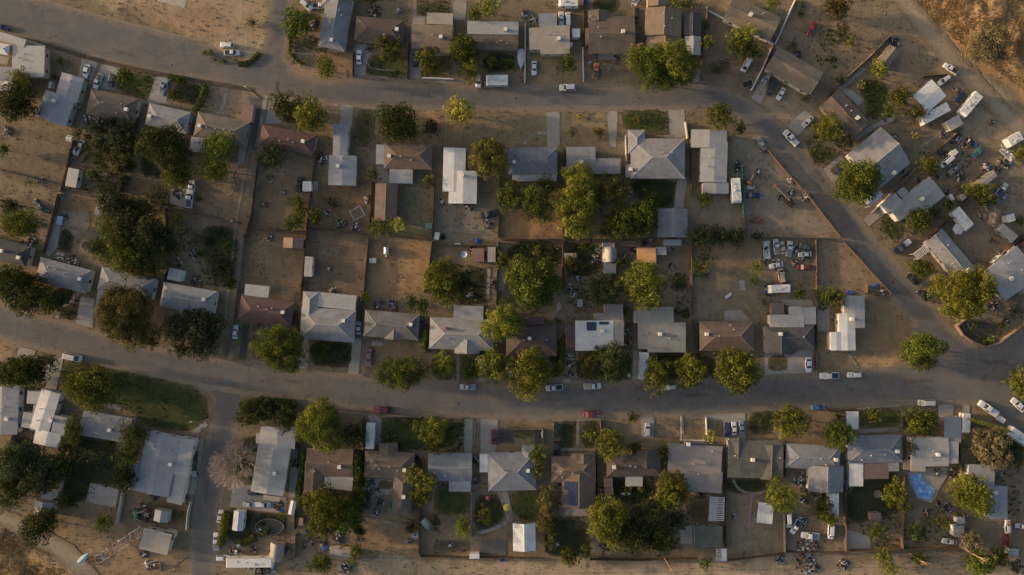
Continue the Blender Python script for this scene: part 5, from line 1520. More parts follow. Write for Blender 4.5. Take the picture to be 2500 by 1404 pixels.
shed('white panel-roofed shed beside the dark garden', 'white', W_('offwhite','flat','v',652,230,755,250,718,424,2.4))
T(1, 2)
T()
house('maroon house with the white carport', 'maroon hip-roofed house with a white carport behind and a white sedan beside it', 'brown',
      [W_('maroon','hip','u',590,719,719,739,710,800)], cool=[(692,762)], vents=[(632,748),(653,755),(665,753)])
carport('white flat carport behind the maroon house', W_('offwhite','flat','u',599,693,658,699,653,727,2.6))
T(1, 2)
house('pale house with two skylights', 'large pale hip-roofed house with two dark skylights', 'white',
      [W_('lightgrey','hip','u',455,190,972,225,942,532,3.0), W_('lightgrey','hip','v',470,42,615,52,590,330,3.0), W_('offwhite','flat','u',600,48,977,85,968,225,2.9)], cool=[(857,322)], vents=[])
house('weathered streaky grey house', 'weathered dark grey hip-roofed house with streaky faded shingles', 'brown',
      [W_('streaky','hip','u',1060,220,1582,262,1562,512), W_('streaky','hip','v',1250,400,1420,412,1400,508)], cool=[(1495,358)], vents=[(1165,355)])
house('pale house with the brick chimney', 'pale grey hip-roofed house with a brick chimney and flat back extension', 'white',
      [W_('lightgrey','hip','u',1678,290,2292,312,2286,612), W_('palemetal','flat','v',1903,178,2186,185,2180,320,2.8), W_('lightgrey','hip','v',1912,500,2148,505,2142,640)], chim=[(1822,395)], vents=[(1850,490)])
T(2, 2)
house('dull brown house under the trees', 'dull brown hip-roofed house tucked under bright roadside trees', 'brown',
      [W_('dkbrown','hip','u',-20,378,462,370,472,656)], cool=[(205,490)], vents=[(152,508),(368,503)])
shed('small maroon-roofed shed', 'brown', W_('maroon','gable','u',145,290,345,290,345,364,2.4))
house('white solar house', 'bright white flat-roofed house with two dark solar panels', 'white',
      [W_('white','flat','u',640,323,1004,320,1006,606,3.1), W_('cream','flat','v',1002,318,1106,320,1104,562,3.0), W_('maroon','flat','v',545,362,641,362,637,588,2.7), W_('pink','flat','u',825,250,1100,250,1100,322,2.9), W_('pink','flat','u',920,165,1095,166,1098,255,2.8)],
      cool=[(900,420)], vents=[(803,475)], solar=[(752,338,846,338,846,420,3,2),(872,334,964,334,964,362,3,1)])
house('flat grey-green house', 'broad flat grey-green house behind three roadside trees', 'green',
      [W_('greengrey','flat','v',1235,195,1576,190,1580,590,3.0), W_('greengrey','flat','v',1330,340,1692,340,1698,625,3.0), W_('greengrey','flat','v',1197,230,1243,230,1230,345,2.7)], cool=[(1450,450)], vents=[(1325,440),(1540,495)])
house('plain brown hip house', 'plain brown hip-roofed house with a tan bare backyard', 'brown',
      [W_('redbrown','hip','u',1825,332,2340,328,2338,608)], cool=[(1890,450)], vents=[(2120,365),(2150,408),(2005,468)])
camper(1290, 885, 1302, 628, 82, 'long white trailer beside the driveway under roadside trees', vents=2)
T(3, 2)
house('dark grey house with whitish back', 'dark grey hip-roofed house with patched whitish back roofs', 'cream',
      [W_('dkgrey','hip','u',25,375,498,362,495,592), W_('dkgrey','hip','v',30,430,315,430,310,636), W_('whiterust','flat','u',80,265,402,265,402,385,2.9), W_('metal','flat','v',390,195,512,192,506,358,2.8), W_('offwhite','flat','u',265,188,385,186,386,268,2.6)], cool=[(172,450)], vents=[(392,478)])
house('white Z-shaped house', 'bright white Z-shaped flat house on the corner lot', 'cream',
      [W_('offwhite','low','v',783,88,978,85,982,392,3.0), W_('white','low','v',733,255,886,252,887,606,3.0), W_('white','low','v',652,432,762,430,755,606,3.0)], cool=[(860,308)], vents=[])
shed('small brown-slatted shed', 'brown', W_('patio','flat','u',95,155,210,155,210,262,2.3))
# row south of the south street
T(0, 2)
house('pale house on the left edge', 'pale grey flat house cut by the left edge', 'white',
      [W_('palemetal','low','v',-120,930,182,942,62,1404,3.0)], cool=[(65,1260)])
house('patchwork white house', 'white house with patchwork flat roofs and a black hole in them', 'white',
      [W_('white','low','v',398,966,577,1022,470,1400,3.0), W_('offwhite','flat','v',262,990,395,1000,372,1120,2.9), W_('metal','flat','v',322,1120,420,1135,375,1375,2.8), W_('palemetal','flat','v',222,1190,335,1210,300,1352,2.7), W_('metal','flat','v',520,1222,646,1248,590,1420,2.9), W_('white','low','v',345,1350,590,1400,480,1520,2.9)],
      cool=[(482,1275)], vents=[(375,1165),(348,1275)])
T()
house('plain grey house by the big lawn', 'plain grey low-roofed house below the large corner lawn', 'grey',
      [W_('grey','low','u',204,1001,323,1022,308,1082,2.9)], cool=[(268,1050)])
T(0, 3)
house('big grey metal-roofed house', 'very large pale grey metal-roofed house with stepped edges beside the side street', 'white',
      [W_('metal','low','v',1400,32,1718,96,1605,665,3.1), W_('metal','flat','v',1270,330,1400,360,1350,615,2.9), W_('metal','flat','v',1712,92,1856,122,1805,465,3.0), W_('palemetal','flat','v',1640,345,1815,375,1790,470,2.9), W_('palemetal','flat','v',1645,432,1788,462,1720,735,2.6)], cool=[(1620,350)], vents=[(1455,183),(1610,215),(1395,400),(1395,490)])
shed('white gable-roofed shed beside green machinery', 'grey', W_('metal','gable','v',1478,776,1612,797,1598,908,2.4))
shed('beige flat garage with a dark notch', 'cream', W_('beige','flat','u',1372,955,1640,1020,1600,1218,3.4), W_('darkflat','flat','u',1565,985,1658,1005,1640,1075,3.0))
shed('grey gable-roofed shed', 'grey', W_('palemetal','gable','v',340,690,505,716,470,852,2.5))
shed('white flat shed roof under tree branches', 'white', W_('metal','flat','u',400,595,512,615,492,690,2.5))
shed('white peaked playhouse shed', 'white', W_('bluewhite','gable','v',2228,790,2330,800,2312,985,2.3))
T(1, 3)
house('long white gable house', 'long white and grey gabled house running up-down beside the pink bare tree', 'cream',
      [W_('offwhite','low','v',62,-12,396,0,370,205,3.0), W_('offwhite','low','v',42,150,352,200,318,662,3.0), W_('offwhite','flat','v',22,50,70,52,62,150,2.7)], cool=[(198,435)], vents=[])
carport('cream striped patio roof at the house end', W_('stripe','flat','u',90,640,250,662,246,705,2.4))
house('brown house with white patio', 'brown L-shaped gabled house with a large whitish patio roof', 'brown',
      [W_('redbrown','gable','u',505,195,948,205,944,470), W_('redbrown','gable','v',488,320,668,330,640,650), W_('whiterust','flat','u',674,445,948,475,936,602,2.6)], cool=[(818,368)], vents=[(714,322),(580,412)])
house('brown house with a long tail', 'brown hip-roofed house with a long narrow wing running downward', 'brown',
      [W_('brown','hip','u',1060,215,1532,242,1526,500), W_('brown','gable','v',1190,150,1367,150,1360,260), W_('brown','hip','v',1332,430,1518,440,1500,842)], cool=[(1436,398),(1428,655)], vents=[(1193,387),(1368,405),(1290,368)])
house('blue-grey gable with metal patio', 'blue-grey gable-roofed house with a pale metal patio roof', 'cream',
      [W_('bluegrey','gable','u',1660,247,2077,245,2071,506), W_('metal','flat','u',1857,505,2066,507,2064,610,2.5)], vents=[(1720,425),(1822,455)])
T()
house('blue-grey house with white side strip', 'blue-grey hip-roofed house with a white strip carport on its left side', 'white',
      [W_('bluegrey','hip','u',1190,1107,1307,1104,1308,1196), W_('bluegrey','hip','v',1274,1090,1306,1091,1304,1130), W_('white','flat','v',1171,1109,1191,1109,1190,1153,2.5)], cool=[(1289,1148)], vents=[(1228,1146),(1238,1150),(1268,1145)])
T(2, 3)
house('brown solar house', 'brown house with a block of solar panels on its lower wing', 'brown',
      [W_('redbrown','hip','u',412,275,834,268,832,517), W_('redbrown','gable','v',516,430,834,430,836,762), W_('redbrown','gable','v',600,248,832,250,832,340)], vents=[(505,412),(515,470),(615,432)],
      solar=[(540,515,660,515,660,600,3,2),(568,600,660,600,660,742,3,3)])
house('brown house in the trees', 'dark brown hip-roofed house squeezed between drooping trees', 'brown',
      [W_('dkbrown','hip','u',938,262,1452,250,1440,458), W_('dkbrown','hip','v',1180,205,1450,212,1440,380)], cool=[(1010,372)], vents=[(1165,362),(1210,368)])
carport('flat white patio roof behind the brown house', W_('offwhite','flat','u',1120,458,1284,460,1283,560,2.4))
shed('rust-streaked small shed', 'white', W_('rust','flat','u',916,478,996,478,996,570,2.2))
shed('little brown shed with white edges', 'brown', W_('patio','flat','u',922,576,1003,574,1003,640,2.2))
house('wide pinkish flat house', 'wide pinkish-grey flat house with an orange-lit patch of roof', 'grey',
      [W_('pink','flat','v',1535,152,2042,180,2042,460,3.0), W_('pink','flat','v',1690,400,2044,420,2036,625,3.0), W_('darkflat','flat','u',1690,138,1900,140,1900,186,2.6)], cool=[(1720,160)], vents=[(1950,225),(1875,342),(1770,350),(1815,445)])
carport('flat grey and white slatted pergola', W_('white','flat','v',1992,660,2064,662,2062,892,2.5), slats=True)
carport('plain white pergola half roof', W_('offwhite','flat','v',1922,656,1994,660,1990,892,2.55))
carport('white peaked canopy tent', W_('white','gable','v',47,912,261,910,263,1172,2.9))
shed('dark grey flat garage', 'grey', W_('mossy','flat','u',1778,942,2042,940,2046,1138,2.7))
carport('small white slatted arbour', W_('white','flat','v',1985,1152,2040,1152,2040,1270,2.3), slats=True)
carport('small white flat arbour roof', W_('white','flat','v',2036,1152,2084,1152,2084,1270,2.35))
T()
house('dark mossy grey house', 'dark mossy grey multi-gabled house left of the grey L-shaped house', 'grey',
      [W_('mossy','low','u',1778,1075,1912,1077,1909,1168,3.0), W_('mossy','gable','v',1781,1069,1822,1070,1816,1120,2.9), W_('mossy','gable','v',1860,1085,1908,1087,1906,1172,2.9)], cool=[(1837,1122)], vents=[(1795,1113),(1905,1118)])
carport('white flat backyard cover under the tree', W_('white','flat','v',1852,1226,1890,1230,1888,1280,2.5))
T(3, 3)
house('grey L-shaped hip house', 'grey L-shaped hip-roofed house with a cluttered back patio', 'grey',
      [W_('grey','hip','u',235,150,752,180,757,412), W_('grey','gable','v',445,360,778,365,772,612)], cool=[(700,303)], vents=[(555,293),(612,355)])
house('blue-grey house with brown patio', 'blue-grey hip-roofed house with brown patio roof and white lean-to behind', 'grey',
      [W_('bluegrey','hip','u',815,80,1333,68,1336,330), W_('patio','flat','u',962,335,1206,332,1206,487,2.5), W_('white','flat','v',835,340,963,340,963,558,2.55), W_('grey','flat','u',1206,325,1305,325,1305,415,2.5)], cool=[(1283,222)], vents=[(1035,265),(1165,252),(955,308)])
house('corrugated white house by the pool', 'white corrugated flat-roofed house above the blue swimming pool', 'cream',
      [W_('offwhite','low','u',1418,95,1776,90,1776,368,3.0), W_('offwhite','flat','v',1772,130,1874,132,1870,342,2.9), W_('stripe','flat','u',1418,305,1557,305,1556,416,2.8), W_('tan','flat','v',1350,312,1420,312,1420,402,2.5)], cool=[(1675,255)])
carport('long white flat carport at the driveway', W_('palemetal','flat','v',1738,-105,1898,-103,1898,150,2.6))
house('stepped grey house at lower right', 'grey flat house in two offset blocks at the lower right', 'grey',
      [W_('palemetal','flat','v',1972,350,2218,358,2228,600,2.9), W_('metal','flat','v',2128,556,2336,556,2346,868,2.9)], cool=[(2228,622)])
shed('white square backyard shed', 'white', W_('palemetal','flat','u',1828,935,1926,935,1926,1042,2.3))
shed('small grey metal shed', 'grey', W_('metal','flat','u',1865,860,1932,858,1932,915,2.2))
shed('small pink plank-roofed shed on the lawn', 'brown', W_('patio','gable','u',1036,812,1134,812,1134,892,2.2))
shed('pale slab-roofed shed at the lower right corner', 'grey', W_('palemetal','flat','u',2360,1150,2450,1160,2440,1232,2.2))
carport('plain white strip carport at the front fence', W_('white','flat','v',807,-154,921,-152,926,18,2.5))
T(1, 3)
shed('tan curved quonset shed', 'tan', W_('cream','barrel','v',160,1088,292,1105,262,1272,1.6))
shed('white curved-roof tank shed', 'white', W_('whiterust','barrel','u',720,1138,935,1150,930,1246,1.5))
shed('white narrow backyard shed', 'white', W_('white','gable','v',352,690,408,702,400,838,2.3))
shed('narrow white shed along the fence', 'white', W_('metal','gable','v',1618,868,1695,940,1690,1005,2.2))
shed('small white shed under a dark bush', 'white', W_('metal','flat','u',1498,1010,1566,1010,1566,1053,2.2))
shed('white shed straddling the back fence', 'white', W_('white','flat','u',2052,1202,2146,1202,2146,1250,2.2))
shed('pink plank shed on bare dirt', 'brown', W_('rust','flat','v',428,860,470,862,466,935,2.0))

# ------------------------------------------------------------------ trees and bushes (survey pixels)
T()
for a in [
 (50,195,28,34,'olive'),(42,250,46,46,'dark'),(305,188,24,24,'mid'),(147,150,12,12,'olive'),(135,188,8,8,'brown'),
 (400,356,53,50,'dark'),(535,355,40,36,'bright'),(525,412,36,34,'bright'),(435,425,38,38,'olive'),
 (236,312,22,20,'dark'),(272,300,24,20,'blue'),(312,312,22,22,'blue'),(245,348,24,22,'dark'),(286,342,26,24,'blue'),(322,345,18,22,'dark'),(236,385,22,22,'dark'),(276,386,24,22,'dark'),(308,388,18,20,'mid'),
 (296,412,24,18,'dark'),(226,424,17,16,'mid'),(262,458,26,24,'blue'),(190,325,14,16,'mid'),(215,335,12,12,'blue',2.4),(255,322,14,14,'dark',2.8),(300,330,14,13,'mid',2.8),(262,366,13,14,'blue',2.6),(300,368,14,13,'dark',2.8),(216,362,12,13,'dark',2.4),(330,368,12,12,'blue',2.4),(255,405,13,12,'mid',2.6),(276,425,14,12,'blue',2.6),(320,405,12,14,'dark',2.4),(240,440,12,10,'blue',2.2),(300,445,14,12,'dark',2.6),
 (283,498,42,38,'blue'),(338,512,34,32,'dark'),(385,478,30,28,'blue'),(262,548,26,32,'olive'),(312,560,38,36,'blue'),(372,570,44,42,'blue'),(408,600,30,34,'blue'),(296,590,40,38,'mid'),(270,620,30,30,'mid'),(315,640,40,34,'mid'),(350,618,34,32,'dark'),(370,655,34,26,'dark'),(240,605,26,26,'dark'),(342,662,20,18,'brown'),
 (434,537,21,24,'bright'),(535,568,30,16,'blue',2.2),(560,600,16,20,'mid',1.8),(548,650,24,26,'blue',2.2),(510,590,16,16,'blue',1.8),(562,690,14,22,'dark',2.4),(490,620,12,10,'mid',1.2),(525,625,14,12,'olive',1.4),(485,485,12,10,'mid'),
 (50,548,46,34,'olive'),(25,500,24,18,'dark'),(10,365,14,18,'mid'),(70,445,12,9,'mid'),
 (25,690,44,44,'dark'),(75,705,42,40,'dark'),(118,738,34,32,'dark'),(60,748,40,28,'mid'),(150,730,24,24,'blue'),
 (305,762,62,66,'brown'),(345,815,46,38,'brown'),(372,838,18,16,'olive'),(440,800,36,40,'blue'),(498,800,42,42,'blue'),(495,848,38,30,'blue'),(445,855,26,22,'dark'),(480,770,26,20,'blue'),
 (62,905,62,42,'dark'),(20,920,30,28,'dark'),(222,945,56,54,'olive'),(180,1050,24,42,'mid'),(165,1088,28,20,'dark'),
 (325,1062,32,34,'dark'),(312,1112,30,32,'dark'),(305,1165,30,36,'dark'),(50,1125,52,50,'blue'),(100,1160,52,46,'blue'),(40,1180,42,38,'dark'),(150,1140,26,40,'dark'),(165,1225,26,20,'dark'),(95,1285,42,40,'dark'),(118,1262,24,22,'mid'),(256,1275,24,24,'olive'),(18,1215,30,30,'blue'),(270,1078,14,14,'dark'),
 (612,1010,34,34,'dark'),(650,1000,36,30,'blue'),(700,1018,34,34,'blue'),(655,985,40,16,'mid'),(785,1040,56,60,'olive'),(866,1062,33,34,'blue'),(940,1062,11,12,'bright'),
 (688,850,60,55,'mid'),(782,855,28,24,'dark'),(835,870,20,18,'blue'),(980,912,62,42,'mid'),(1080,890,28,30,'bright'),(1147,905,20,24,'mid'),(1208,892,40,40,'olive'),(1295,905,52,52,'bright'),(1290,955,30,28,'yellow'),
 (1230,785,46,48,'bright'),(1300,690,64,62,'mid'),(1080,688,46,56,'olive'),(1125,690,28,30,'blue'),(1005,738,18,26,'dark'),(1032,748,18,24,'dark'),(893,725,15,16,'mid'),
 (1571,698,52,52,'olive'),(1478,705,42,40,'blue'),(1520,640,22,16,'blue'),(1395,640,22,22,'brown'),(1432,600,20,14,'dark'),(1312,610,12,12,'bright'),(1228,640,20,26,'mid'),(1500,890,42,48,'blue'),(1432,890,28,32,'brown'),(1470,860,26,22,'dark'),
 (1605,915,36,44,'olive'),(1685,910,36,48,'olive'),(1800,905,52,52,'olive'),(1528,760,12,18,'mid'),(1362,785,10,10,'mid'),(1370,850,8,28,'olive'),
 (692,260,30,34,'dark'),(732,262,26,26,'mid'),(760,284,38,44,'bright'),(665,380,34,34,'blue'),(968,300,46,50,'dark'),(1008,320,20,28,'bright'),(1122,270,36,38,'yellow'),(1190,385,46,50,'brown'),(1055,312,22,26,'purple'),
 (1250,478,34,42,'mid'),(1308,490,40,46,'dark'),(1335,455,26,26,'mid'),(1322,525,24,30,'mid'),
 (1412,445,44,44,'bright'),(1405,505,60,46,'bright'),(1412,555,46,34,'bright'),(1455,490,24,34,'mid'),
 (1497,460,38,36,'brown'),(1515,540,42,44,'mid'),(1565,535,44,44,'dark'),(1590,490,24,26,'mid'),(1480,570,22,16,'blue'),
 (1720,487,21,21,'dark'),(1712,578,32,30,'blue'),(1755,575,32,26,'blue'),(1795,578,26,24,'blue'),(1850,575,22,14,'blue'),(1755,284,33,33,'olive'),(1808,314,17,20,'blue'),(1398,323,14,14,'mid'),(1463,322,14,14,'mid'),
 (722,55,34,36,'mid'),(715,85,20,16,'mid'),(796,165,26,32,'olive'),(785,122,22,10,'dark'),(938,105,22,22,'olive'),(955,130,28,22,'dark'),(968,112,20,18,'olive'),(1045,150,28,40,'olive'),(1132,120,36,42,'mid'),(1150,165,28,34,'olive'),(1192,20,34,26,'bright'),(1160,35,22,18,'mid'),(900,-4,60,14,'mid'),(1385,155,24,26,'mid'),(1200,150,14,14,'bright'),(1245,155,14,16,'mid'),
 (1582,155,46,46,'mid'),(1645,150,52,48,'olive'),(1618,195,46,32,'mid'),(1668,185,34,30,'dark'),(1552,140,22,32,'dead'),
 (1818,85,34,30,'bright'),(1800,110,30,30,'mid'),(1832,122,30,26,'mid'),(1668,8,46,18,'olive'),(1728,105,16,18,'olive'),(1725,60,10,16,'mid'),(1885,10,24,16,'bright'),(1750,170,14,14,'mid'),
 (2045,18,38,26,'brown'),(2052,38,20,14,'olive'),(2058,78,20,24,'blue'),(2075,100,18,18,'mid'),(2030,145,10,8,'mid'),(2405,115,50,44,'grey'),(2440,92,26,24,'grey'),(2145,168,24,24,'bright'),(2195,238,30,26,'olive'),(2172,272,18,18,'mid'),(2238,276,22,22,'mid'),(2102,208,14,10,'yellow'),(2022,315,34,38,'olive'),(2072,345,20,20,'grey'),(2055,195,16,14,'blue'),(1935,110,14,14,'blue'),(1970,240,14,12,'blue'),(2235,332,12,9,'yellow'),(1960,10,10,9,'blue'),(1955,35,10,10,'blue'),
 (2093,446,56,50,'mid'),(2243,538,34,34,'mid'),(2265,402,26,24,'olive'),(2392,468,34,26,'olive'),(2370,460,20,18,'yellow'),(2410,492,28,18,'mid'),(2490,375,18,26,'bright'),(2160,552,18,26,'blue'),(1995,390,18,20,'blue'),(1985,370,16,14,'mid'),(2285,520,18,22,'blue'),(2315,498,16,16,'mid'),(2245,655,26,24,'mid'),(2490,540,14,14,'mid'),(2275,420,14,12,'dark'),
 (2350,705,72,50,'bright'),(2350,750,60,34,'bright'),(2400,705,30,34,'olive'),(2250,848,50,40,'mid'),(2250,885,40,24,'mid'),(2490,935,30,44,'olive'),(2418,830,10,9,'bright'),(2445,795,14,12,'olive'),(2380,790,12,16,'blue'),(2405,838,16,10,'dark'),(2480,760,20,20,'blue'),
 (2020,722,26,26,'mid'),(2042,728,22,26,'olive'),(1952,716,17,18,'mid'),(1700,652,14,22,'mid'),(1725,655,12,14,'yellow'),(1848,652,18,22,'olive'),(1842,685,12,14,'mid'),(1865,740,8,12,'mid'),
 (1055,1050,36,40,'olive'),(1065,1085,28,22,'mid'),(1085,1060,22,30,'dark'),(1314,1110,22,24,'olive'),(1312,1150,16,24,'olive'),(1490,1085,34,42,'olive'),(1440,1060,16,16,'olive'),(1545,1020,17,16,'mid'),(1550,1092,22,16,'dark'),(1620,1105,14,26,'mid'),(1735,1066,17,20,'yellow'),(1930,1025,44,38,'olive'),(1915,1050,26,20,'bright'),(2045,1060,38,40,'mid'),(2048,1015,12,12,'dark'),(2132,1015,18,20,'olive'),(2245,1030,38,34,'mid'),(2225,1095,16,26,'dark'),(2235,1110,14,14,'mid'),(2415,1075,40,34,'grey'),(2425,1115,44,32,'grey'),(2385,1100,20,16,'grey'),(2460,1090,30,24,'blue'),
 (800,1235,54,48,'olive'),(790,1280,44,36,'olive'),(840,1260,36,44,'mid'),(880,1215,18,36,'mid'),(872,1140,14,44,'dark'),(870,1280,16,30,'dark'),(880,1300,14,18,'blue'),(740,1225,20,18,'dark'),(690,1262,12,12,'mid'),(652,1298,11,13,'mid',2.0),(640,1280,8,6,'blue',1.5),(785,1375,30,28,'mid'),(868,1350,20,28,'olive'),
 (1012,1160,26,26,'bright'),(1045,1175,24,32,'bright'),(1030,1210,28,26,'olive'),(1005,1285,18,20,'blue'),(1062,1275,18,22,'blue'),(1130,1285,22,28,'bright'),(1182,1258,20,22,'olive'),
 (1480,1265,52,50,'olive'),(1500,1300,40,34,'bright'),(1555,1300,44,48,'blue'),(1585,1260,42,40,'blue'),(1612,1310,40,40,'dark'),(1640,1180,34,34,'olive'),(1628,1215,34,36,'olive'),(1662,1200,22,34,'mid'),(1335,1215,22,30,'brown'),(1330,1270,22,36,'brown'),(1345,1310,14,38,'mid'),(1390,1360,24,24,'mid'),(1430,1345,20,22,'dark'),(1655,1270,26,30,'blue'),(1712,1205,16,14,'blue'),(1282,1262,22,9,'dark'),(1535,1195,10,8,'bright'),(1565,1192,12,10,'bright'),
 (1905,1212,38,42,'olive'),(2010,1245,28,34,'mid'),(2030,1270,16,20,'bright'),(2185,1205,30,34,'olive'),(2210,1235,22,18,'mid'),(2370,1205,44,48,'olive'),(2355,1175,24,20,'yellow'),(2395,1240,28,26,'mid'),(2140,1298,22,22,'mid'),(2238,1300,24,24,'blue'),(2300,1275,28,18,'mid'),(2155,1360,28,20,'olive'),(2172,1390,30,18,'bright'),(2245,1365,24,22,'dark'),(2372,1318,26,28,'grey'),(2395,1375,40,30,'mid'),(2440,1360,24,24,'dark'),(1722,1376,18,18,'mid'),(2480,1385,18,20,'blue'),
 (728,490,18,20,'mid'),(735,515,18,22,'mid'),(722,540,24,24,'mid'),(708,548,20,18,'blue'),(770,530,20,26,'mid'),(803,490,8,9,'blue'),(817,500,10,10,'blue'),(911,426,18,22,'mid'),(928,556,28,26,'olive'),(974,552,20,22,'yellow'),(1046,442,16,18,'olive'),(740,695,10,10,'olive'),
 (500,130,9,7,'olive'),(515,128,9,8,'brown'),(523,145,8,6,'brown'),(545,150,12,6,'olive'),(575,146,7,6,'brown'),(615,55,14,12,'brown'),(425,232,18,18,'mid'),(445,195,16,9,'mid'),(1415,285,8,8,'yellow'),(1555,294,9,10,'bright'),
]:
    tree(*a)
hedge('low dark scrub along the inside of the upper street corner', [(584,158),(605,156),(622,146),(634,130)], 1.6, .8, 'blue')
hedge('clipped green hedge along the upper street corner', [(712,95),(710,130),(725,150),(745,160)], 1.0, 1.3, 'mid')
hedge('tall green hedge between the lawn and the dirt yard', [(503,208),(500,240),(486,262),(476,275)], 2.2, 2.0, 'mid')
hedge('bushy green hedge below the street in the small garden', [(415,188),(440,196),(455,195)], 1.8, 1.5, 'mid')
hedge('green hedge around the playhouse and round pool', [(555,1250),(548,1285),(540,1328)], 2.2, 2.2, 'olive')
hedge('bright green hedge below the white playhouse', [(575,1318),(600,1322),(625,1310)], 2.2, 1.6, 'mid')
hedge('dark overgrown hedge left of the long-tailed brown house', [(878,1110),(880,1150),(872,1200),(870,1260)], 3.4, 3.0, 'dark')
hedge('dark hedge left of the brown house with white patio', [(748,1100),(742,1150),(735,1200),(735,1230)], 2.6, 2.4, 'dark')
hedge('slim upright hedge beside the pale chimney house', [(1043,805),(1040,822),(1037,848)], 1.8, 2.6, 'mid')
hedge('straight clipped hedge coloured sunlit gold near the right edge', [(2345,1017),(2400,1033),(2457,1051)], 1.2, 3.0, 'yellow')  # sunlight on the hedge is put into its yellow leaf colour
hedge('olive hedge right of the cream house strip', [(1372,830),(1371,870),(1368,905)], 1.6, 1.8, 'olive')
hedge('dark hedge around the block of grass below the street', [(590,990),(640,980),(720,985)], 2.6, 2.0, 'dark')
bare_tree(577, 1128, 60, 8.0, 11, 'large bare pinkish-grey tree without leaves beside the side street')
bare_tree(2412, 522, 26, 4.5, 23, 'small bare pale tree near the white motorhome')
bare_tree(2355, 1320, 22, 5.0, 31, 'thin half-bare tree near the back fence at lower right')
bare_tree(1480, 165, 12, 3.0, 37, 'small bare sapling in the dirt yard of the orange truck')

# ------------------------------------------------------------------ vehicles
T(0, 0)
car('sedan','navy',70,275,-45,235); car('sedan','white',803,740,840,612); car('pickup','white',905,835,958,715,'black'); car('suv','navy',1045,828,1078,705)
car('pickup','silver',1578,752,1530,908,'grey'); car('suv','white',2100,424,2218,436); car('pickup','white',2275,503,2143,500,'black')
T(1, 0)
car('suv','white',545,88,450,5); car('pickup','white',690,48,565,55,'black'); car('sedan','white',1003,474,1000,613); car('sedan','black',1538,500,1530,632); car('suv','white',2137,824,2140,715)
camper(2210, 762, 2420, 760, 95, 'white camper trailer parked beside the upper street', vents=4)
T(2, 0)
car('pickup','white',508,132,510,232,'white'); car('van','white',572,130,574,240); car('sedan','white',250,712,251,580); car('suv','silver',490,836,650,834)
car('pickup','orange',848,597,832,750,'brown'); boat(124, 650, 125, 470, 68, 'white boat under a lilac cover in the narrow dirt yard')
car('van','white',2245,665,2300,572); flatbed(2245, 812, 2330, 785, 60, 'small dark utility trailer beside the white boundary wall', M_BLACK); car('suv','grey',2440,770,2500,700)
flatbed(1195, 40, 1235, -20, 60, 'white boxy utility trailer at the top edge', M_WHITE, 6); car('pickup','black',1222,205,1225,90,'black')
T(3, 0)
car('suv','grey',30,775,75,705); car('van','black',62,902,122,765); car('sedan','white',158,935,208,850); car('sedan','red',448,338,502,212); car('pickup','white',1738,612,1862,695,'brown'); car('suv','white',1690,795,1782,725)
car('sedan','navy',1845,970,1930,878); car('sedan','silver',395,1200,482,1120); car('pickup','white',215,1248,338,1378,'silver'); car('sedan','grey',-20,1330,20,1400)
T(0, 1)
car('sedan','green',450,655,348,585); car('pickup','white',1828,375,1818,470,'navy'); car('pickup','white',1815,440,1795,615,'navy'); car('sedan','grey',750,60,785,-10); flatbed(715, 110, 740, 45, 60, 'small silver trailer beside the orchard fence', M_STEEL, 4)
T(1, 1)
car('pickup','black',440,330,415,455,'black'); car('pickup','black',2155,692,2322,655,'black'); box_thing('water_tank', 'blue plastic paddling tub on a concrete strip', 'tub', 0, 0, 1, 1, .4, 0, M_BLUE) if False else None
T(2, 1)
car('sedan','navy',2412,496,2277,492,None); camper(2185, 565, 2168, 330, 84, 'long white trailer heaped with gear beside the green fence', vents=5, tongue=False)
flatbed(2280, 420, 2345, 415, 42, 'small pale cart on bare dirt', M_WHITE, 3)
T(3, 1)
car('sedan','teal',2020,125,2105,35); flatbed(2400, 150, 2290, 40, 85, 'white flatbed truck bed loaded with scrap', M_WHITE, 12); car('sedan','grey',1795,280,1885,205); car('van','white',1725,205,1800,140); car('pickup','silver',2320,400,2255,475,'navy'); car('sedan','grey',2260,545,2325,500)
camper(2270, 790, 2420, 915, 78, 'grey-topped cargo trailer at the end of the fence', 'grey', vents=0); car('sedan','red',2440,985,2510,930); car('pickup','black',1260,1040,1412,920,'white'); car('sedan','black',1390,1245,1480,1340); car('suv','brown',655,275,778,190); car('sedan','black',1500,1410,1570,1480)
flatbed(50, 1100, 40, 930, 62, 'white flatbed truck in the scrapyard corner', M_WHITE, 10, 'truck trailer', 'flatbed_trailer'); car('pickup','silver',135,935,145,1030,'grey'); car('sedan','tan',192,945,208,1045); car('pickup','silver',272,942,255,1065,'grey')
car('sedan','green',380,975,468,1005); car('sedan','silver',375,1060,450,1055); car('suv','maroon',335,1180,465,1178); car('van','tan',180,1215,190,1300); car('pickup','maroon',240,1335,115,1338,'rust' if 'rust' in PAINT else 'brown'); car('sedan','silver',75,1175,205,1150)
camper(75, 1388, 275, 1380, 75, 'white camper trailer below the red scrap pickup', vents=3)
T(0, 2)
car('van','white',780,690,614,654); car('sedan','white',2245,365,2235,498)
T(1, 2)
car('sedan','white',997,333,993,450); car('sedan','mauve',1088,755,1100,588); car('pickup','silver',1965,955,2108,955,'bluegrey'); car('suv','maroon',1130,1168,1300,1172); camper(1112, 1300, 1098, 1548, 82, 'white camper trailer on a concrete driveway under a dark tree', vents=4); car('sedan','white',2450,725,2440,860); car('sedan','navy',2135,700,2170,640)
T(2, 2)
car('pickup','white',360,968,522,955,'black'); car('pickup','white',888,942,722,950,'tan'); car('sedan','red',862,1210,718,1216); car('suv','silver',1490,962,1600,950); car('pickup','black',455,1295,452,1440,'black'); car('suv','silver',1330,1298,1330,1425); car('sedan','navy',2083,1290,2083,1430); car('sedan','white',2152,1298,2158,1405); car('sedan','bluegrey',2225,1278,2224,1395)
T(3, 2)
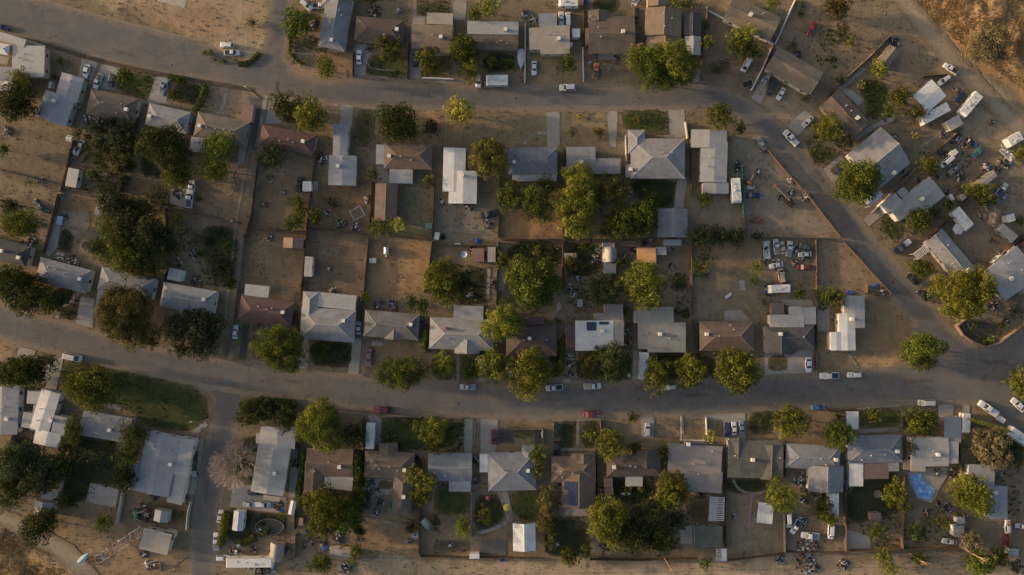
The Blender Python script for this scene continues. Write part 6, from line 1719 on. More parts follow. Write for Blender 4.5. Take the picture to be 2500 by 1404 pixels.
car('sedan','white',447,815,442,667); car('pickup','white',553,850,732,846,'black'); car('suv','white',815,840,948,838); car('sedan','blue',600,1145,473,1150); car('van','silver',1490,1105,1640,1106); car('pickup','white',2070,1100,2245,1222,'white'); flatbed(2240, 1240, 2305, 1285, 52, 'small white utility trailer behind the white pickup', M_WHITE); car('sedan','white',2385,1072,2500,1180)
camper(1948, 1395, 1955, 1210, 65, 'white camper trailer end-on beside the sunlit hedge', vents=2); camper(2560, 1500, 2370, 1370, 90, 'pale trailer cut by the right edge of the photo', 'white', vents=1)
car('van','blue',30,50,90,45) if False else None
T(0, 3)
car('sedan','black',2350,620,2475,615); car('sedan','silver',2425,735,2320,728); car('pickup','white',2065,1000,2058,1165,'grey'); car('sedan','black',1852,230,1848,330); car('pickup','green',1838,350,1850,445,'silver'); car('sedan','silver',2108,790,2085,905); camper(2600, 1288, 2152, 1292, 85, 'very long whitish house trailer on bare dirt', vents=4, h=3.0)
flatbed(2250, 1110, 2290, 1105, 60, 'white pickup-bed trailer by the hedge', M_WHITE, 3); flatbed(2235, 1155, 2225, 1200, 80, 'small dark trailer above the long house trailer', M_BLACK, 3); car('suv','white',2160,1240,2085,1240); boat(845, 1195, 755, 1285, 55, 'blue-white boat left beside the dirt track', plain('pale_blue_cover', (.30,.38,.46), .6)); flatbed(1385, 1330, 1530, 1320, 60, 'rusty empty trailer frame on dry dirt', M_RUST, 6)
T(1, 3)
car('pickup','silver',150,735,18,732,'white'); car('suv','black',55,620,-10,620); car('sedan','maroon',2285,165,2285,22)
car('pickup','black',1085,640,1080,760,'black')
T(2, 3)
car('suv','black',462,265,462,130)
T(3, 3)
car('van','white',258,940,250,825); car('pickup','white',298,985,345,905,'black'); car('pickup','white',375,1020,545,1035,'grey'); car('van','white',655,1055,660,930); camper(690, 840, 690, 625, 85, 'white camper trailer standing behind the grey L-shaped house', vents=3); car('sedan','silver',1720,1078,1860,1090); car('suv','white',2345,890,2340,1000); car('sedan','silver',2430,935,2530,945); car('sedan','red',2340,1100,2335,1030)
T()

# ------------------------------------------------------------------ fences and walls (survey pixels)
for f in [
 ('wood',(775,372),(765,440),(752,560)),('wood',(752,560),(745,640),(736,735)),('wood',(912,445),(904,560)),('wood',(903,580),(895,660),(889,735)),('wood',(1062,420),(1060,500),(1057,585)),('wood',(1057,590),(1047,660),(1036,715)),
 ('wood',(1220,420),(1219,500),(1216,580)),('grey',(1216,590),(1213,680),(1212,745)),('wood',(1375,365),(1374,470),(1372,582)),('red',(1374,586),(1373,640),(1370,705)),('red',(1686,592),(1687,680),(1688,770)),('red',(1988,587),(1990,680),(1990,770)),('red',(1990,775),(1990,850),(1989,905)),
 ('wood',(600,560),(680,562),(745,564)),('wood',(752,558),(830,566),(900,573)),('wood',(905,570),(980,578),(1056,586)),('grey',(1062,596),(1130,598),(1212,600)),('wood',(1222,586),(1300,585),(1372,584)),('wood',(1378,584),(1460,585),(1600,588)),('grey',(1690,590),(1760,592),(1815,582)),('grey',(1820,578),(1930,580),(2040,583)),
 ('grey',(0,415),(95,440),(158,455)),('grey',(160,458),(265,478),(300,488)),('chain',(310,428),(360,436),(400,442)),('wood',(310,490),(420,508),(590,545)),('wood',(186,345),(170,410),(155,470)),('wood',(150,475),(128,560),(112,618)),('wood',(342,290),(325,350),(312,420)),('wood',(308,430),(300,470)),('wood',(448,340),(436,400)),('wood',(420,640),(405,690)),('wood',(410,510),(412,560)),
 ('chain',(608,375),(582,520),(570,620),(552,780)),('wood',(645,345),(633,400),(618,520),(603,580)),('grey',(598,575),(585,690),(572,800),(552,868)),
 ('wood',(864,130),(864,190)),('wood',(1000,110),(996,195)),('wood',(1135,90),(1137,180)),('white',(1282,60),(1282,130),(1281,204)),('wood',(1423,0),(1423,60),(1424,115)),('white',(1422,118),(1424,200)),('grey',(1724,20),(1721,90)),('wood',(1712,110),(1710,200)),('white',(1726,28),(1765,48),(1805,72)),('white',(1882,118),(1858,172),(1832,222)),('white',(1940,0),(1915,55),(1890,110)),('wood',(1888,115),(1862,165)),('white',(1866,98),(1886,110)),
 ('grey',(2168,90),(2120,140),(2040,212)),('wood',(2032,215),(2015,240)),('wood',(2250,190),(2310,185)),('red',(2345,315),(2310,345),(2268,380)),('grey',(2242,402),(2190,455),(2125,520)),('wood',(2362,480),(2310,540),(2255,585)),('wood',(2505,565),(2450,610),(2388,665)),('wood',(2385,672),(2365,665)),
 ('red',(1872,368),(1915,420),(1955,462)),('wood',(1958,466),(2000,520),(2048,580)),('red',(2055,590),(2110,650),(2172,718)),('grey',(2105,716),(2172,720)),('wood',(2112,695),(2112,715)),('green',(1808,405),(1810,465),(1812,530)),('wood',(1812,532),(1814,572)),('wood',(1683,330),(1684,400),(1685,480)),('white',(1526,332),(1527,365),(1528,395)),('block',(1671,300),(1676,340)),
 ('wood',(735,1055),(728,1140)),('wood',(724,1240),(722,1290)),('grey',(725,1300),(722,1360)),('wood',(888,1020),(890,1100)),('wood',(1028,1120),(1028,1200)),('wood',(1027,1210),(1025,1280),(1024,1355)),('grey',(1152,1195),(1153,1250),(1152,1310)),('chain',(1160,1030),(1158,1080)),('wood',(1328,1190),(1329,1260),(1330,1350)),('wood',(1455,1110),(1456,1180),(1455,1230)),('wood',(1768,1155),(1769,1250),(1768,1340)),('wood',(1912,1100),(1914,1165)),('grey',(1911,1250),(1912,1300),(1913,1345)),('wood',(2058,1180),(2060,1260),(2060,1340)),('wood',(2200,1160),(2199,1250),(2198,1335)),('wood',(2335,1075),(2338,1150)),('wood',(2456,1270),(2458,1340)),
 ('chain',(885,1362),(960,1364),(1022,1366)),('wood',(1030,1355),(1090,1356),(1145,1358)),('red',(1170,1358),(1250,1359),(1328,1360)),('wood',(1440,1362),(1560,1364),(1700,1360)),('red',(1770,1366),(1840,1358),(1912,1348)),('red',(1915,1345),(1990,1346),(2060,1346)),('wood',(2062,1342),(2130,1340),(2198,1337)),('wood',(2200,1336),(2280,1336),(2340,1335)),
 ('pipe',(172,1124),(162,1160),(153,1196)),('block',(304,1200),(298,1240),(290,1278)),('chain',(485,1050),(476,1160),(466,1250)),('block',(470,1220),(463,1250),(460,1290)),('grey',(55,1010),(30,1090)),('chain',(350,1375),(390,1365),(455,1365)),
 ('chain',(892,150),(910,170),(965,174)),('white',(1030,192),(1070,193),(1108,195)),('chain',(720,132),(765,135)),('chain',(715,120),(716,145),(735,162),(770,170)),('chain',(1328,1025),(1400,1026),(1465,1024)),('wood',(1465,1025),(1466,1090)),('grey',(1242,1046),(1324,1046),(1326,1085)),('white',(1722,1017),(1724,1060)),('chain',(1660,1015),(1662,1075)),('chain',(1675,1018),(1720,1018)),('white',(1660,1073),(1720,1074)),('red',(2015,1000),(2090,998)),('chain',(2092,996),(2190,990)),
 ('grey',(925,1015),(990,1016),(1030,1018)),('wood',(890,710),(880,790)),('wood',(1046,790),(1040,860)),('wood',(727,760),(728,810)),('grey',(990,812),(1030,812)),('wood',(1205,850),(1200,930)),('wood',(1378,650),(1380,720)),('wood',(1690,780),(1700,860)),('grey',(1990,812),(2022,812)),('wood',(1868,790),(1868,860)),('wood',(2218,1085),(2218,1140)),('grey',(2000,720),(2050,722)),
]:
    fence(*f)
# the curved brick wall on the corner
fence('block', (2352,778),(2330,795),(2345,818),(2372,836),(2400,845),(2432,836),(2465,812),(2498,785), desc='curved pinkish brick garden wall on the street corner').data.materials[0] = plain('pink_brick', (.25,.160,.120), .9, 0, .3)

# ------------------------------------------------------------------ yard clutter
for x, y, r in [(2300,330,7),(2350,350,6),(2420,300,5),(2290,430,6),(2340,430,7),(2440,400,6),(2450,560,6),(2420,590,5),(2310,470,6),(2060,240,5),(2180,330,5),(920,1250,7),(905,1180,6),(1100,1330,5),(1000,1320,5),(1360,1330,6),(1480,1210,7),(1750,1240,7),(1790,1260,5),(2290,1230,6),(2260,1250,6),(2350,1260,6),(2140,1310,5),(2000,1190,7),(1960,1220,6),(620,1340,7),(700,1340,6),(600,1380,6),(760,1320,7),(1400,720,6),(1410,680,6),(1465,610,8),(1545,610,7),(1640,600,8),(1150,720,5),(1205,690,6),(930,740,7),(960,750,7),(800,520,6),(840,545,6),(690,470,5),(650,500,5),(240,290,7),(210,300,6),(170,390,6),(160,530,6),(1865,640,8),(1900,655,9),(1940,640,7),(1875,700,7),(1920,690,8),(1965,620,7),(1800,400,6),(1850,420,6),(1930,470,8),(1905,480,8),(1965,485,7),(1640,650,6),(1150,610,6),(1180,620,7),(2440,620,6),(2240,440,5)]:
    T(); junk(x, y, r, 'small scatter of junk' if r < 7 else 'heap of junk')
T(3, 1)
for a in [(130,1130,38),(415,1095,40),(185,1240,28),(320,1010,28),(1725,90,40),(2310,190,50),(2130,235,45),(280,350,35),(415,510,38),(1770,180,30),(2240,250,35),(1880,320,45),(1350,290,30),(2090,690,30)]: junk(*a)
T(1, 1)
for a in [(650,150,55),(2225,760,55),(975,800,40),(815,770,40),(1790,560,30),(2050,600,40),(160,340,30),(1080,530,35),(150,900,30),(720,1190,18)]: junk(*a)
T(3, 3)
for a in [(440,1110,110),(420,1290,100),(165,1255,50),(770,1300,55),(370,490,70),(1840,430,55),(1760,765,45),(380,890,45),(540,650,45),(2280,400,45),(1660,420,35),(480,1330,60),(2340,960,40),(90,470,30)]: junk(*a)
T(2, 2)
for a in [(588,660,32),(590,740,34),(588,830,30),(1135,430,30),(1145,540,28),(600,20,30)]: junk(*a)
T(1, 3)
for a in [(390,340,50),(240,745,55),(1110,530,45),(1100,610,30),(1180,600,24),(870,1340,55),(790,1060,50),(1200,710,30),(60,960,25),(1560,290,40),(2110,320,40),(2110,500,40),(150,1330,60),(660,1100,30),(1690,540,25)]: junk(*a)
T(0, 3)
for a in [(1360,790,55),(1380,860,40),(1540,610,45),(1420,1300,40),(1470,655,30),(1380,1200,35),(1760,660,30),(150,520,35),(2480,1370,60)]: junk(*a)
T(0, 1)
for a in [(290,930,55),(700,1130,60),(1700,1135,32),(1690,480,50),(830,1000,14),(1870,1290,40),(1850,1050,40),(600,500,25),(390,350,26),(350,560,26)]: junk(*a)
T(3, 0)
for a in [(1255,390,55),(340,520,30),(1850,860,30),(1840,1330,60),(1970,1360,45),(640,930,16)]: junk(*a)
T(2, 1)
for a in [(1320,940,60),(1100,1090,35),(830,1100,35),(2430,70,26),(2200,250,40),(1180,470,30),(1900,440,14)]: junk(*a)
T(2, 0)
for a in [(840,530,14),(160,130,30),(780,600,14),(1050,540,40),(240,190,30),(1420,-10,30)]: junk(*a)
T(1, 0)
for a in [(1150,110,60),(1090,470,30),(560,230,30),(1380,100,22)]: junk(*a)
T(0, 0)
for a in [(830,1120,40),(940,1160,45),(70,1250,40),(740,1020,30)]: junk(*a)
T(1, 2)
for a in [(1190,170,45),(1310,150,35),(1620,350,32),(1620,540,22),(1540,710,32),(750,40,26)]: junk(*a)
T(3, 2)
for a in [(100,330,40),(700,300,25),(580,200,30),(1600,60,45),(2200,180,45),(2320,320,35),(1130,40,40),(60,60,26),(1980,370,25)]: junk(*a)
T(2, 3)
for a in [(880,600,35),(1010,1140,28),(900,1130,30),(1440,1170,26),(1800,930,30),(480,560,26),(2440,160,20)]: junk(*a)

T(0, 0); picnic(498, 815, R(80)); picnic(668, 1320, R(-15), 'weathered pale garden table in the bare yard', 1.8)
T(1, 3); umbrella(2408, 742, 38, M_YELLOW, 'yellow hexagonal parasol on a garden path')
umbrella(2230, 650, 24, M_RED, 'small red parasol beside the garden path')
T(0, 1); trampoline(840, 980, 52, 'black round trampoline with a grey rim')
T(3, 3); trampoline(1090, 625, 36, 'faded tan round trampoline on the dark lawn', plain('tan_mat', (.15,.13,.10), .9))
box_thing('brick_fire_pit', 'square dark fire pit with red brick rim', 'fire pit', 1752, 768, 48, 48, .5, 0, M_BRICK, M_BLACK)
T(0, 1); box_thing('garden_tub', 'pale blue rectangular tub beside the sandy pit', 'tub', 578, 735, 52, 78, .6, 12, plain('pale_blue_plastic', (.33,.40,.55), .5))
def kayak(x, y, L, rz, desc):
    mb = MB(); st = [(-.5,.05),(-.35,.3),(0,.4),(.35,.3),(.5,.05)]
    mb.loft([[Vector((s*L,-w,.28)),Vector((s*L,-w*.6,.06)),Vector((s*L,w*.6,.06)),Vector((s*L,w,.28)),Vector((s*L,0,.40))] for s,w in st])
    c = MB(); c.box((0,0,.38),(.9,.4,.04))
    return simple('kayak', desc, 'kayak', None, None, x, y, .02, rz, None, [('hull', mb, M_WHITE), ('seat', c, M_BLACK)])
kayak(580, 1056, 2.6, R(-12), 'white kayak, upper of two lying behind the house'); kayak(580, 1095, 2.3, R(-8), 'white kayak, lower of two lying behind the house')
T(2, 3); kayak(1122, 628, 3.2, R(2), 'white kayak alone in a dark backyard')
box_thing('chest_freezer', 'white box beside the grey-green house drive', 'box', 0, 0, 1, 1, 1, 0, M_WHITE) if False else None
T(2, 2); box_thing('recycling_bin', 'white bin at the kerb under a dark tree', 'bin', 1142, 832, 30, 40, 1.0, 0, M_WHITE); box_thing('garden_table', 'small pale square table behind the white solar house', 'table', 685, 155, 48, 68, .7, 0, plain('pale_stone', (.34,.33,.31), .9))
box_thing('timber_bench', 'pale bench lying in the bare tan yard', 'bench', 2095, 85, 70, 24, .45, -38, M_WHITE)
T(1, 1); box_thing('white_cabinet', 'white cube cabinet beside a small dark bush', 'cabinet', 1745, 885, 46, 66, 1.4, 12, M_WHITE); box_thing('teal_box', 'teal green box by the wooden fence', 'box', 1670, 790, 58, 48, 1.1, 0, M_GREEN)
box_thing('white_bench', 'low white bench along the back fence', 'bench', 1940, 958, 56, 14, .5, 3, M_WHITE)
tree(1800, 895, 34, 28, 'dark')
def tarp(x, y, w, d, rz, desc, mat=None):
    rng = random.Random(int(x)); W, D = mlen(w), mlen(d); n = 7; mb = MB(); hh = [[.15 + .5 * rng.random() * (1 if 0 < i < n and 0 < j < n else 0) for j in range(n + 1)] for i in range(n + 1)]
    p = lambda i, j: ((i / n - .5) * W * (1 + .1 * math.sin(j * 2)), (j / n - .5) * D * (1 + .1 * math.sin(i * 3)), hh[i][j])
    for i in range(n):
        for j in range(n): mb.poly([p(i, j), p(i + 1, j), p(i + 1, j + 1), p(i, j + 1)])
    return simple('tarpaulin', desc, 'tarp', mb, [mat or M_BLUE], x, y, .02, R(-rz), 'blue tarpaulins')
tarp(2135, 930, 55, 50, 20, 'blue tarp crumpled by the back fence below the scrap heap')
T(3, 1); tarp(1083, 1355, 55, 45, 0, 'blue tarp beside the roadside red fence'); tarp(2020, 12, 60, 22, 35, 'narrow blue tarp in the cluttered diagonal yard')
T(3, 2); tarp(838, 55, 70, 36, 5, 'blue tarp over a low pile above the white corner house'); tarp(40, 50, 30, 50, 5, 'small blue tarp at the end of the white camper')
T(1, 3); tarp(675, 1142, 60, 66, 10, 'blue tarp beside the curved white shed'); tarp(850, 1330, 70, 50, 30, 'blue tarp over boxes near the bottom edge'); tarp(500, 985, 30, 26, 0, 'tiny blue tarp beside the olive tree'); tarp(2358, 1257, 46, 36, 0, 'small blue tarp on the dirt strip below the paving'); tarp(270, 785, 46, 40, 0, 'blue tarp on the crowded concrete pad')
tarp(1300, 735, 32, 90, 0, 'green folded tarp beside the long brown wing', M_GREEN)
T(3, 0); tarp(345, 520, 70, 45, 30, 'dark blue tarp behind the plain tan house', plain('dark_tarp', (.03,.06,.15), .6))
T(2, 0); tarp(740, 20, 40, 44, 0, 'bright blue tarp at the top edge')
T(0, 0); tarp(135, 612, 56, 24, 8, 'small blue tarp in the concrete yard')
# propane tank, satellite dish, wooden frames, swing
T(1, 1)
tk = MB(); n_ = 14
tk.loft([[Vector((.85 * math.cos(2*PI*k/n_) * f, y, 1.0 + .85 * math.sin(2*PI*k/n_) * f)) for k in range(n_)] for y, f in ((-1.25,.3),(-1.15,.75),(-.95,1),(.95,1),(1.15,.75),(1.25,.3))])
lg = [MB(), MB()]; lg[0].box((0, -.7, .12), (1.4, .2, .3)); lg[1].box((0, .7, .12), (1.4, .2, .3))
cp = MB(); cp.tube((0, -1.2, 1.0), (0, -1.75, 1.0), .16, n=8)
simple('storage_tank', 'shiny silver cylinder tank standing alone in a dry yard', 'tank', None, None, 1266, 1025, .02, 0, None, [('tank', tk, plain('shiny_steel', (.55,.54,.52), .25, .7)), ('foot', lg[0], M_STEEL), ('foot', lg[1], M_STEEL), ('valve', cp, M_STEEL)])
pr = [('table_top', (lambda b: (b.box((0,0,.8),(2.1,1.6,.08)), b)[1])(MB()), M_WHITE)]
for sx in (-.85,.85):
    for sy in (-.6,.6):
        b = MB(); b.tube((sx,sy,0),(sx,sy,.78),.05); pr.append(('leg', b, M_STEEL))
simple('work_table', 'white rectangular table standing in the dry yard', 'table', None, None, 1136, 1117, .02, 0, None, pr)
dish = MB(); rr_ = [(0,.0),(.4,.05),(.75,.16),(1.0,.32)]
for (r0,z0),(r1,z1) in zip(rr_[:-1], rr_[1:]):
    for k in range(16):
        a0,a1 = 2*PI*k/16, 2*PI*(k+1)/16
        dish.poly([(r0*math.cos(a0),r0*math.sin(a0),2.2+z0),(r1*math.cos(a0),r1*math.sin(a0),2.2+z1),(r1*math.cos(a1),r1*math.sin(a1),2.2+z1),(r0*math.cos(a1),r0*math.sin(a1),2.2+z0)])
pp = MB(); pp.tube((0,0,0),(0,0,2.2),.07)
simple('satellite_dish', 'round pale blue satellite dish on a short post', 'satellite dish', None, None, 2003, 1062, .02, 0, None, [('dish', dish, plain('pale_blue_enamel', (.32,.42,.56), .5)), ('post', pp, M_STEEL)])
fr = MB(); s_ = 3.6
for k in range(4):
    a = k*PI/2; fr.box((math.cos(a)*s_/2, math.sin(a)*s_/2*.85, 1.0), (.18, s_ if k%2==0 else s_, .18), 0 if k%2==0 else PI/2)
    fr.tube((s_/2*(1 if k in (0,1) else -1), s_/2*.85*(1 if k in (0,3) else -1), 0), (s_/2*(1 if k in (0,1) else -1), s_/2*.85*(1 if k in (0,3) else -1), 1.0), .08)
for k in range(5): fr.box((-1.4+.7*k, 0, .55), (.1, s_*.8, .08), R(12))
simple('timber_frame', 'pale square timber frame lying askew in the dirt', 'open_frame', fr, [plain('pale_timber', (.36,.31,.28), .9)], 990, 668, .02, R(27))  # only an open timber frame with cross slats
gr = MB()
for k in range(5): gr.box((-.9+.45*k, 0, 1.1), (.08, 2.6, .1)); gr.box((0, -1.2+.6*k, 1.18), (1.9, .08, .08))
for sx in (-.9,.9):
    for sy in (-1.2,1.2): gr.tube((sx,sy,0),(sx,sy,1.1),.06)
simple('slatted_frame', 'grey grid-topped frame beside the white box shed', 'table', gr, [M_STEEL], 586, 411, .02, 0)  # pallet-like grid frame on four legs
# excavator-like boom lift, tractor
T(3, 1)
def machine(x, y, rz, L, mat, desc, name='boom_lift'):
    b = MB(); b.box((-L*.36,0,.9),(L*.26,1.6,.8)); b.box((-L*.40,0,1.5),(L*.12,1.2,.5))
    m2 = MB(); m2.box((L*.1,0,1.7),(L*.75,.35,.4)); m2.box((L*.34,0,1.4),(L*.3,.25,.3))
    c = MB(); c.box((L*.47,0,.9),(.8,1.1,.9)); 
    pr = [('body', b, mat), ('boom', m2, plain('dull_cream', (.14,.125,.105), .7)), ('bucket', c, M_RUST)]
    for sx in (-.46,-.26):
        for sy in (-.75,.75):
            w = MB(); w.tube((sx*L, sy, .45),(sx*L, sy*1.3, .45),.45,n=12); pr.append(('wheel', w, M_RUBBER))
    return simple(name, desc, 'machine', None, None, x, y, .02, rz, None, pr)
machine(195, 500, math.atan2(190, -190), 8.4, M_BLACK, 'long dark boom machine with a pale arm on the bare lot')
T(0, 3); machine(1350, 790, R(10), 3.6, M_GREEN, 'green tractor-like machine beside the white gable shed', 'tractor'); machine(1345, 860, R(-20), 3.0, M_GREEN, 'small green machine below the green tractor', 'tractor')
T(2, 1); machine(2300, 350, R(60), 3.0, plain('orange_enamel', (.42,.20,.05), .5), 'small orange digging machine on bare dirt', 'tractor')
sk = MB(); st_ = [(-.5,.75),(-.25,1.2),(.1,1.2),(.35,.7),(.5,.05)]
for (a,w0),(b,w1) in zip(st_[:-1], st_[1:]):
    for s in (-1,1): sk.tube((a*5.2, s*w0, .6),(b*5.2, s*w1, .6), .09); sk.tube((a*5.2, s*w0*.7, .2),(b*5.2, s*w1*.7, .2), .07)
for a,w in st_[:-1]: sk.tube((a*5.2,-w,.6),(a*5.2,w,.6),.07); sk.tube((a*5.2,-w*.7,.2),(a*5.2,w*.7,.2),.06)
for k in range(12): sk.box((-2.2+.33*k, (-.6+.11*k*(k%3))*.8, .4), (.6,.3,.2), k)
simple('rusty_boat_frame', 'rusty skeleton of a boat on bare dirt', 'boat frame', sk, [M_RUST], 2375, 737, .02, R(-12))
# pools
T(3, 3)
PW = [g(px(*p)) for p in [(1405,465),(1500,420),(1545,500),(1640,590),(1600,695),(1480,660)]]
pe = empty('swimming_pool', (*(sum((Vector(p) for p in PW), Vector((0, 0))) / len(PW)), .05))
mw, nt_, b_ = new_mat('pool_water'); pp_ = world_pos(nt_)
nt_.links.new(mix(nt_, ramp(nt_, noise(nt_, pp_, .8, 3, .6), .5, .66), (.11,.26,.50), (.38,.48,.62)), b_.inputs['Base Color']); b_.inputs['Roughness'].default_value = .06; bump(nt_, b_, noise(nt_, pp_, 2.5, 2), .15, .05)
mb = MB(); PS = PW
mb.poly([(x, y, .20) for x, y in PS]); o = mb.build('water', mw, pe, merge=True); o.matrix_parent_inverse = Matrix.Translation(-pe.location)
mb = MB(); c_ = Vector(pe.location[:2])
for i in range(len(PS)):
    a = Vector(PS[i]); b = Vector(PS[(i+1)%len(PS)]); ao = c_ + (a-c_)*1.13; bo = c_ + (b-c_)*1.13; ai = c_ + (a-c_)*.99; bi = c_ + (b-c_)*.99
    mb.poly([(*ai,.24),(*bi,.24),(*bo,.24),(*ao,.24)]); mb.poly([(*ao,.24),(*bo,.24),(*bo,.02),(*ao,.02)]); mb.poly([(*ai,.24),(*ai,.15),(*bi,.15),(*bi,.24)])
o = mb.build('coping', plain('pool_coping', (.27,.235,.205), .8), pe, merge=True); o.matrix_parent_inverse = Matrix.Translation(-pe.location)
note(pe, 'blue angular swimming pool with a light concrete rim', 'pool')
def round_pool(x, y, rx, ry, desc, wmat):
    X, Y = gx(x, y, .6); e = empty('above_ground_pool', (X, Y, 0)); a, b = mlen(rx), mlen(ry); n = 28
    R0 = [(a*math.cos(2*PI*k/n), b*math.sin(2*PI*k/n)) for k in range(n)]
    w = MB()
    for k in range(n):
        p, q = R0[k], R0[(k+1)%n]; f = 1.04
        w.poly([(*p,.9),(*q,.9),(q[0]*f,q[1]*f,.9),(p[0]*f,p[1]*f,.9)]); w.poly([(p[0]*f,p[1]*f,.9),(q[0]*f,q[1]*f,.9),(q[0]*f,q[1]*f,0),(p[0]*f,p[1]*f,0)]); w.poly([(*p,.9),(*p,0.05),(*q,0.05),(*q,.9)])
    w.build('pool_wall', plain('pool_wall', (.20,.19,.155), .6), e, merge=True)
    s = MB(); s.poly([(x_*.99, y_*.99, .45) for x_, y_ in R0]); s.build('water', wmat, e)
    note(e, desc, 'pool')
round_pool(-2395 + 3 if False else 150, 945, 1, 1, '', M_BLACK) if False else None
T(1, 3); round_pool(150, 945, 132, 74, 'empty oval above-ground pool with a pale rim', plain('murky_liner', (.060,.055,.038), .5))
# antenna tower
T()
def tower(bx, by, h, w, desc):
    X, Y = g((bx, by)); e = empty('lattice_tower', (X, Y, 0), R(20))
    W_t = plain('tower_white', (.46,.44,.43), .5); R_t = plain('tower_red', (.24,.08,.06), .5)
    n = 9
    for k in range(n):
        mb = MB(); z0, z1 = h*k/n, h*(k+1)/n; f = lambda z: w/2*(1-.25*z/h)
        c0 = [(sx*f(z0), sy*f(z0), z0) for sx, sy in ((-1,-1),(1,-1),(1,1),(-1,1))]; c1 = [(sx*f(z1), sy*f(z1), z1) for sx, sy in ((-1,-1),(1,-1),(1,1),(-1,1))]
        for i in range(4):
            j = (i+1)%4; mb.tube(c0[i], c1[i], .06, n=5, mi=1); mb.tube(c0[i], c1[j], .065, n=4) if (i + k) % 2 else mb.tube(c0[j], c1[i], .065, n=4); mb.tube(c1[i], c1[j], .045, n=4)
        o = mb.build('tower_section', [W_t if k % 3 != 2 else R_t, R_t], e)
        o['label'] = ('white' if k % 3 != 2 else 'red') + ' painted lattice section'
    m = MB(); m.tube((0,0,h),(0,0,h+3),.06); m.build('antenna', M_STEEL, e)
    note(e, desc, 'tower', None, None, (bx, by))
tower(352, 1292, 25.5, 2.7, 'tall red and white lattice radio tower at the lower left')
# poles, lamps, wires
wp = [(1622,1362,R(10)),(2347,1336,R(15)),(2222,1350,R(20)),(1292,1024,R(5)),(598,548,R(-10)),(1090,885,R(0)),(455,1360,R(25)) ]
pole(1622,1362,'wooden utility pole by the back dirt strip below the dark trees',10.6,R(10)); pole(2347,1336,'wooden utility pole by the back fence at lower right',10.8,R(25)); pole(2222,1352,'wooden utility pole near the dark bush at lower right',8.5,R(10)); pole(590,545,'leaning-looking utility pole beside the dirt alley',10.0,R(-12),mat=plain('old_pole_wood',(.13,.09,.06),.9)); pole(455,1362,'dark utility pole beside the side street at the bottom',10.4,R(15),mat=plain('old_pole_wood',(.13,.09,.06),.9)); pole(724,1378,'dark utility pole at the bottom near the tan quonset shed',8,R(5),mat=plain('old_pole_wood',(.13,.09,.06),.9))
pole(640,241,'dark street lamp on the alley corner of the upper street',9.0,R(150),lamp=1.8,mat=plain('dark_pole',(.05,.045,.04),.7)); pole(1322,1055,'thin street lamp post near the dark asphalt strip',7.5,R(90),lamp=1.5,mat=M_STEEL); pole(508,1018,'thin dark street lamp beside the big corner lawn',7.5,R(180),lamp=1.5,mat=plain('dark_pole',(.05,.045,.04),.7))
wire((455,1362),(724,1378),'dark wire between the two bottom-edge poles at lower left'); wire((724,1378),(1622,1362),'long dark wire along the bottom dirt strip'); wire((1622,1362),(2222,1352),'long dark wire above the back fences at lower right'); wire((590,545),(265,478),'dark wire above the crowded dark trees'); wire((590,545),(900,570),'dark wire along the back fences of the middle block'); wire((900,570),(1375,585),'dark wire above the wooden back fence of the middle block'); wire((2222,1352),(2347,1336),'short wire between the two lower right poles')

# ------------------------------------------------------------------ weeds, stubble and grass (uncountable)
def scatter(name, n, seed, col_a, col_b, size, ok, region=None, flat=0.35, low=1.0):
    rng = np.random.default_rng(seed)
    P = []
    R_ = region or (-160, 160, -92, 92)
    while len(P) < n:
        k = n * 2
        X = rng.uniform(R_[0], R_[1], k); Y = rng.uniform(R_[2], R_[3], k)
        cl = np.array([mnoise.noise(Vector((x * .16, y * .16, seed))) for x, y in zip(X, Y)])
        m = ok(X, Y) & (cl + rng.normal(0, .22, k) > .02)
        if not m.any(): break
        P += list(zip(X[m], Y[m]))
    P = np.array(P[:n]); n = len(P)
    V, F, tt = [], [], []
    reps = 3
    Q = np.repeat(P, reps, 0) + rng.normal(0, size * .45, (n * reps, 2))
    Zz = np.array([hill(x, y) for x, y in Q]) + .05 + rng.uniform(0, size * .5 * low, len(Q))
    N = rng.normal(size=(len(Q), 3)); N[:, 2] = np.abs(N[:, 2]) * flat * 3 + .2
    me = leaf_mesh(np.column_stack([Q, Zz]), N, size * rng.uniform(.5, 1.5, len(Q)), rng.uniform(0, 1, len(Q)), rng)
    me.name = name
    me.materials.append(leaf_mat('leaf_' + name, col_a, col_b, .15))
    o = mesh_obj(name, me); stuff(o)
    return o
LAWN_PX = LAWNS
def in_any(X, Y, polys):
    m = np.zeros(X.shape, bool)
    for p in polys:
        q = np.array(p); a, b = q.min(0), q.max(0)
        k = (X > a[0]) & (X < b[0]) & (Y > a[1]) & (Y < b[1])
        if k.any(): m[k] |= np_inside(X[k], Y[k], p)
    return m
def roofmask(X, Y):
    m = np.zeros(X.shape, bool)
    for ws_ in FOOT:
        for o, p, q, L, W in ws_:
            s = (X - o.x) * p.x + (Y - o.y) * p.y; t = (X - o.x) * q.x + (Y - o.y) * q.y
            m |= (s > .3) & (s < L - .3) & (t > .3) & (t < W - .3)
    return m
road_m = lambda X, Y: np_inside(X, Y, ROADW)
bare = lambda X, Y: ~road_m(X, Y) & ~in_any(X, Y, DRIVES) & ~in_any(X, Y, LAWNS) & ~roofmask(X, Y)
o = scatter('dry_weeds', 9000, 3, (.100,.076,.045), (.270,.205,.125), .24, bare, None, .8, .7)
o = scatter('green_weeds', 1800, 8, (.040,.042,.016), (.110,.105,.040), .28, bare)
o = scatter('lawn_grass', 9000, 12, (.020,.026,.008), (.075,.085,.024), .26, lambda X, Y: in_any(X, Y, LAWNS) & ~roofmask(X, Y))
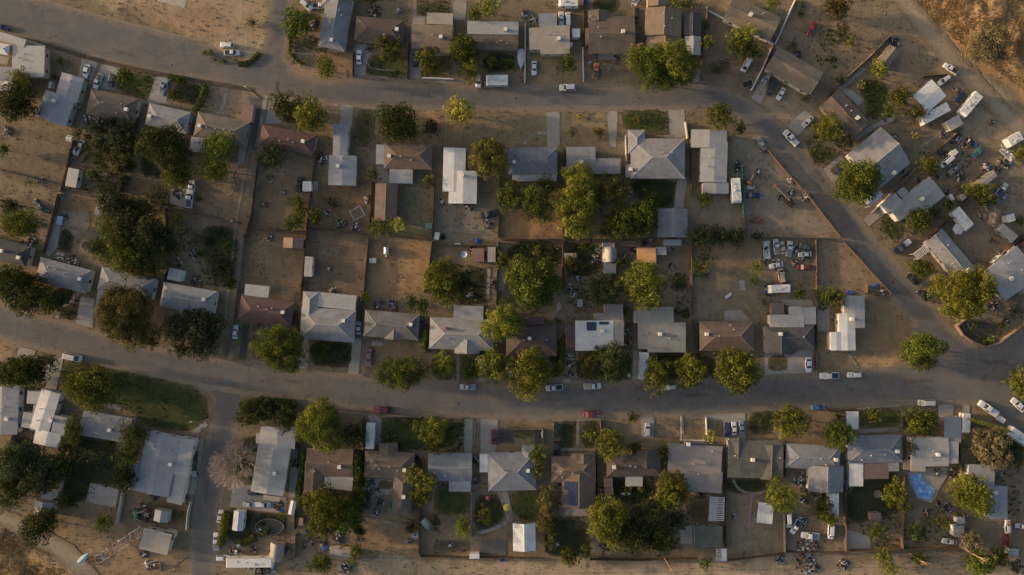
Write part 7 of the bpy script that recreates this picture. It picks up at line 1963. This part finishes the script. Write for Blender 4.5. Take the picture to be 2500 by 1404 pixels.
def wild(X, Y):
    qx, qy = X / MPP + 1250, 702 - Y / MPP
    a = ((qx - 2215) * .60 - (qy - 10) * .80) > 0; b = ((qy - 1305) * .93 - (qx - 40) * .50) > 0
    return (a | b) & ~road_m(X, Y)
o = scatter('dry_grass', 10000, 21, (.150,.098,.042), (.370,.235,.098), .24, wild, None, 1.5, .4)
UG = [[g(q) for q in P] for P in [
 [(1225,595),(1370,595),(1368,745),(1222,745)], [(1382,590),(1470,600),(1520,690),(1500,760),(1385,760)], [(1590,660),(1682,670),(1680,770),(1560,770)], [(425,560),(580,550),(570,700),(470,700)],
 [(205,295),(335,300),(325,470),(200,470)], [(0,480),(110,510),(120,600),(0,590)], [(1070,640),(1195,650),(1190,745),(1060,740)], [(1335,1190),(1450,1200),(1450,1240),(1340,1340)], [(1480,1180),(1650,1190),(1660,1345),(1450,1345)],
 [(2065,1230),(2195,1220),(2195,1335),(2065,1335)], [(2205,1230),(2345,1240),(2335,1330),(2205,1330)], [(0,1070),(160,1090),(140,1230),(0,1240)], [(1362,795),(1385,800),(1380,920),(1355,920)], [(2120,180),(2250,200),(2220,310),(2110,290)],
 [(740,1100),(760,1330),(740,1340),(728,1130)], [(880,1100),(892,1100),(888,1320),(860,1320)], [(1415,850),(1540,850),(1535,925),(1420,925)], [(2350,1080),(2480,1090),(2500,1290),(2440,1240)], [(2000,60),(2110,90),(2080,170),(1990,160)], [(1940,1170),(2050,1220),(2050,1260),(1950,1250)],
 [(2330,795),(2440,790),(2470,815),(2400,838),(2350,825)], [(2240,370),(2320,340),(2460,470),(2400,520)], [(300,480),(430,500),(410,640),(240,640)], [(1960,340),(2060,300),(2080,380),(2000,400)], [(1690,590),(1740,600),(1740,680),(1690,680)], [(930,1015),(1150,1025),(1120,1110),(930,1090)], [(160,1090),(300,1100),(290,1170),(170,1240)]]]
o = scatter('undergrowth', 3600, 33, (.026,.032,.009), (.115,.110,.030), .42, lambda X, Y: in_any(X, Y, UG) & ~roofmask(X, Y) & ~in_any(X, Y, DRIVES), None, .5, 1.6)
# kerb litter: leaves and scraps along the road edge are part of the weeds above

# ------------------------------------------------------------------ labels
def side(dx, dy):
    a = math.degrees(math.atan2(-dy, dx)) % 360
    return ['right of', 'up-right of', 'above', 'up-left of', 'left of', 'down-left of', 'below', 'down-right of'][int((a + 22.5) // 45) % 8]
def where_of(t, k=0, lm=None):
    x, y = t['pos']
    L = sorted(LANDMARKS, key=lambda m: math.hypot(m[1][0] - x, m[1][1] - y) - m[2] * .5)
    h, p, r = L[k]
    return side(x - p[0], y - p[1]), h
def surface(t):
    w = g(t['pos'])
    if inside(w, ROADW): return 'on the street'
    if any(inside(w, d) for d in DRIVES): return 'on concrete'
    return 'on dirt'
def words(s): return len(s.replace('-', ' ').split()) if False else len(s.split())
def fit(parts):
    s = ' '.join(p for p in parts if p)
    return s
used = {}
for t in THINGS:
    if t['label']: t['text'] = t['label']
    else:
        d = t['desc']; loc = t['where'] is not False
        full = words(d) >= 7
        if full: t['text'] = d; t['full'] = True
        else:
            s, h = where_of(t)
            if words(d) + words(h) > 8:
                for k in range(1, 6):
                    s2, h2 = where_of(t, k)
                    if words(d) + words(h2) <= 8: s, h = s2, h2; break
            sf = surface(t) if t['where'] == 'car' else ''
            t['text'] = fit([d, sf if words(d) + words(h) + 6 <= 13 else '', s, 'the', h])
    used.setdefault(t['text'], []).append(t)
ORD = ['first', 'second', 'third', 'fourth', 'fifth', 'sixth', 'seventh', 'eighth', 'ninth', 'tenth', 'eleventh', 'twelfth']
NUM = ['', '', 'two', 'three', 'four', 'five', 'six', 'seven', 'eight', 'nine', 'ten', 'eleven', 'twelve']
for txt, L in list(used.items()):
    if len(L) < 2: continue
    xs = [t['pos'][0] for t in L]; ys = [t['pos'][1] for t in L]
    hor = (max(xs) - min(xs)) >= (max(ys) - min(ys))
    L.sort(key=lambda t: t['pos'][0 if hor else 1])
    for i, t in enumerate(L):
        a, b = ('leftmost', 'rightmost') if hor else ('topmost', 'lowest')
        nm = NUM[len(L)] if len(L) < 13 else 'many'
        if i == 0: q = f'{a} of {nm}'
        elif i == len(L) - 1: q = f'{b} of {nm}'
        else: q = f"{ORD[i] if i < 12 else 'number ' + str(i + 1)} of {nm} from {'left' if hor else 'top'}"
        t['text'] = txt + ', ' + q
taken = {t['text'] for t in THINGS}
for t in THINGS:
    for a in ('mixed ', 'navy blue', 'mid-sized ', ' rounded', 'dull ', ' wide spreading', 'large '):
        if words(t['text']) > 15:
            q = t['text'].replace(a, 'navy' if a == 'navy blue' else '', 1)
            if q not in taken: taken.discard(t['text']); taken.add(q); t['text'] = q
    w = t['text'].split()
    if len(w) > 16:
        print('LONG LABEL', len(w), t['text'])
    t['o']['label'] = t['text']
seen = {}
for t in THINGS: seen.setdefault(t['text'], []).append(t)
print('things', len(THINGS), 'objects', len(bpy.data.objects), 'dup labels', sum(1 for v in seen.values() if len(v) > 1))
